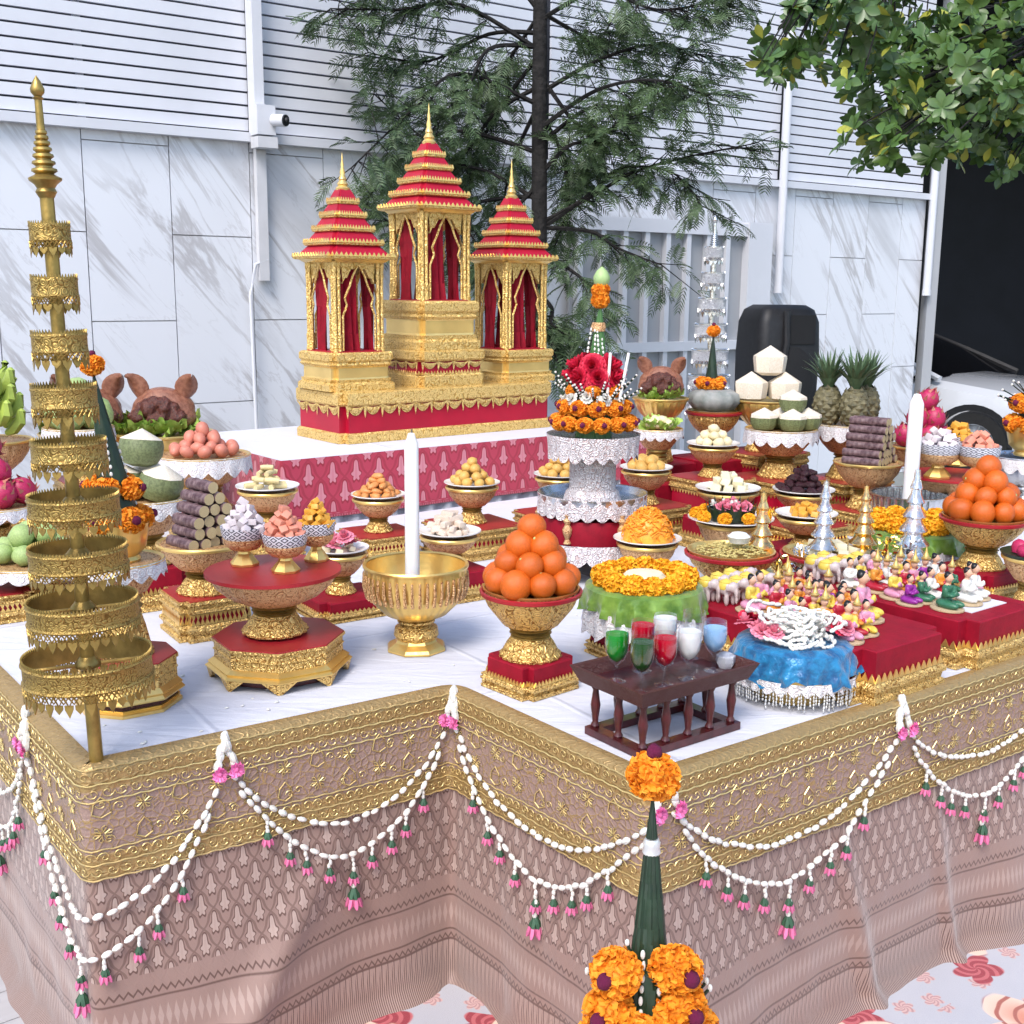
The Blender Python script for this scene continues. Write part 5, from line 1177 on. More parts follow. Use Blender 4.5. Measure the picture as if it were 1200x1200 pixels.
sweet(316, 648, 570, 37, 618, 'band', 32, BAN, 'banana_piece', 'cut cream banana piece on the white plate left of the shrine', 'banana', [(7, .5, .1), (5, .33, .3), (3, .2, .5), (1, 0, .66)], .19, 'white plate of cut bananas left of the shrine corner', 'plate of cut bananas', tilt=.1)
P, z, r = sweet(400, 716, 643, 34, 694, 'red', 44, CREAM, 'cream_cube', 'cream sweet on the plate of pink flowers', 'sweet', [(5, .5, .1), (3, .25, .25)], .14, 'white plate of pink flower sweets right of the candy cups', 'plate of pink flower sweets')
for k in range(6): a = k*1.05; tag(inst(ROSEP, 'pink_flower', None, (P.x+r*.42*math.cos(a), P.y+r*.42*math.sin(a), z+r*(.28 if k < 5 else .55)), (random.uniform(-.5, .5), random.uniform(-.5, .5), a), r*.32), 'pink flower lying on the plate right of the candy cups', 'flower', 'pink flowers on the plate right of the candy cups')
sweet(444, 648, 580, 32, 622, 'band', 38, PRAWN, 'orange_snack', 'orange fried snack on the plate left of the candle', 'snack', LY, .20, 'white plate of orange snacks left of the candle top', 'plate of orange snacks')
sweet(553, 646, 566, 33, 612, 'band', 45, BUN, 'golden_ball', 'round golden sweet on the plate right of the candle', 'sweet', [(8, .58, .16), (6, .42, .36), (3, .2, .60), (1, 0, .82)], .21, 'white plate of golden balls before the crimson cloth', 'plate of golden balls')
sweet(527, 697, 623, 37, 664, 'red', 38, NOUG, 'sesame_bar', 'pale sesame bar stacked on the plate behind the gold bowl', 'sweet', [(7, .45, .1), (6, .38, .24), (5, .3, .38), (3, .2, .52), (2, .1, .65)], .19, 'white plate of sesame bars right behind the gold candle bowl', 'plate of sesame bars', tilt=.15)
sweet(655, 632, 556, 31, 600, 'band', 42, BUN, 'golden_ball', 'round golden sweet on the plate half hidden by the lace stand', 'sweet', [(8, .58, .16), (6, .42, .36), (3, .2, .60), (1, 0, .82)], .21, 'white plate of golden balls half behind the white lace stand', 'plate of golden balls half behind the lace stand')
sweet(755, 626, 548, 31, 590, 'band', 40, BUN, 'golden_bun', 'flat golden bun on the plate right of the lace stand', 'bun', [(7, .48, .14), (4, .28, .34)], .26, 'white plate of golden buns right of the white lace stand', 'plate of golden buns')
sweet(832, 612, 520, 31, 558, 'band', 38, BUNP, 'dumpling', 'pale dumpling on the plate below the grey pumpkin', 'dumpling', [(7, .5, .16), (5, .32, .4), (1, 0, .62)], .24, 'white plate of pale dumplings below the grey pumpkin', 'plate of pale dumplings')
sweet(938, 640, 574, 36, 612, 'band', 42, DATE, 'dried_date', 'dark dried date heaped on the plate before the green coconuts', 'date', LY, .20, 'white plate of dark dates in front of the green coconuts', 'plate of dark dates')
sweet(941, 672, 602, 36, 640, 'red', 42, AMBER, 'amber_sweet', 'amber sweet heaped on the plate below the dates', 'sweet', [(7, .4, .1), (5, .25, .22), (2, .1, .34)], .15, 'white plate of amber sweets below the dates', 'plate of amber sweets')
sweet(850, 640, 572, 38, 606, 'red', 42, CREAM, 'cream_sweet', 'cream sweet on the plate behind the leaf basket', 'sweet', [(8, .5, .1), (5, .3, .26), (3, .15, .42)], .17, 'white plate of cream sweets behind the leaf basket', 'plate of cream sweets')
# ---- golden thread mound
P = base(757, 690); zr = Z(P, 636); q = Vector((P.x, P.y, zr)); phan('gold pedestal under the mound of golden threads', P, TZ+.001, zr, W(q, 36), 'gold', .6); plate('white plate under the orange mound of egg threads', P, zr+.001, W(q, 40))
fo = thing('thread_mound', 'orange mound of golden egg threads on a white plate', 'sweet', (P.x, P.y, zr+.008)); t = MB(); r = W(q, 30); t.lathe([(r*.98, 0), (r*.93, r*.4), (r*.7, r*.85), (r*.35, r*1.12), (0, r*1.18)], 24); t.build('core', M['foi'], fo)
t = MB(); rg = random.Random(4)
for k in range(420):
    a = rg.uniform(0, 6.28); f = rg.random()**.7; rr = r*math.cos(f*1.5)*1.0; zz = r*1.2*math.sin(f*1.5); p = Vector((rr*math.cos(a), rr*math.sin(a), zz)); tg = Vector((-math.sin(a), math.cos(a), 0)); up = Vector((-math.cos(a)*.5, -math.sin(a)*.5, .8)); w1, w2 = rg.uniform(-1, 1), rg.uniform(-1, 1); pts = []
    for i in range(5):
        s_ = (i-2)/2; qd = p+(tg*w1+up*w2*.6)*r*.22*s_; qd = qd*(1.02+.03*math.cos(s_*2+k)); pts.append(qd)
    t.tube(pts, r*.028, 3)
t.build('threads', M['foi'], fo)['kind'] = 'stuff'
# ---- draped trays with marigold rings
def draped(label, P, z0, zc, r, n, mlab, zl, mm=None, hole=True):
    o = thing('draped_tray', label, 'tray', (P[0], P[1], z0), 0, 'cloth draped trays ringed with marigolds'); h = zc-z0; lo = zl[0]-z0; ll = zl[1]-z0
    MB().lathe([(r*.62, 0), (r*.66, h*.1), (r*.72, h*.8), (r*.86, h*.9), (0, h*.92)], 40).build('tray', M['goldp'], o)
    for nm, mt, r0, z_a, z_b, amp, off, kk in (('lace_skirt', M['lace'], r*.95, h*.95, ll, .2, .0, 24), ('satin_drape', M['satin'], r*.97, h, lo, .35, .004, 9)):
        t = MB(); seg = 180; rings = []
        for j in range(9):
            f = j/8; ring = []
            for i in range(seg):
                a = 2*math.pi*i/seg; wv_ = math.sin(a*kk+.8*math.sin(a*3)); wv_ = wv_ if kk > 12 else (1-2*abs(wv_)**.7)*.8+.5*noise.noise(Vector((a*6, f*4, kk))); rr = r0*(.97+.07*math.sin(f*1.57))+off+r0*(.045 if kk > 12 else .085)*wv_*f**1.1; zz = z_a+(z_b-z_a)*f*(1+.28*math.sin(a*kk*.5+1)*f*amp*2); ring.append((rr*math.cos(a), rr*math.sin(a), zz))
            rings.append(ring)
        t.loft(rings, 0, (False, False))
        if nm == 'satin_drape': t.lathe([(r0*.97+off, h), (r0*.93, h+.006), (r0*.4, h+.003), (0, h+.002)], 60, cap=(False, False))
        t.build(nm, mt, o, ang=60)
    rr = r*.68; mr = r*.22
    for k in range(n):
        a = 2*math.pi*k/n; f = marigold(None, (P[0]+rr*math.cos(a), P[1]+rr*math.sin(a), zc+mr*.62), mr*random.uniform(.92, 1.1), mlab, mlab, False, mm=mm or MGY)
    return o
P = base(752, 766); zt = Z(P, 738); plinth('red velvet plinth under the green satin tray behind the drinks', P, TZ+.001, zt, W(P, 50), style='red')
zc = Z(P, 686); q = Vector((P.x, P.y, zc)); r = W(q, 71); draped('tray draped in green satin and white lace behind the drinks', P, zt+.001, zc, r, 13, 'yellow marigold in the ring on the green satin tray behind the drinks', (Z(P, 712), zt+.004))
pg = MB().lathe([(r*.40, 0), (r*.42, .012), (r*.30, .030), (0, .034)], 24).build('pale_offering', M['cream'], None, (P.x, P.y, zc+.003)); tag(pg, 'pale round cake inside the marigold ring behind the drinks', 'cake')
P = base(1064, 668); zt = Z(P, 655); zc = Z(P, 620); q = Vector((P.x, P.y, zc)); draped('tray draped in green satin and white lace before the silver bowl', P, TZ+.001, zc, W(q, 62), 11, 'yellow marigold in the ring on the green satin tray before the silver bowl', (Z(P, 641), Z(P, 664)))
# ---- drinks tray
bl, bf, br_ = base(694, 865), base(741, 886), base(857, 850)
ex = (br_-bf); ey = (bl-bf); LX, LY2 = ex.length, ey.length; rz = math.atan2(ex.y, ex.x); ctr = (bl+br_)/2
LY2 = max(.17, LY2); zt = Z(bf, 810)-TZ
dt = thing('drinks_tray', 'maroon wooden tray table with turned spindles carrying glasses of drinks', 'tray table', (ctr.x, ctr.y, TZ+.001), rz); hx, hy = LX/2, LY2/2
def frame(t, ax, ay, w_, z0, z1):
    for (cx, cy, dx, dy) in ((0, -ay+w_/2, 2*ax, w_), (0, ay-w_/2, 2*ax, w_), (-ax+w_/2, 0, w_, 2*ay-2*w_), (ax-w_/2, 0, w_, 2*ay-2*w_)): t.box((cx, cy, (z0+z1)/2), (dx, dy, z1-z0))
t = MB(); frame(t, hx, hy, .026, 0, .016); t.build('base_frame', M['maroon'], dt)
th_ = zt-.035
sp = MB().lathe([(.008, 0), (.010, .06*th_), (.006, .14*th_), (.008, .3*th_), (.0105, .5*th_), (.008, .66*th_), (.006, .82*th_), (.010, .9*th_), (.009, th_)], 10).mesh('spindle', M['maroon'])
for i in range(5):
    for sg in (-1, 1): inst(sp, 'spindle', dt, ((hx-.016)*(-1+i/2), sg*(hy-.014), .014))
for sg in (-1, 1): inst(sp, 'spindle', dt, (sg*(hx-.016), 0, .014))
t = MB(); t.box((0, 0, th_+.018), (2*hx+.0, 2*hy, .010)); t.build('tray_board', M['maroon'], dt)
t = MB(); o0, o1 = .008, .024; zz0, zz1 = th_+.012, zt+.012
for i, (sx, sy) in enumerate(((1, 0), (0, 1), (-1, 0), (0, -1))):
    pass
def rect(ax, ay, z): return [(-ax, -ay, z), (ax, -ay, z), (ax, ay, z), (-ax, ay, z)]
t.loft([rect(hx+o0, hy+o0, zz0), rect(hx+o1, hy+o1, zz1), rect(hx+o1-.008, hy+o1-.008, zz1), rect(hx+o0-.008, hy+o0-.008, zz0)], cap=(False, False)); t.build('flared_rim', M['maroong'], dt, flat=True)
def glass(label, P, z, h, r, fill, mt, group='stemmed glasses of drinks on the maroon tray'):
    o = thing('drinking_glass', label, 'glass', (P[0], P[1], z), 0, group)
    out = [(r*.80, 0), (r*.80, .0015), (r*.3, .004), (r*.13, h*.07), (r*.11, h*.26), (r*.2, h*.32), (r*.62, h*.42), (r*.92, h*.58), (r*1.0, h*.76), (r*.92, h)]; inn = [(r*.88, h), (r*.955, h*.76), (r*.87, h*.58), (r*.56, h*.44), (r*.0, h*.36)]
    MB().lathe(out+inn, 28, cap=(True, False)).build('glass', M['glass'], o)
    if fill:
        lq = [(0, h*.365), (r*.54, h*.445), (r*.855, h*.585), (r*.935, h*.76), (r*(.93 if fill > .8 else .935), h*fill), (0, h*fill)]; MB().lathe(lq, 24, cap=(False, False)).build('drink', mt, o)
zb = TZ+.001+th_+.0235
for c_, r_, rim, mt, lb, fl in ((722, 798, 738, 'lg', 'glass of bright green drink at the left of the tray', .93), (751, 812, 747, 'ldg', 'glass of dark green drink at the front of the tray', .93), (778, 803, 742, 'lr', 'glass of red drink at the middle front of the tray', .92), (752, 786, 727, 'lr', 'glass of red drink behind the dark green one', .92), (806, 796, 735, 'lw', 'glass of white milk at the tray front, right of the red drink', .93), (778, 777, 720, 'lw', 'glass of white milk at the back of the tray', .93), (836, 786, 727, 'lb', 'glass of pale blue water at the right of the tray', .86), (812, 770, 716, None, 'empty clear glass at the back of the tray', 0)):
    Pg = base(c_, r_, zb); h = Z(Pg, rim)-zb; glass(lb, Pg, zb, h, W(Pg, 14.5), fl, M[mt] if mt else None)
Pg = base(850, 782, zb); t = MB(); t.lathe([(.014, 0), (.020, .012), (.019, .026), (.010, .032), (.0, .034)], 14, rip=.06, nr=7); tag(t.build('betel_jar', M['pat'], None, Pg), 'small patterned jar at the right end of the drinks tray', 'jar')
# ---- blue satin tray heaped with white garlands
P = base(928, 812); zt = Z(P, 752); q = Vector((P.x, P.y, zt)); r = W(q, 72); h = zt-TZ
bo = thing('blue_satin_tray', 'gold bowl draped in blue satin with a beaded fringe at the front edge', 'tray', (P.x, P.y, TZ+.001))
MB().lathe([(r*.62, 0), (r*.66, .006), (r*.72, h*.3), (r*.86, h*.7), (r*.92, h*.95), (0, h*.97)], 48, rip=.02, nr=24).build('bowl', M['gold'], bo)
t = MB(); seg = 180; rings = []
for j in range(10):
    f = j/9; ring = []
    for i in range(seg):
        a = 2*math.pi*i/seg; wv_ = math.sin(a*10+1.2*math.sin(a*2)); rr = r*(.93+.09*math.sin(f*1.57))+r*(.05*wv_+.035*math.sin(a*23+3*f)+.07*noise.noise(Vector((math.cos(a)*7, math.sin(a)*7, f*5))))*f; zz = h*(1.0-.50*f*(1+.14*math.sin(a*5+.6)))+.006*math.sin(a*17)*f; ring.append((rr*math.cos(a), rr*math.sin(a), zz))
    rings.append(ring)
t.loft(rings, 0, (False, False)); t.lathe([(r*.93, h), (r*.8, h+.012), (r*.4, h+.008), (0, h+.006)], 60, cap=(False, False)); t.build('satin_drape', M['blue'], bo, ang=60)
t = MB(); lace(t, r*1.01, h*.54, r*1.01, h*.30, 30, .4); t.build('lace_band', M['lace'], bo, ang=60)
t = MB()
for k in range(110):
    a = 2*math.pi*k/110+random.uniform(-.02, .02); l_ = random.uniform(.22, .34); rr = r*(.99+random.uniform(-.02, .02)); p0 = Vector((rr*math.cos(a), rr*math.sin(a), h*.36)); garland_string(t, [p0, p0+Vector((0, 0, -h*l_))], .0022, 1.0)
t.build('bead_fringe', M['tassel'], bo)
gp = thing('jasmine_garlands', 'heap of white jasmine garlands lying on the blue satin tray', 'garland', (P.x, P.y, zt+.008)); rg = random.Random(21)
for k in range(30):
    t = MB(); a0 = rg.uniform(0, 6.28); r1 = r*rg.uniform(.2, .5); cx, cy = r*rg.uniform(-.38, .42), r*rg.uniform(-.38, .38); pts = []
    zb_ = .010+.0022*k*(1-.6*(math.hypot(cx, cy)/r))
    for i in range(15): a = a0+i/14*rg.uniform(3.6, 4.4); pts.append((cx+r1*math.cos(a)*.85, cy+r1*math.sin(a)*.85, zb_+.006*math.sin(i*1.1+k)))
    garland_string(t, pts, .0047, .66)
    t2 = t; t2.build('garland', M['bud'], gp, ang=80)
for k in range(9):
    a = rg.uniform(2.2, 4.2) if k < 6 else rg.uniform(5.2, 6.5); rr = r*rg.uniform(.55, .85); tag(inst(ROSEP if k % 3 else ROSE, 'pink_rosette', None, (P.x+rr*math.cos(a), P.y+rr*math.sin(a), zt+.035+.01*rg.random()), (rg.uniform(-.6, .6), rg.uniform(-.6, .6), a), r*rg.uniform(.14, .2)), 'pink or red rosette tucked among the garlands on the blue tray', 'flower', 'rosettes on the blue tray')
# ---- red velvet plinths with figurines
def long_plinth(label, cf, cr, zrow, back, mfront=None):
    f = base(*cf); r_ = base(*cr); e = (r_-f); A_ = math.atan2(e.y, e.x); hw = e.length/2; v = Vector((-math.sin(A_), math.cos(A_), 0)); c_ = (f+r_)/2+v*back/2; zt = Z(f, zrow)
    plinth(label, c_, TZ+.001, zt, hw, back/2, 'red', A_); return c_, zt, A_, hw
c1, zt1, A1, hw1 = long_plinth('long red velvet plinth of figurines beside the blue satin tray', (1012, 832), (1113, 797), 769, .60)
f2 = base(1135, 789); u2 = Vector((math.cos(A1), math.sin(A1), 0)); v2 = Vector((-u2.y, u2.x, 0)); c2 = f2+u2*.16+v2*.30
zt2 = Z(f2, 733); plinth('long red velvet plinth of figurines at the right edge', c2, TZ+.001, zt2, .16, .30, 'red', A1)
def fig_mesh(cl, sk, name):
    def fn(c_):
        if c_.z > .70: return 0
        if c_.z > .34 and not (abs(c_.x) < .1 and c_.y < -.18): return 1
        return 2
    return remesh([((0, .05, .14), (.30, .30, .15)), ((-.16, -.12, .13), (.14, .34, .12)), ((.16, -.12, .13), (.14, .34, .12)), ((0, .06, .36), (.17, .14, .24)), ((0, .05, .58), (.21, .13, .15)), ((0, .04, .74), (.06, .06, .12)), ((0, .02, .90), (.115, .125, .15)), ((-.22, -.02, .50), (.07, .10, .17)), ((.22, -.02, .50), (.07, .10, .17)), ((-.12, -.18, .42), (.11, .10, .07)), ((.12, -.18, .42), (.11, .10, .07)), ((0, -.24, .47), (.06, .06, .10)), ((0, -.125, .90), (.025, .03, .03))], .03, [M['skin'], cl, sk], name, fn, 2)
FIG = [fig_mesh(M[a], M[b_], 'body') for a, b_ in (('fp', 'fy'), ('fo', 'fr'), ('fg', 'fg'), ('fw', 'fw'), ('fr', 'fo'), ('fu', 'fu'), ('fy', 'fp'))]
HAIR = remesh([((0, .06, .96), (.125, .115, .12)), ((0, .10, 1.04), (.06, .06, .055))], .03, [M['hair']], 'hair')
CROWN = MB().lathe([(.15, .98), (.16, 1.03), (.10, 1.08), (.09, 1.13), (.05, 1.2), (.045, 1.24), (.0, 1.45)], 12).mesh('crown', M['gold'])
FB = MB().lathe([(.40, -.06), (.44, -.04), (.44, .0), (.38, .03), (0, .03)], 16).mesh('base', M['base']); FB.transform(Matrix.Diagonal((1, 1.15, 1, 1)))
def person_figure(label, P, z, s_, k, rz, crown=False, group='kneeling ceramic figurines'):
    o = thing('figurine', label, 'figurine', (P[0], P[1], z+.06*s_), rz, group); inst(FIG[k], 'body', o, None, None, s_); inst(CROWN if crown else HAIR, 'crown' if crown else 'hair', o, None, None, s_); inst(FB, 'base', o, None, None, s_); return o
M['eleph'] = mat('elephant_glaze', (.60, .50, .48), .4, 0, .15, 60)
ELE = remesh([((0, 0, .52), (.24, .36, .24)), ((0, -.38, .66), (.18, .18, .19)), ((0, -.55, .48), (.07, .08, .16)), ((0, -.57, .28), (.05, .06, .16)), ((-.14, -.22, .22), (.09, .09, .24)), ((.14, -.22, .22), (.09, .09, .24)), ((-.14, .22, .22), (.09, .09, .24)), ((.14, .22, .22), (.09, .09, .24)), ((-.20, -.34, .66), (.10, .05, .15)), ((.20, -.34, .66), (.10, .05, .15))], .035, [M['eleph']], 'body', None, 2)
SAD = MB().lathe([(.27, .54), (.28, .62), (.24, .74), (.22, .76), (.23, .78), (.15, .82), (.10, .84), (.04, .87), (0, .90)], 12).mesh('saddle', M['fy']); SAD.transform(Matrix.Diagonal((.95, 1.1, 1, 1)))
def elephant(label, P, z, s_, rz, group='small ceramic elephants with yellow saddles'):
    o = thing('elephant_figurine', label, 'figurine', (P[0], P[1], z), rz, group); inst(ELE, 'body', o, None, None, s_); inst(SAD, 'saddle', o, None, None, s_)
rg = random.Random(8); fr_ = A1-math.pi/2+R(90)
names = ['pink dress', 'orange robe', 'green dress', 'white robe', 'red dress', 'purple dress', 'yellow dress']
def onp(c_, a_, b_): return c_+u2*a_+v2*b_
person_figure('largest kneeling figurine in pink with black hair on the red plinth beside the blue tray', onp(c1, .06, -.12), zt1, .108, 0, A1+R(20))
spots = [(-.06, -.155, 1), (-.105, -.10, 1), (-.02, -.12, 4), (.02, -.055, 1), (-.07, -.045, 6), (-.03, .005, 4), (-.105, .0, 0), (.05, .03, 0), (0.0, .055, 1), (-.08, .06, 4), (.075, .085, 6), (-.03, .10, 0), (.03, .12, 1), (-.10, .12, 6), (-.11, -.17, 6), (-.06, -.11, 4), (-.12, -.05, 1), (-.01, -.04, 6), (.075, -.02, 1), (.01, .015, 0), (.09, .04, 4), (-.055, .035, 6), (.055, .07, 0), (.0, .09, 4), (.085, .125, 1), (-.06, .13, 0), (-.03, -.16, 0), (.035, .0, 5)]
gl_ = {}
for a_, b_, k in spots:
    person_figure('small kneeling figurine in %s in the crowd beside the blue tray' % names[k], onp(c1, a_, b_-.035), zt1, rg.uniform(.066, .084), k, A1+rg.uniform(-.5, .5), rg.random() < .35, 'kneeling figurines beside the blue tray')
for i, (a_, b_) in enumerate(((-.10, .17), (-.05, .18), (0, .19), (.05, .18), (-.12, .22), (-.06, .235), (.0, .245), (.06, .25))): elephant('small pale elephant with yellow saddle at the back of the plinth beside the blue tray', onp(c1, a_, b_), zt1, .075, A1+rg.uniform(-.3, .3))
t = MB().box((0, 0, .001), (.16, .13, .0025)); cs = onp(c2, .015, -.175); o = t.build('white_napkin', M['white'], None, (cs.x, cs.y, zt2)); o.rotation_euler = (0, 0, A1); tag(o, 'white napkin under the white robed figurines at the right edge', 'napkin')
person_figure('green seated figurine on a dark base nearest the napkin at the right edge', onp(c2, -.085, -.185), zt2, .085, 2, A1, False)
person_figure('white robed figurine at the front left of the white napkin', onp(c2, .0, -.185), zt2+.003, .082, 3, A1)
person_figure('white robed figurine at the right of the white napkin', onp(c2, .06, -.17), zt2+.003, .082, 3, A1+.3)
for i, (a_, b_, k, cr_) in enumerate(((-.12, -.10, 5, False), (-.075, -.105, 2, False), (-.03, -.10, 3, False), (.02, -.10, 1, False), (.07, -.095, 2, True), (.12, -.12, 6, False), (-.10, -.04, 6, True), (-.05, -.04, 4, False), (.0, -.03, 0, True), (.05, -.03, 5, True), (.10, -.03, 3, False), (-.08, .03, 1, True), (-.02, .04, 3, True), (.04, .04, 6, True), (.10, .05, 1, False), (-.11, .09, 3, False), (-.05, .10, 6, False), (.02, .11, 0, False))):
    person_figure('small figurine in %s %s in the group at the right edge' % (names[k], 'with gold crown' if cr_ else 'with black hair'), onp(c2, a_, b_), zt2, rg.uniform(.068, .08), k, A1+rg.uniform(-.5, .5), cr_, 'figurines at the right edge')
for i, (a_, b_) in enumerate(((-.12, .16), (-.07, .17), (-.02, .16), (.03, .17), (-.10, .22), (-.04, .23))): elephant('small pale elephant with yellow saddle at the back of the right edge plinth', onp(c2, a_, b_), zt2, .078, A1+rg.uniform(-.3, .3), 'pale elephants at the right edge')
# ---- gold and silver acrylic trees with foil bushes
def acrylic_tree(label, c_, rb, rt, rl, half, mt, stem_mt):
    P = base(c_, rb); zt = Z(P, rt); zl = Z(P, rl); q = Vector((P.x, P.y, zl)); r = W(q, half); o = thing('acrylic_tree', label, 'ornament tree', (P.x, P.y, TZ+.001), 0, 'gold and silver acrylic trees'); h = zt-TZ; l_ = zl-TZ
    MB().lathe([(r*.8, 0), (r*.8, .004), (r*.3, .012), (r*.10, .03), (r*.09, h*.9), (0, h*.95)], 12).build('stem', stem_mt, o)
    n = 6
    for k in range(n):
        f = k/n; a = l_+(h-l_)*f*.92; b_ = l_+(h-l_)*min(1, (f+1.25/n)*.92)+.004; r0 = r*(1-f*.80); t = MB(); t.lathe([(r0*.62, a-.001), (r0*1.02, a), (r0*1.10, a+.004), (r0*.98, a+.009), (r0*.62, a+(b_-a)*.5), (r0*.50, b_-.004), (r0*.46, b_)], 24, cap=(False, False), rip=.03, nr=12); t.build('tier', mt, o)
    MB().lathe([(r*.16, h*.90), (r*.2, h*.93), (r*.07, h*.97), (0, h)], 10).build('tip', mt, o)
acrylic_tree('gold acrylic tree nearest the drinks tray', 888, 722, 575, 672, 19, M['acg'], M['acg'])
acrylic_tree('clear silver acrylic tree left of the gold one farther right', 960, 706, 562, 658, 18, M['acr'], M['acr'])
acrylic_tree('gold acrylic tree between the two clear ones', 1007, 700, 568, 650, 17, M['acg'], M['acg'])
acrylic_tree('tallest clear silver acrylic tree before the marigold tray', 1064, 704, 548, 655, 20, M['acr'], M['acr'])
LEAFF = MB().add([(0, -.2, 0), (.5, -.34, .08), (1, 0, 0), (.5, .34, .08), (0, .2, 0), (.5, 0, -.06)], [(0, 1, 5), (1, 2, 5), (2, 3, 5), (3, 4, 5), (4, 0, 5)])
def foil(label, c_, rb, rt, half, mt):
    P = base(c_, rb); zt = Z(P, rt); r = W(P, half); h = zt-TZ; o = thing('foil_bush', label, 'ornament tree', (P.x, P.y, TZ+.001), 0, 'gold and silver foil bushes'); t = MB(); t.tube([(0, 0, 0), (0, 0, h*.95)], r*.08, 6); t.lathe([(r*.5, 0), (r*.45, .008), (r*.1, .012)], 12); t.build('stem', mt, o); t = MB()
    for k in range(110):
        f = random.random(); a = random.uniform(0, 6.28); rr = r*(1-f*.6)*random.uniform(.4, 1); s_ = r*.32; mt4 = Matrix.Translation((rr*math.cos(a), rr*math.sin(a), h*(.12+.85*f))) @ Matrix.Rotation(a, 4, 'Z') @ Matrix.Rotation(random.uniform(-1.2, .6), 4, 'Y') @ Matrix.Rotation(random.uniform(-1, 1), 4, 'X') @ Matrix.Scale(s_, 4); t.add([mt4 @ Vector(v) for v in LEAFF.v], LEAFF.f)
    t.build('leaves', mt, o, flat=True)['kind'] = 'stuff'
foil('gold foil bush behind the front gold acrylic tree', 908, 712, 650, 20, M['foilg']); foil('silver foil bush left of the front clear acrylic tree', 936, 706, 640, 17, M['foils'])
foil('gold foil bush before the green marigold tray', 1034, 712, 625, 24, M['foilg']); foil('silver foil bush under the tallest clear acrylic tree', 1062, 712, 632, 20, M['foils'])
# ---- grain bowl, leaf basket and other right hand dishes
P = base(853, 728); zt = Z(P, 704); plinth('red plinth under the bowl of grains behind the drinks', P, TZ+.001, zt, W(P, 42), style='red'); zr = Z(P, 646); q = Vector((P.x+0, P.y, zr)); phan('red rimmed gold pedestal bowl of grains behind the drinks', P, zt+.001, zr, W(q, 54), 'red', .6); r = W(q, 50)
t = MB()
for k in range(260): a = random.uniform(0, 6.28); rr = r*.8*math.sqrt(random.random()); t.ball((rr*math.cos(a), rr*math.sin(a), .003+.010*(1-rr/r)+random.uniform(0, .006)), (.006, .0035, .003), 6, 4, rot=Matrix.Rotation(random.uniform(0, 6), 3, 'Z'))
o = t.build('grains', M['seed'], None, (P.x, P.y, zr-.004)); tag(o, 'mixed pale grains lying in the red rimmed bowl behind the drinks', 'grain', None, 'stuff')
gc = thing('small_bowl', 'small glass bowl of white rice set in the grain bowl', 'bowl', (P.x+r*.15, P.y-r*.1, zr+.006)); MB().lathe([(.012, 0), (.014, .004), (.030, .028), (.034, .040), (.032, .040), (.027, .026), (0, .014)], 24).build('bowl', M['glass'], gc); MB().lathe([(.026, .022), (.031, .038), (.02, .048), (0, .052)], 20).build('rice', M['bud'], gc)
P = base(966, 700); zt = Z(P, 684); zr = Z(P, 648); q = Vector((P.x, P.y, zr)); plinth('low plinth under the tray of cakes between the acrylic trees', P, TZ+.001, zt, W(P, 38), style='red'); phan('red rimmed tray of triangular cakes between the acrylic trees', P, zt+.001, zr, W(q, 54), 'red', .6); r = W(q, 50)
heap(P, zr, [(6, r*.55, .008), (4, r*.3, .02)], CREAM, 'cake_slice', 'cream cake slice on the tray between the acrylic trees', 'cake', 'cream cake slices between the acrylic trees', .1, r*.16, .3); heap(P, zr, [(5, r*.75, .008)], AMBER, 'amber_sweet', 'amber sweet on the tray between the acrylic trees', 'sweet', 'amber sweets between the acrylic trees', .1, r*.10, .3)
P = base(853, 682); zr = Z(P, 612); q = Vector((P.x, P.y, zr)); phan('gold pedestal under the leaf basket of roses', P, TZ+.001, zr, W(q, 40), 'gold', .6); plate('white plate under the leaf basket of roses', P, zr+.001, W(q, 50)); z = zr+.01; r = W(q, 28)
kb = thing('leaf_basket', 'dark folded banana leaf basket of pink roses', 'leaf basket', (P.x, P.y, z)); t = MB(); t.lathe([(r*.85, 0), (r*1.0, r*.5), (r*.93, r*.5), (r*.8, r*.3), (0, r*.3)], 30)
for k in range(18):
    a = 2*math.pi*k/18; ca, sa = math.cos(a), math.sin(a); t.add([(r*.92*ca-r*.16*sa, r*.92*sa+r*.16*ca, r*.1), (r*.92*ca+r*.16*sa, r*.92*sa-r*.16*ca, r*.1), (r*1.1*ca, r*1.1*sa, r*.85), (r*.98*ca, r*.98*sa, r*.4)], [(0, 1, 2), (0, 2, 3), (3, 2, 1)])
t.build('leaf_wall', M['leafd'], kb, flat=True)
for k in range(12):
    a = k*2.39996; rr = r*.26*math.sqrt(k)*.95; inst(ROSEP if k % 3 else WFL, 'rose', kb, (rr*math.cos(a), rr*math.sin(a), r*.5+random.uniform(0, .01)), (random.uniform(-.4, .4), random.uniform(-.4, .4), a), r*.27)
for k in range(9):
    a = math.pi*(k/9*2)+.2; marigold(None, (P.x+r*1.45*math.cos(a), P.y+r*1.2*math.sin(a), z+r*.22), r*.30, 'orange marigold on the plate round the leaf basket', 'marigolds round the leaf basket', False, mm=MGY)
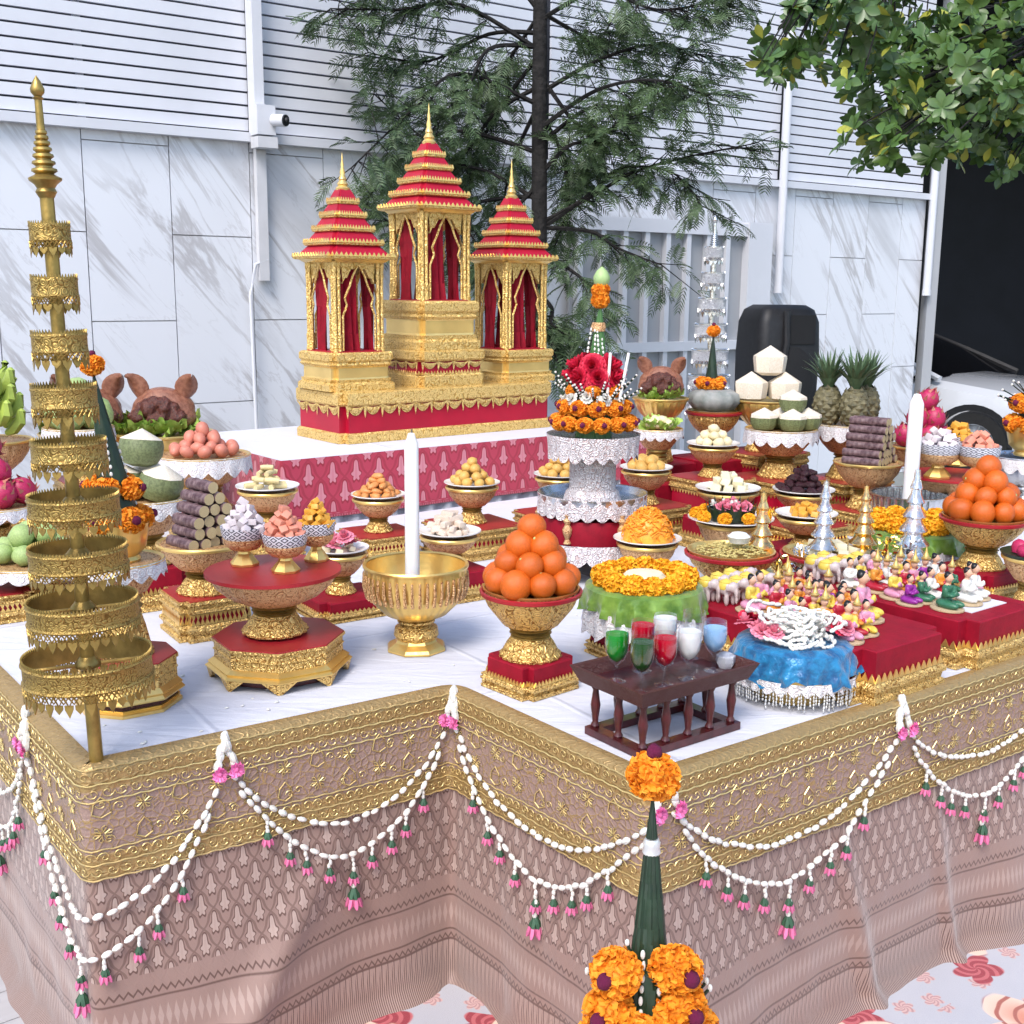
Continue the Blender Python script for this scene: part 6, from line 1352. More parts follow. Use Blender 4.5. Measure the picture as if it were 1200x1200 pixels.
# ---- silver candle bowl
P = base(1062, 636); zr = Z(P, 578); q = Vector((P.x, P.y, zr)); r = W(q, 45); sb = thing('candle_bowl', 'silver fluted bowl with a tall white candle on the right', 'bowl', (P.x, P.y, TZ+.001), 0, 'candle bowls'); h = zr-TZ
MB().lathe([(r*.60, 0), (r*.60, .006), (r*.5, h*.15)], 36).build('foot', M['silver'], sb)
MB().lathe([(r*.5, h*.14), (r*.86, h*.24), (r*.97, h*.5), (r*1.0, h*.97), (r*.96, h*.97), (r*.92, h*.5), (0, h*.3)], 120, rip=.012, nr=40).build('bowl', M['silver'], sb); MB().lathe([(r*.97, h-.006), (r*1.03, h-.005), (r*1.03, h), (r*.96, h)], 60, cap=(False, False)).build('rim', M['silver'], sb)
candle('white candle standing in the silver bowl on the right', P, TZ+h*.32, Z(P, 458), W(q, 8.5))
# ---- right orange pyramid
P = base(1146, 692); zt = Z(P, 664); plinth('red plinth under the right orange pyramid', P, TZ+.001, zt, W(P, 40), style='red'); zr = Z(P, 606); q = Vector((P.x, P.y, zr)); phan('red rimmed gold tray holding the right orange pyramid', P, zt+.001, zr, W(q, 50), 'red', .55); oranges(P, zr, W(q, 47), W(q, 14), 'on the right', '')
# ---- right edge dishes
P = base(1206, 712); zr = Z(P, 652); q = Vector((P.x, P.y, zr)); phan('gold pedestal with dark leaf lined dish at the right edge', P, TZ+.001, zr, W(q, 36), 'gold', .6); t = MB(); t.lathe([(W(q, 36), .002), (W(q, 38), .012), (W(q, 30), .006), (0, .006)], 30); tag(t.build('leaf_dish', M['leafd'], None, (P.x, P.y, zr)), 'dark leaf lined dish at the right edge', 'dish')
heap(P, zr+.006, [(5, W(q, 16), .014), (1, 0, .03)], [APPLE], 'rose_apple', 'red rose apple on the dark leaf dish at the right edge', 'rose apple', 'red rose apples at the right edge', .1, W(q, 11), .8)
P = base(1112, 628); zt = Z(P, 598); plinth('red and gold plinth under the right candy cups', P, TZ+.001, zt, W(P, 40), style='band'); zr = Z(P, 556); q = Vector((P.x, P.y, zr)); phan('gold pedestal with red disc top carrying the right candy cups', P, zt+.001, zr, W(q, 56), 'disc', .5)
for c_, r_, rim, hw, ms, lb, cl in ((1098, 560, 519, 25, TARO, 'pale taro cube heaped in the patterned cup on the right', 'gold cup with patterned bowl of white taro on the right'), (1144, 562, 522, 25, CORAL, 'coral candy cube heaped in the patterned cup on the right', 'gold cup with patterned bowl of coral candy on the right'), (1120, 545, 510, 22, AMBER, 'amber candy cube heaped in the patterned cup on the right', 'gold cup with patterned bowl of amber candy on the right')):
    Pc = base(c_, r_, zr); zz = Z(Pc, rim); r = W(Vector((Pc.x, Pc.y, zz)), hw); cup(cl, Pc, zr+.001, zz, r); heap(Pc, zz-.004, [(8, r*.70, .0), (6, r*.45, r*.28), (3, r*.25, r*.55)], ms, ms[0].name.split('.')[0], lb, 'candy', lb, .2, r*.22, .8)
P = base(1075, 604); zt = Z(P, 575); plinth('red plinth under the dragon fruit on the right', P, TZ+.001, zt, W(P, 34), style='red'); zr = Z(P, 522); q = Vector((P.x, P.y, zr)); phan('gold tray of red dragon fruit before the white car', P, zt+.001, zr, W(q, 38), 'gold', .5); r = W(q, 14.5)
for i, (dx, dy, dz) in enumerate(((-1.5, 0, .8), (.1, -.7, .8), (1.4, .1, .8), (-.5, 1, .8), (-.65, -.1, 2.2), (.75, -.1, 2.2), (.15, .2, 3.6))): tag(inst(DRAG, 'dragon_fruit', None, (P.x+dx*r, P.y+dy*r, zr+dz*r), (random.uniform(-.8, .8), random.uniform(-.8, .8), random.uniform(0, 6)), r), 'topmost red dragon fruit before the white car' if i == 6 else 'red dragon fruit in the pile before the white car', 'dragon fruit', 'dragon fruit pile before the car')
P = base(1012, 622); zt = Z(P, 595); plinth('red and gold plinth under the right sugarcane pile', P, TZ+.001, zt, W(P, 36), style='band'); zr = Z(P, 541); q = Vector((P.x, P.y, zr)); phan('gold pedestal tray holding the right sugarcane pile', P, zt+.001, zr, W(q, 40), 'gold', .55); canes(P, zr-.006, [6, 5, 4, 4, 3, 2], W(q, 44), W(q, 5), R(-38), 'sugarcane stick in the right pile below the pineapples', 'sugarcane sticks in the right pile')
# ---- pineapples
P = base(990, 598); zt = Z(P, 560); plinth('tall red and gold plinth under the pineapples', P, TZ+.001, zt, W(P, 40), style='band'); zr = Z(P, 496); q = Vector((P.x, P.y, zr)); phan('lace edged pedestal tray of pineapples', P, zt+.001, zr, W(q, 44), 'lace', .55)
for dx, dy, lb in ((-26, .03, 'pineapple on the left of the three'), (-1, -.05, 'front middle pineapple of the three'), (20, .05, 'pineapple on the right of the three')): pineapple(lb, P+Vector((px(q, dx), dy, 0)), zr-.002, W(q, 17), W(q, 42), W(q, 52))
# ---- coconuts, right
P = base(892, 588); zt = Z(P, 528); plinth('tall red plinth under the white carved coconuts', P, TZ+.001, zt, W(P, 40), style='band'); zr = Z(P, 468); q = Vector((P.x, P.y, zr)); phan('gold pedestal tray of white carved coconuts', P, zt+.001, zr, W(q, 40), 'plain', .55); r = W(q, 20)
for dx, dy, dz, lb in ((-.98, -.2, .75, 'white carved coconut, lower left of the three'), (.98, -.25, .75, 'white carved coconut, lower right of the three'), (.1, .0, 2.25, 'white carved coconut, topmost of the three')): tag(inst(COCW, 'coconut', None, (P.x+dx*r, P.y+dy*r, zr+dz*r-.002), (0, 0, random.uniform(0, 6)), r), lb, 'coconut', 'white carved coconuts')
P = base(910, 606); zt = Z(P, 558); plinth('red plinth under the half peeled coconuts on the right', P, TZ+.001, zt, W(P, 44), style='band'); zr = Z(P, 502); q = Vector((P.x, P.y, zr)); phan('lace edged pedestal tray of half peeled coconuts', P, zt+.001, zr, W(q, 42), 'lace', .6); r = W(q, 16.5)
for dx, dy, dz, lb in ((-1.25, 0, .72, 'half peeled coconut at the left of the right tray'), (.6, -.7, .72, 'half peeled coconut at the front of the right tray'), (1.9, .2, .72, 'half peeled coconut at the right of the right tray'), (.3, 1.1, .72, 'half peeled coconut at the back of the right tray'), (.75, .1, 2.0, 'half peeled coconut on top of the right tray')): tag(inst(COCH, 'coconut', None, (P.x+dx*r, P.y+dy*r, zr+dz*r-.002), (0, 0, random.uniform(0, 6)), r), lb, 'coconut', 'half peeled coconuts')
# ---- pumpkin with a little leaf cone
P = base(832, 588); zt = Z(P, 535); plinth('tall red plinth under the grey pumpkin', P, TZ+.001, zt, W(P, 38), style='red'); zr = Z(P, 482); q = Vector((P.x, P.y, zr)); phan('red rimmed gold pedestal under the grey pumpkin', P, zt+.001, zr, W(q, 33), 'red', .5); r = W(q, 31)
t = MB(); t.lathe([(r*.3, 0), (r*.75, r*.08), (r*1.0, r*.38), (r*.92, r*.68), (r*.55, r*.84), (r*.12, r*.80)], 60, rip=.035, nr=12); tag(t.build('pumpkin', M['pump'], None, (P.x, P.y, zr+.001), ang=70), 'grey ribbed pumpkin on the red rimmed pedestal', 'pumpkin')
z = zr+r*.80; hh = Z(P, 392)-z; baisri('small leaf cone with marigolds standing on the grey pumpkin', P+Vector((px(q, -4), 0, 0)), z, hh, W(q, 8), W(q, 9), [(5, W(q, 10), hh*.12)], W(q, 8), (0, 0), needles=False, beads=False)
# ---- pig head, right
P = base(770, 592); zt = Z(P, 540); plinth('tall red plinth under the right pig head', P, TZ+.001, zt, W(P, 36), style='red'); zr = Z(P, 466); q = Vector((P.x, P.y, zr)); phan('gold pedestal bowl under the right pig head', P, zt+.001, zr, W(q, 33), 'plain', .5); lettuce('green lettuce under the right pig head', P, zr, W(q, 30), 18, W(q, 16)); pig('boiled brown pig head right of the tall flower offering', P, zr+W(q, 6), W(q, 32), -.1)
P = base(768, 604); zt = Z(P, 562); plinth('plinth under the salad bowl below the right pig head', P, TZ+.001, zt, W(P, 34), style='red'); zr = Z(P, 502); q = Vector((P.x, P.y, zr)); phan('lace edged pedestal bowl of salad below the right pig head', P, zt+.001, zr, W(q, 29), 'lace', .6); lettuce('green lettuce in the lace edged bowl below the right pig head', P, zr, W(q, 27), 16, W(q, 14)); heap(P, zr+.02, [(6, W(q, 12), 0), (3, W(q, 5), .012)], BUNP, 'pale_slice', 'pale sliced meat on the salad below the right pig head', 'meat', 'pale slices on the salad', .2, W(q, 7), .6)
# ---- silver tower far behind
Ps = base(826, 560); tr_ = []
for k in range(7):
    r0 = 288+k*30; q = Vector((Ps.x, Ps.y, zat(Ps, r0))); tr_.append((zat(Ps, r0), zat(Ps, r0+24), W(q, (11+2.6*k))))
tower('silver tiered ceremonial tower before the gate', Ps, TZ+.001, zat(Ps, 252), tr_, M['silver'], M['silverc'], .014, zat(Ps, 300))
# ---- loudspeaker
P = base(916, 545); zt = Z(P, 358); zb_ = Z(P, 478); q = Vector((P.x, P.y, zt)); sw = W(q, 41); h = zt-zb_
ls = thing('loudspeaker', 'black rounded loudspeaker standing behind the coconuts', 'loudspeaker', (P.x, P.y+.25, 0), R(14)); zb_ -= .10; h = zt-zb_
def rr_(a_, d_, z_, rad, fy=1):
    out = []
    for cx, cy, a0 in ((a_-rad, d_-rad, 0), (-a_+rad, d_-rad, 90), (-a_+rad, -d_+rad, 180), (a_-rad, -d_+rad, 270)):
        for k in range(5): a = R(a0+k*22.5); out.append((cx+rad*math.cos(a), cy+rad*math.sin(a), z_))
    return out
MB().loft([rr_(sw*.86, .15, zb_, .03), rr_(sw*.97, .17, zb_+.02, .05), rr_(sw*1.0, .17, zb_+h*.6, .05), rr_(sw*.97, .16, zb_+h*.86, .05), rr_(sw*.86, .14, zb_+h*.96, .05), rr_(sw*.66, .11, zb_+h, .05)]).build('cabinet', M['black'], ls, ang=50)
t = MB(); t.loft([[(sw*.80*math.cos(a)*(1 if k == 0 else .86), -.172-(.0 if k == 0 else .010), zb_+h*.36+h*.30*math.sin(a)*(1 if k == 0 else .86)) for a in [2*math.pi*i/32 for i in range(32)]] for k in (0, 1)]); t.build('woofer_grille', M['grille'], ls)
t = MB(); t.box((sw*.25, -.168, zb_+h*.80), (sw*.9, .02, h*.24)); t.build('horn', M['grille'], ls)
t = MB(); t.tube([(-sw*.2, -.17, zb_+h*.95), (-sw*.22, -.185, zb_+h*.7), (-sw*.4, -.18, zb_+h*.3)], .018, 8); t.build('front_rib', M['black'], ls)
t = MB(); t.tube([(0, 0, .0), (0, 0, zb_)], .025, 10)
for k in range(3): a = k*2.094; t.tube([(0, 0, .5), (.4*math.cos(a), .4*math.sin(a), .02)], .014, 6)
t.build('stand', M['black'], ls)
# ---- right edge flower cone on silver tray
P = base(1197, 612); zr = Z(P, 534); q = Vector((P.x, P.y, zr)); phan('silver pedestal tray at the right edge under the flower cone', P, TZ+.001, zr, W(q, 42), 'silver', .55); gold_cup('gold cup of the flower cone at the right edge', P, zr+.001, Z(P, 500), W(q, 25)); z = Z(P, 503); hh = Z(P, 402)-z
baisri('leaf cone with orange marigolds on the silver tray at the right edge', P, z, hh, W(q, 16), W(q, 13), [(6, W(q, 20), hh*.06), (5, W(q, 15), hh*.30)], W(q, 11), (0, 0))
# ---- tall flower offering on three lace trays
P = base(692, 668); ft = thing('lace_stand', 'three tiered silver lace stand in the middle of the table', 'stand', (P.x, P.y, TZ+.001))
def zz(r_): return Z(P, r_)-TZ
def wq(n, r_): return W(Vector((P.x, P.y, Z(P, r_))), n)
for k in range(5):
    a = 2*math.pi*k/5+.3; t = MB(); rr = wq(62, 640); t.lathe([(.010, 0), (.012, .006), (.007, .02), (.009, zz(640)*.6), (.007, zz(640))], 10, c=(rr*math.cos(a), rr*math.sin(a), 0)); t.build('leg', M['silver'], ft)
MB().lathe([(wq(80, 628), zz(636)), (wq(82, 628), zz(628)), (wq(76, 628), zz(630)), (0, zz(630))], 60, cap=(True, False)).build('lower_tray', M['silver'], ft)
t = MB(); lace(t, wq(82, 628), zz(624), wq(84, 628), zz(647), 26, .3); t.build('lower_lace', M['lacep'], ft, ang=60)
MB().lathe([(wq(60, 620), zz(629)), (wq(60, 620), zz(610)), (wq(58, 620), zz(602)), (0, zz(602))], 50).build('red_drum', M['redv'], ft)
for k in range(6):
    a = 2*math.pi*k/6; rr = wq(57, 612); t = MB(); z0, z1 = zz(626), zz(594); d = z1-z0; t.lathe([(.013, z0), (.006, z0+d*.15), (.014, z0+d*.35), (.016, z0+d*.5), (.008, z0+d*.66), (.014, z0+d*.8), (.006, z0+d*.9), (.010, z1)], 10, c=(rr*math.cos(a)*1.08, rr*math.sin(a)*1.08, 0)); t.build('turned_leg', M['goldp'], ft)
MB().lathe([(wq(60, 578), zz(596)), (wq(64, 578), zz(580)), (wq(64, 578), zz(577)), (wq(58, 578), zz(584)), (0, zz(586))], 60, cap=(True, False)).build('middle_tray', M['silver'], ft)
t = MB(); lace(t, wq(64, 578), zz(576), wq(63, 578), zz(601), 24, .2); t.build('middle_lace', M['lacep'], ft, ang=60)
MB().lathe([(wq(34, 560), zz(586)), (wq(31, 560), zz(576)), (wq(27, 550), zz(572)), (wq(27, 550), zz(535)), (wq(31, 530), zz(530))], 50, rip=.01, nr=25).build('drum', M['lacep'], ft)
MB().lathe([(wq(30, 530), zz(534)), (wq(50, 520), zz(520)), (wq(54, 510), zz(510)), (wq(50, 510), zz(511)), (0, zz(513))], 60, cap=(True, False)).build('upper_tray', M['silver'], ft)
t = MB(); lace(t, wq(55, 510), zz(508), wq(52, 510), zz(538), 20, .25); t.build('upper_lace', M['lacep'], ft, ang=60)
z0 = Z(P, 512); bs = thing('tall_flower_offering', 'tall flower and leaf cone offering with red and orange blooms on lace trays', 'flower offering', (P.x, P.y, z0)); s1 = wq(1, 460)
def hz(r_): return Z(P, r_)-z0
cone_leaf(bs, (0, 0, 0), (s1*5, 0, hz(352)), s1*21, 1.5, 11, mt=M['leafg'])
for n, rad, row, r_ in ((13, 42, 494, 11), (10, 34, 476, 11.5)):
    for k in range(n):
        a = 2*math.pi*k/n+row; marigold(bs, (s1*rad*math.cos(a), s1*rad*math.sin(a), hz(row)), s1*r_, dirn=(math.cos(a), math.sin(a), .1))
for n, rad, row in ((7, 25, 441), (5, 20, 428)):
    for k in range(n): a = 2*math.pi*(k+.3)/n-.9; inst(ROSE, 'red_flower', bs, (s1*rad*math.cos(a), s1*rad*math.sin(a), hz(row)), (R(75), 0, a+math.pi/2), s1*15)
for k in range(10): a = 2*math.pi*k/10; inst(WFL, 'white_flower', bs, (s1*34*math.cos(a), s1*34*math.sin(a), hz(467+random.uniform(-5, 5))), (R(60), 0, a+math.pi/2), s1*8)
for k in range(6): a = 2*math.pi*k/6+.4; marigold(bs, (s1*27*math.cos(a), s1*27*math.sin(a), hz(457)), s1*9.5, button=False)
marigold(bs, (s1*4.5, 0, hz(352)), s1*11, button=False); marigold(bs, (s1*4.8, 0, hz(340)), s1*11, button=False)
MB().lathe([(s1*6, 0), (s1*9, s1*5), (s1*9.5, s1*10), (s1*6, s1*17), (s1*1.5, s1*21), (0, s1*22)], 20, rip=.03, nr=6, c=(s1*5.5, 0, hz(335))).build('lotus_bud', M['lotus'], bs)
MB().lathe([(s1*7.5, -s1*5), (s1*8.5, 0), (s1*7, s1*5)], 20, c=(s1*3, 0, hz(383)), rip=.05, nr=9).build('ribbon', M['goldp'], bs)
t = MB(); t2 = MB()
for k in range(40):
    a = random.uniform(0, 6.28); d = Vector((math.cos(a), math.sin(a), random.uniform(.5, 1.4))).normalized(); p0 = Vector((s1*18*math.cos(a), s1*18*math.sin(a), hz(random.uniform(470, 485)))); e = p0+d*s1*random.uniform(34, 50); t.tube([p0, e], [s1*2.2, s1*.8], 5)
    for j in range(4): t2.ball(p0.lerp(e, .62+.12*j)+Vector((0, -s1, 0)), s1*1.4, 6, 5)
t.build('leaf_needle', M['leafd'], bs); t2.build('jasmine_bud', M['bud'], bs)
t = MB()
for a in (-1.75, -1.3, -.6, 3.6, 1.5): garland_string(t, [Vector((s1*(20-14*f)*math.cos(a), s1*(20-14*f)*math.sin(a)-s1*9*(1-f), hz(470-85*f))) for f in [i/8 for i in range(9)]], s1*1.3, 1.2)
t.build('bead_string', M['bud'], bs)
for c_, lb in ((704, 'thin pale candle stuck in the tall flower offering, left one'), (717, 'thin pale candle stuck in the tall flower offering, right one')):
    t = MB(); p0 = Vector((s1*(c_-692), -s1*26, hz(480))); e = Vector((s1*(c_-692+(4 if c_ < 710 else 12)), -s1*20, hz(412))); t.tube([p0, e], s1*1.8, 8); t.build('thin_candle', M['wax'], bs)
# ================================================================ GOLD SHRINE
cF, cL, cR = at(401, 523, ZR), at(339, 514, ZR), at(650, 501, ZR); e = cR-cF; SA = math.atan2(e.y, e.x); SW = e.length; SD = min(.62, max(.42, (cL-cF).length))
sh = thing('gold_shrine', 'red and gold triple spired Thai shrine on the rear table', 'shrine', (cF.x, cF.y, ZR+.005), SA)
def sz_(row, a=0.0, b_=0.0):
    p = Vector((cF.x+math.cos(SA)*a-math.sin(SA)*b_, cF.y+math.sin(SA)*a+math.cos(SA)*b_)); return zat(p, row)-ZR-.005
def nt(cx, cy, hx, hy, c_, z): return [(cx+x, cy+y, z) for x, y in notch(hx, hy, c_)]
def swags(parent, x0, x1, y, z, w_, h, axis=0, sgn=-1):   # looped gilt drapery along a face
    n = max(2, int(round((x1-x0)/w_))); w_ = (x1-x0)/n; t = MB()
    def pt(s_, off, zz_): return (s_, y+sgn*off, zz_) if axis == 0 else (y+sgn*off, s_, zz_)
    for k in range(n):
        a = x0+k*w_
        for lay, dep, off in ((0, 1.0, .004), (1, .62, .008), (2, .30, .011)):
            top_ = []; bot = []
            for i in range(9):
                f = i/8; s_ = a+w_*f; sag = h*dep*(4*f*(1-f)); top_.append(pt(s_, off, z-sag*.55)); bot.append(pt(s_, off, z-sag*.55-h*.26*(.25+3*f*(1-f))))
            t.add(top_+bot, [(i, i+1, i+10, i+9) for i in range(8)])
        t.add([pt(a-w_*.10, .010, z), pt(a+w_*.10, .010, z), pt(a+w_*.05, .010, z-h*.7), pt(a, .010, z-h*1.05), pt(a-w_*.05, .010, z-h*.7)], [(0, 1, 2, 3, 4)])
    return t.build('swag', M['castle'], parent, flat=True)
def crest(parent, cx, cy, hx, hy, z, h, w_, mt, nm='crest'):
    t = MB(); spikes(t, [(cx+x, cy+y) for x, y in ((hx, -hy), (hx, hy), (-hx, hy), (-hx, -hy))], z, h, w_, 1, .002); return t.build(nm, mt, parent, flat=True)
zA, zB, zC, zD = sz_(514), sz_(487), sz_(461), sz_(0)
bp_ = sub('base_platform', sh); hx, hy = SW/2, SD/2
h0 = sz_(523-62)                                         # height of the platform at its front corner
MB().loft([nt(hx, hy, hx, hy, .03, 0), nt(hx, hy, hx, hy, .03, h0*.16), nt(hx, hy, hx-.008, hy-.008, .03, h0*.20)]).build('gilt_foot', M['castle'], bp_, flat=True)
MB().loft([nt(hx, hy, hx-.012, hy-.012, .03, h0*.18), nt(hx, hy, hx-.012, hy-.012, .03, h0*.74)]).build('red_panel', M['red'], bp_, flat=True)
MB().loft([nt(hx, hy, hx-.006, hy-.006, .03, h0*.72), nt(hx, hy, hx, hy, .03, h0*.76), nt(hx, hy, hx, hy, .03, h0*.97), nt(hx, hy, hx-.01, hy-.01, .03, h0)]).build('gilt_cornice', M['castle'], bp_, flat=True)
swags(bp_, .03, SW-.03, 0.012, h0*.74, .085, h0*.24); swags(bp_, .03, SD-.03, .012, h0*.74, .085, h0*.24, 1)
def shrine_tower(cx, cy, z0, zc0, zc1, zr1, ztip, hw, eave, riser=None):
    """z0 platform, zc0 column foot, zc1 eave, zr1 top of the roof, ztip spire tip"""
    tw = sub('tower', sh)
    def sq(hh, z): return nt(cx, cy, hh, hh, hh*.16, z)
    zz0 = z0
    if riser:
        b0 = z0; b1 = riser; d = b1-b0
        MB().loft([sq(hw*1.30, b0), sq(hw*1.30, b0+d*.30), sq(hw*1.24, b0+d*.36)]).build('riser_foot', M['castle'], tw, flat=True); MB().loft([sq(hw*1.22, b0+d*.34), sq(hw*1.22, b0+d*.72)]).build('riser_panel', M['red'], tw, flat=True); MB().loft([sq(hw*1.27, b0+d*.70), sq(hw*1.33, b0+d*.76), sq(hw*1.33, b0+d*.96), sq(hw*1.25, b1)]).build('riser_cornice', M['castle'], tw, flat=True)
        for ax, y_ in ((0, cy-hw*1.22), (1, cx-hw*1.22)): swags(tw, (cx if ax == 0 else cy)-hw*1.15, (cx if ax == 0 else cy)+hw*1.15, y_, b0+d*.70, .075, d*.24, ax)
        t = MB(); spikes(t, notch(hw*1.24, hw*1.24, hw*.16), 0, d*.10, .016); t.v = [(v[0]+cx, v[1]+cy, v[2]+b0+d*.35) for v in t.v]; t.build('riser_crest', M['castle'], tw, flat=True); zz0 = b1
    d = zc0-zz0
    for nm, ring, mt in (('plinth_foot', ((1.22, 0), (1.22, .16), (1.12, .22), (1.14, .30)), 'castle'), ('plinth_waist', ((1.08, .28), (1.06, .34), (1.06, .60), (1.10, .64)), 'castles'), ('plinth_cornice', ((1.10, .62), (1.16, .68), (1.12, .74), (1.18, .80), (1.18, .95), (1.12, 1.0)), 'castle')):
        MB().loft([sq(hw*a, zz0+d*b_) for a, b_ in ring]).build(nm, M[mt], tw, flat=True)
    H = zc1-zc0; cw = hw*.135
    for sx in (-1, 1):
        for sy in (-1, 1):
            t = MB()
            for ox, oy in ((0, 0), (1, 0), (0, 1)):
                x, y = cx+sx*(hw*.86-ox*cw*1.05), cy+sy*(hw*.86-oy*cw*1.05); t.lathe([(cw*.62, 0), (cw*.62, H*.04), (cw*.5, H*.06), (cw*.58, H*.16), (cw*.62, H*.18), (cw*.42, H*.21), (cw*.42, H*.80), (cw*.56, H*.84), (cw*.44, H*.88), (cw*.62, H*.95), (cw*.62, H)], 10, c=(x, y, zc0))
            t.build('column', M['castle'], tw)
    # lobed arches between the columns
    for k in range(4):
        a = k*math.pi/2; ca, sa = math.cos(a), math.sin(a); half = hw*.62; t = MB(); pts = []; n = 14
        for i in range(n+1):
            f = -1+2*i/n; yy = .955-.20*abs(f)**1.6+.02*math.cos(f*14); pts.append((f*half*.92, yy))
        outer = [(-half*1.0, .30), (-half*1.0, 1.0), (half*1.0, 1.0), (half*1.0, .30)]
        vs = []; fs = []
        for dy in (0, .018):
            for (x, z_) in pts: vs.append((x, -(hw*.86)+dy, z_))
            for i in range(n+1):
                f = -1+2*i/n; vs.append((f*half, -(hw*.86)+dy, 1.0 if abs(f) < .86 else (1.0)))
        m_ = n+1
        for i in range(n): fs += [(i, i+1, m_+i+1, m_+i), (2*m_+i+1, 2*m_+i, 3*m_+i, 3*m_+i+1), (i+1, i, 2*m_+i, 2*m_+i+1)]
        t.add([(cx+x*ca-y*sa, cy+x*sa+y*ca, zc0+H*z_) for x, y, z_ in vs], fs); 
        for sg in (-1, 1):
            pl_ = [(sg*half*.95, -(hw*.88), .02), (sg*half*.95, -(hw*.88), .40), (sg*half*.72, -(hw*.89), .52), (sg*half*.84, -(hw*.89), .60), (sg*half*.52, -(hw*.89), .74), (sg*half*.36, -(hw*.89), .84), (0, -(hw*.89), .97)]; t.tube([(cx+x*ca-y*sa, cy+x*sa+y*ca, zc0+H*z_) for x, y, z_ in pl_], hw*.035, 6)
        t.build('arch', M['castle'], tw, flat=True)
        t = MB(); cu = []
        for lev in (1.0, .8, .5, .2, 0.01):
            row = []
            for i in range(9): f = i/8; x = -half*.98+f*half*(1.05 if lev > .1 else 1.12); row.append((x, -(hw*.70)+.012*math.sin(i*2.2+lev*3), lev))
            cu.append(row)
        t.loft([[(cx+x*ca-y*sa, cy+x*sa+y*ca, zc0+H*z_) for x, y, z_ in r_] for r_ in cu], closed=False, cap=(False, False)); t.build('curtain', M['redv'], tw)
    MB().loft([sq(hw*.95, zc0-.002), sq(hw*.95, zc0+.004)]).build('inner_floor', M['red'], tw, flat=True)
    # tiered roof
    n = 5; HR = zr1-zc1
    MB().loft([sq(hw*.98, zc1-.004), sq(eave*.9, zc1+HR*.03)]).build('eave_soffit', M['castles'], tw, flat=True)
    for k in range(n):
        f = k/n; ew = eave*(1-.82*(f**.82)); nw = eave*(1-.82*(((k+1)/n)**.82)); za = zc1+HR*(.03+.97*f*.98); zb2 = zc1+HR*(.03+.97*(k+1)/n*.98); d2 = zb2-za; rt_ = sub('roof_tier', sh)
        MB().loft([sq(ew*.95, za), sq(ew*1.01, za+d2*.05), sq(ew*1.03, za+d2*.22), sq(ew*.97, za+d2*.28)]).build('gilt_eave', M['castle'], rt_, flat=True)
        MB().loft([sq(ew*.94, za+d2*.18), sq((ew+nw)*.5*.93, za+d2*.62), sq(nw*.88, zb2+.004)]).build('red_slope', M['red'], rt_, flat=True)
        t = MB(); spikes(t, [(cx+x, cy+y) for x, y in notch(ew*1.03, ew*1.03, ew*.16)], za+d2*.20, d2*.30, max(.011, ew*.13)); t.build('crest', M['castles'], rt_, flat=True)
    r0 = eave*.17; Hs = ztip-zr1
    MB().lathe([(r0*1.0, -Hs*.03), (r0*1.1, Hs*.03), (r0*.7, Hs*.10), (r0*.85, Hs*.14), (r0*.5, Hs*.24), (r0*.6, Hs*.28), (r0*.34, Hs*.40), (r0*.42, Hs*.45), (r0*.2, Hs*.60), (r0*.26, Hs*.66), (r0*.1, Hs*.8), (r0*.14, Hs*.85), (0, Hs)], 14, c=(cx, cy, zr1)).build('spire', M['castles'], tw)
def tower_at(col, rows, hwp, eavep, riser_row=None):
    # column of the axis -> place along the platform middle line
    a, b_ = -.2, SW+.2
    for _ in range(40):
        mm = (a+b_)/2; w_ = Vector((cF.x+math.cos(SA)*mm-math.sin(SA)*hy, cF.y+math.sin(SA)*mm+math.cos(SA)*hy, ZR+.4))
        if proj(w_)[0] < col: a = mm
        else: b_ = mm
    cx = a; w_ = Vector((cF.x+math.cos(SA)*cx-math.sin(SA)*hy, cF.y+math.sin(SA)*cx+math.cos(SA)*hy, ZR+.4))
    g_ = lambda r_: sz_(r_, cx, hy)
    zc0, zc1, zr1, zt_ = [g_(r_) for r_ in rows]
    shrine_tower(cx, hy, h0, zc0, zc1, zr1, zt_, W(w_, hwp), W(w_, eavep), g_(riser_row) if riser_row else None)
tower_at(405, (411, 307, 222, 178), 36, 45); tower_at(504, (352, 250, 168, 120), 37, 45, 408); tower_at(598, (408, 308, 232, 186), 33, 41)
# ================================================================ GARLANDS ON THE SKIRT
def tassel(t, tg, tp, p, L, big=False):
    garland_string(t, [p, p+Vector((0, 0, -L*.55))], .0042, .75)
    def flare(z0, s_):
        for k in range(6):
            a = k*1.047; d = Vector((math.cos(a), math.sin(a), 0)); c0 = p+Vector((0, 0, z0)); tg.tube([c0, c0+d*.005*s_+Vector((0, 0, -.010*s_)), c0+d*.007*s_+Vector((0, 0, -.017*s_))], [.0035*s_, .0042*s_, .003*s_], 5); tp.tube([c0+d*.006*s_+Vector((0, 0, -.014*s_)), c0+d*.009*s_+Vector((0, 0, -.024*s_)), c0+d*.012*s_+Vector((0, 0, -.029*s_))], [.0036*s_, .004*s_, .0015*s_], 5)
    flare(-L*.5, 1.0)
    if big:
        garland_string(t, [p+Vector((0, 0, -L*.62)), p+Vector((0, 0, -L*1.05))], .0062, .6); flare(-L*1.05, 1.5)
SWG = [(-.98, -.33, .24, .33), (-.33, .27, .27, .345), (.27, .815, .20, .275), (.815, 1.46, .195, .275), (1.46, 2.17, .19, .265), (2.17, 2.86, .17, .25)]
swl = ['jasmine bud garland swag on the left side of the table skirt', 'jasmine bud garland swag round the front left table corner', 'jasmine bud garland swag on the left front of the skirt', 'jasmine bud garland swag in the inner corner of the skirt', 'jasmine bud garland swag right of the near table corner', 'jasmine bud garland swag at the right end of the skirt']
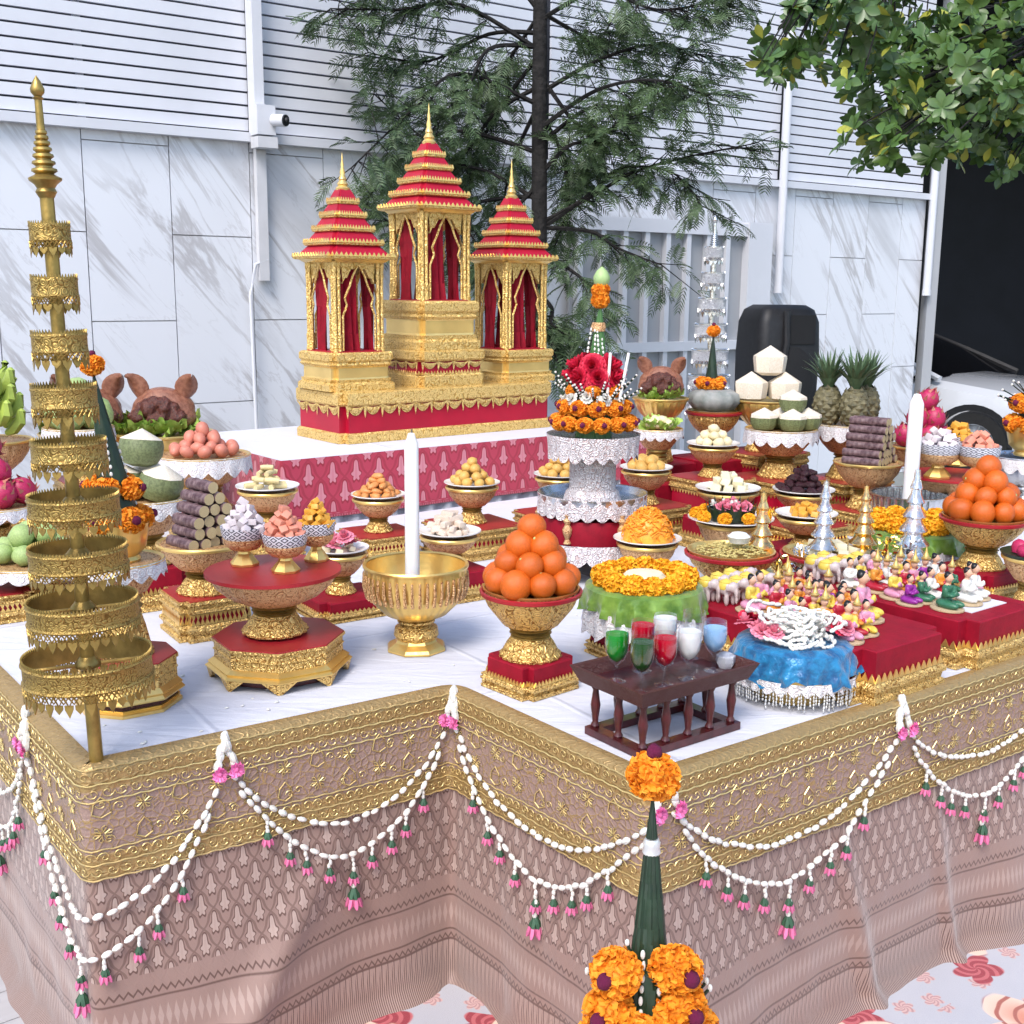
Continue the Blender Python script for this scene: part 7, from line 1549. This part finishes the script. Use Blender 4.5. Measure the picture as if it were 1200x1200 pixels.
for (u0, u1, d1, d2), lb in zip(SWG, swl):
    s0, s1_ = sP1+u0, sP1+u1; d1 += random.uniform(-.012, .012); d2 += random.uniform(-.012, .012); go = thing('garland_swag', lb, 'garland', skirt_pt(s0, TZ, .012), 0, 'jasmine swags on the table skirt'); og = go.location.copy()
    def sp_(f, dep, o_=.012): return skirt_pt(s0+(s1_-s0)*f, TZ-.05-dep*(1-(2*f-1)**2)**.85 if 0 < f < 1 else TZ-.05, o_)-og
    t = MB(); garland_string(t, [sp_(.03+.94*i/40, d1-.02) for i in range(41)], .0064, 1.14); t.build('upper_string', M['bud'], go)
    t = MB(); low = [sp_(.06+.88*i/40, d2-.02+.02*(1-abs(2*(i/40)-1)), .014) for i in range(41)]; garland_string(t, low, .0064, 1.14); t.build('lower_string', M['bud'], go)
    tl = (.16, .24, .32, .41, .5, .59, .68, .76, .84)
    for f in tl:
        tt, tg, tp = MB(), MB(), MB(); p = low[int((f-.06)/.88*40)]+Vector((0, 0, -.004)); to = sub('tassel', go); tassel(tt, tg, tp, p, .075 if f == .5 else .05*random.uniform(.9, 1.15), f == .5); tt.build('bud_string', M['bud'], to); tg.build('green_sepal', M['tgreen'], to); tp.build('pink_flower', M['pinkd'], to)
    for f, sg in ((.0, 1), (1.0, -1)):                    # loops over the table edge with a pink bow
        t = MB(); e0 = skirt_pt(s0+(s1_-s0)*f, TZ, .006)-og+Vector((0, 0, .006)); e1 = sp_(.03 if f == 0 else .97, d1*.2, .014); garland_string(t, [e0, e0.lerp(e1, .5)+Vector((0, 0, .002)), e1], .0088, .5); t.build('loop', M['bud'], go)
        t = MB(); c_ = e1+Vector((0, 0, -.004))
        p_, n_ = on_path(s0+(s1_-s0)*f); n3 = Vector((n_.x, n_.y, 0)); tg3 = Vector((-n_.y, n_.x, 0))
        for k in range(11):
            a = k*.571; d = (tg3*math.cos(a)+Vector((0, 0, 1))*math.sin(a)); q_ = tg3*math.sin(a)*-1+Vector((0, 0, 1))*math.cos(a); L = random.uniform(.014, .022); b0 = c_+n3*.008
            t.add([b0, b0+d*L*.6+q_*.008+n3*.010, b0+d*L+n3*.004, b0+d*L*.6-q_*.008+n3*.006], [(0, 1, 2, 3)])
        t.ball(c_+n3*.008, .007, 8, 6); t.build('bow', M['pink'], go, flat=True)
# ================================================================ FOREGROUND LEAF CONE
D = 1.62; pb = atd(758, 1235, D); tipP = atd(765, 932, D); zb = pb.z; P = Vector((pb.x, pb.y, 0)); hh = tipP.z-zb; s1 = D/CF
fc = thing('leaf_cone_offering', 'large dark leaf cone with orange marigolds in the front foreground', 'flower offering', (P.x, P.y, zb), 0, 'leaf cone offerings'); tip = Vector((tipP.x-pb.x, tipP.y-pb.y, hh))
cone_leaf(fc, (0, 0, 0), tip, s1*31, 1.6, 13)
marigold(fc, tip+Vector((0, 0, s1*24)), s1*32)
def fz(row): return atd(760, row, D).z-zb
for col, row, r_, dy in ((722, 1140, 31, -.035), (792, 1136, 32, -.035), (714, 1186, 31, -.03), (797, 1180, 32, -.03), (757, 1150, 30, .045), (745, 1215, 31, -.05), (785, 1222, 31, -.05), (722, 1235, 31, -.02), (807, 1232, 31, -.02), (702, 1215, 28, .03), (815, 1205, 28, .03), (760, 1200, 30, .06)):
    c_ = atd(col, row, D+dy)-Vector((P.x, P.y, zb)); dd = Vector((c_.x, c_.y-.02, .0)).normalized()*.8+Vector((0, -.6, .15)); marigold(fc, c_, s1*r_, dirn=dd)
t = MB(); t2 = MB()
for a0 in (-2.0, -1.2):
    garland_string(t2, [tip*f+Vector((math.cos(a0), math.sin(a0), 0))*(s1*33*(1-f)**.92+.002) for f in [i/20*.44 for i in range(21)]], s1*3.0, 1.25)
for col, row in ((695, 1132), (703, 1122), (688, 1138), (822, 1142), (828, 1150), (832, 1158), (818, 1136), (735, 1105), (797, 1110)):
    e = atd(col, row, D-.01)-Vector((P.x, P.y, zb)); b0 = Vector((0, 0, fz(row+75))); t.tube([b0.lerp(e, .5), e], s1*2.2, 5); t2.ball(e, (s1*3, s1*3, s1*5), 7, 6)
t.build('needle', M['leafd'], fc); t2.build('jasmine_bud', M['bud'], fc)
MB().lathe([(s1*9, -s1*10), (s1*11, -s1*6), (s1*9.5, 0), (s1*10.5, s1*6), (s1*8, s1*11)], 16, c=tip*.80).build('silver_tie', M['tassel'], fc)
zs = zb-.11; gold_cup('gold cup of the foreground leaf cone', P, zs, zb+.008, .085); ps_ = thing('tall_pedestal', 'tall gold pedestal carrying the foreground leaf cone', 'pedestal', (P.x, P.y, .026))
MB().lathe([(.14, 0), (.14, .03), (.10, .05), (.05, .10), (.035, .2), (.035, zs-.1-.026), (.06, zs-.06-.026), (.09, zs-.02-.026), (.09, zs-.026)], 28).build('column', M['gold'], ps_); MB().lathe([(.145, .004), (.147, .02), (.14, .028)], 28, cap=(False, False)).build('foot_ring', M['goldc'], ps_)

# ---- fallen jasmine buds and petals on the white cloth
rg = random.Random(44); t = MB()
for k in range(70):
    p = base(rg.uniform(120, 720), rg.uniform(690, 890))
    if (p.xy-P1).dot(Vector((dB.x, dB.y))) < .04 or ((p.xy-PI).dot(Vector((-dA.y, dA.x))) < .03 and p.x < PI.x+.02): continue
    if p.x > PI.x and (p.xy-P3).dot(Vector((-dA.y, dA.x))) < .05: continue
    if p.x > PI.x-.05 and (p.xy-PI).dot((Vector((-(P3-PI).y, (P3-PI).x))).normalized()) < .03: continue
    s_ = rg.uniform(.002, .0045); t.ball((p.x, p.y, TZ+s_*.5), (s_*1.6, s_, s_*.5), 6, 4, rot=Matrix.Rotation(rg.uniform(0, 6), 3, 'Z'))
tag(t.build('fallen_petals', M['bud'], None), 'tiny fallen petals and buds scattered on the white cloth', 'petals', None, 'stuff')

for o in bpy.data.objects:                              # beads, buds and needles too small to pick apart
    if o.type == 'MESH' and o.name.split('.')[0] in ('needle', 'needle_bud', 'jasmine_bud', 'leaf_needle', 'bead_string', 'bud_string', 'green_sepal', 'bead_fringe', 'upper_string', 'lower_string', 'loop', 'gadroon', 'leaf_crest', 'leaf_fringe', 'crest', 'riser_crest', 'swag', 'crown_edge', 'fringe') and o.parent:
        o['kind'] = 'stuff'
    if o.type == 'MESH' and o.name.split('.')[0] == 'pink_flower' and o.parent: o['kind'] = 'stuff'
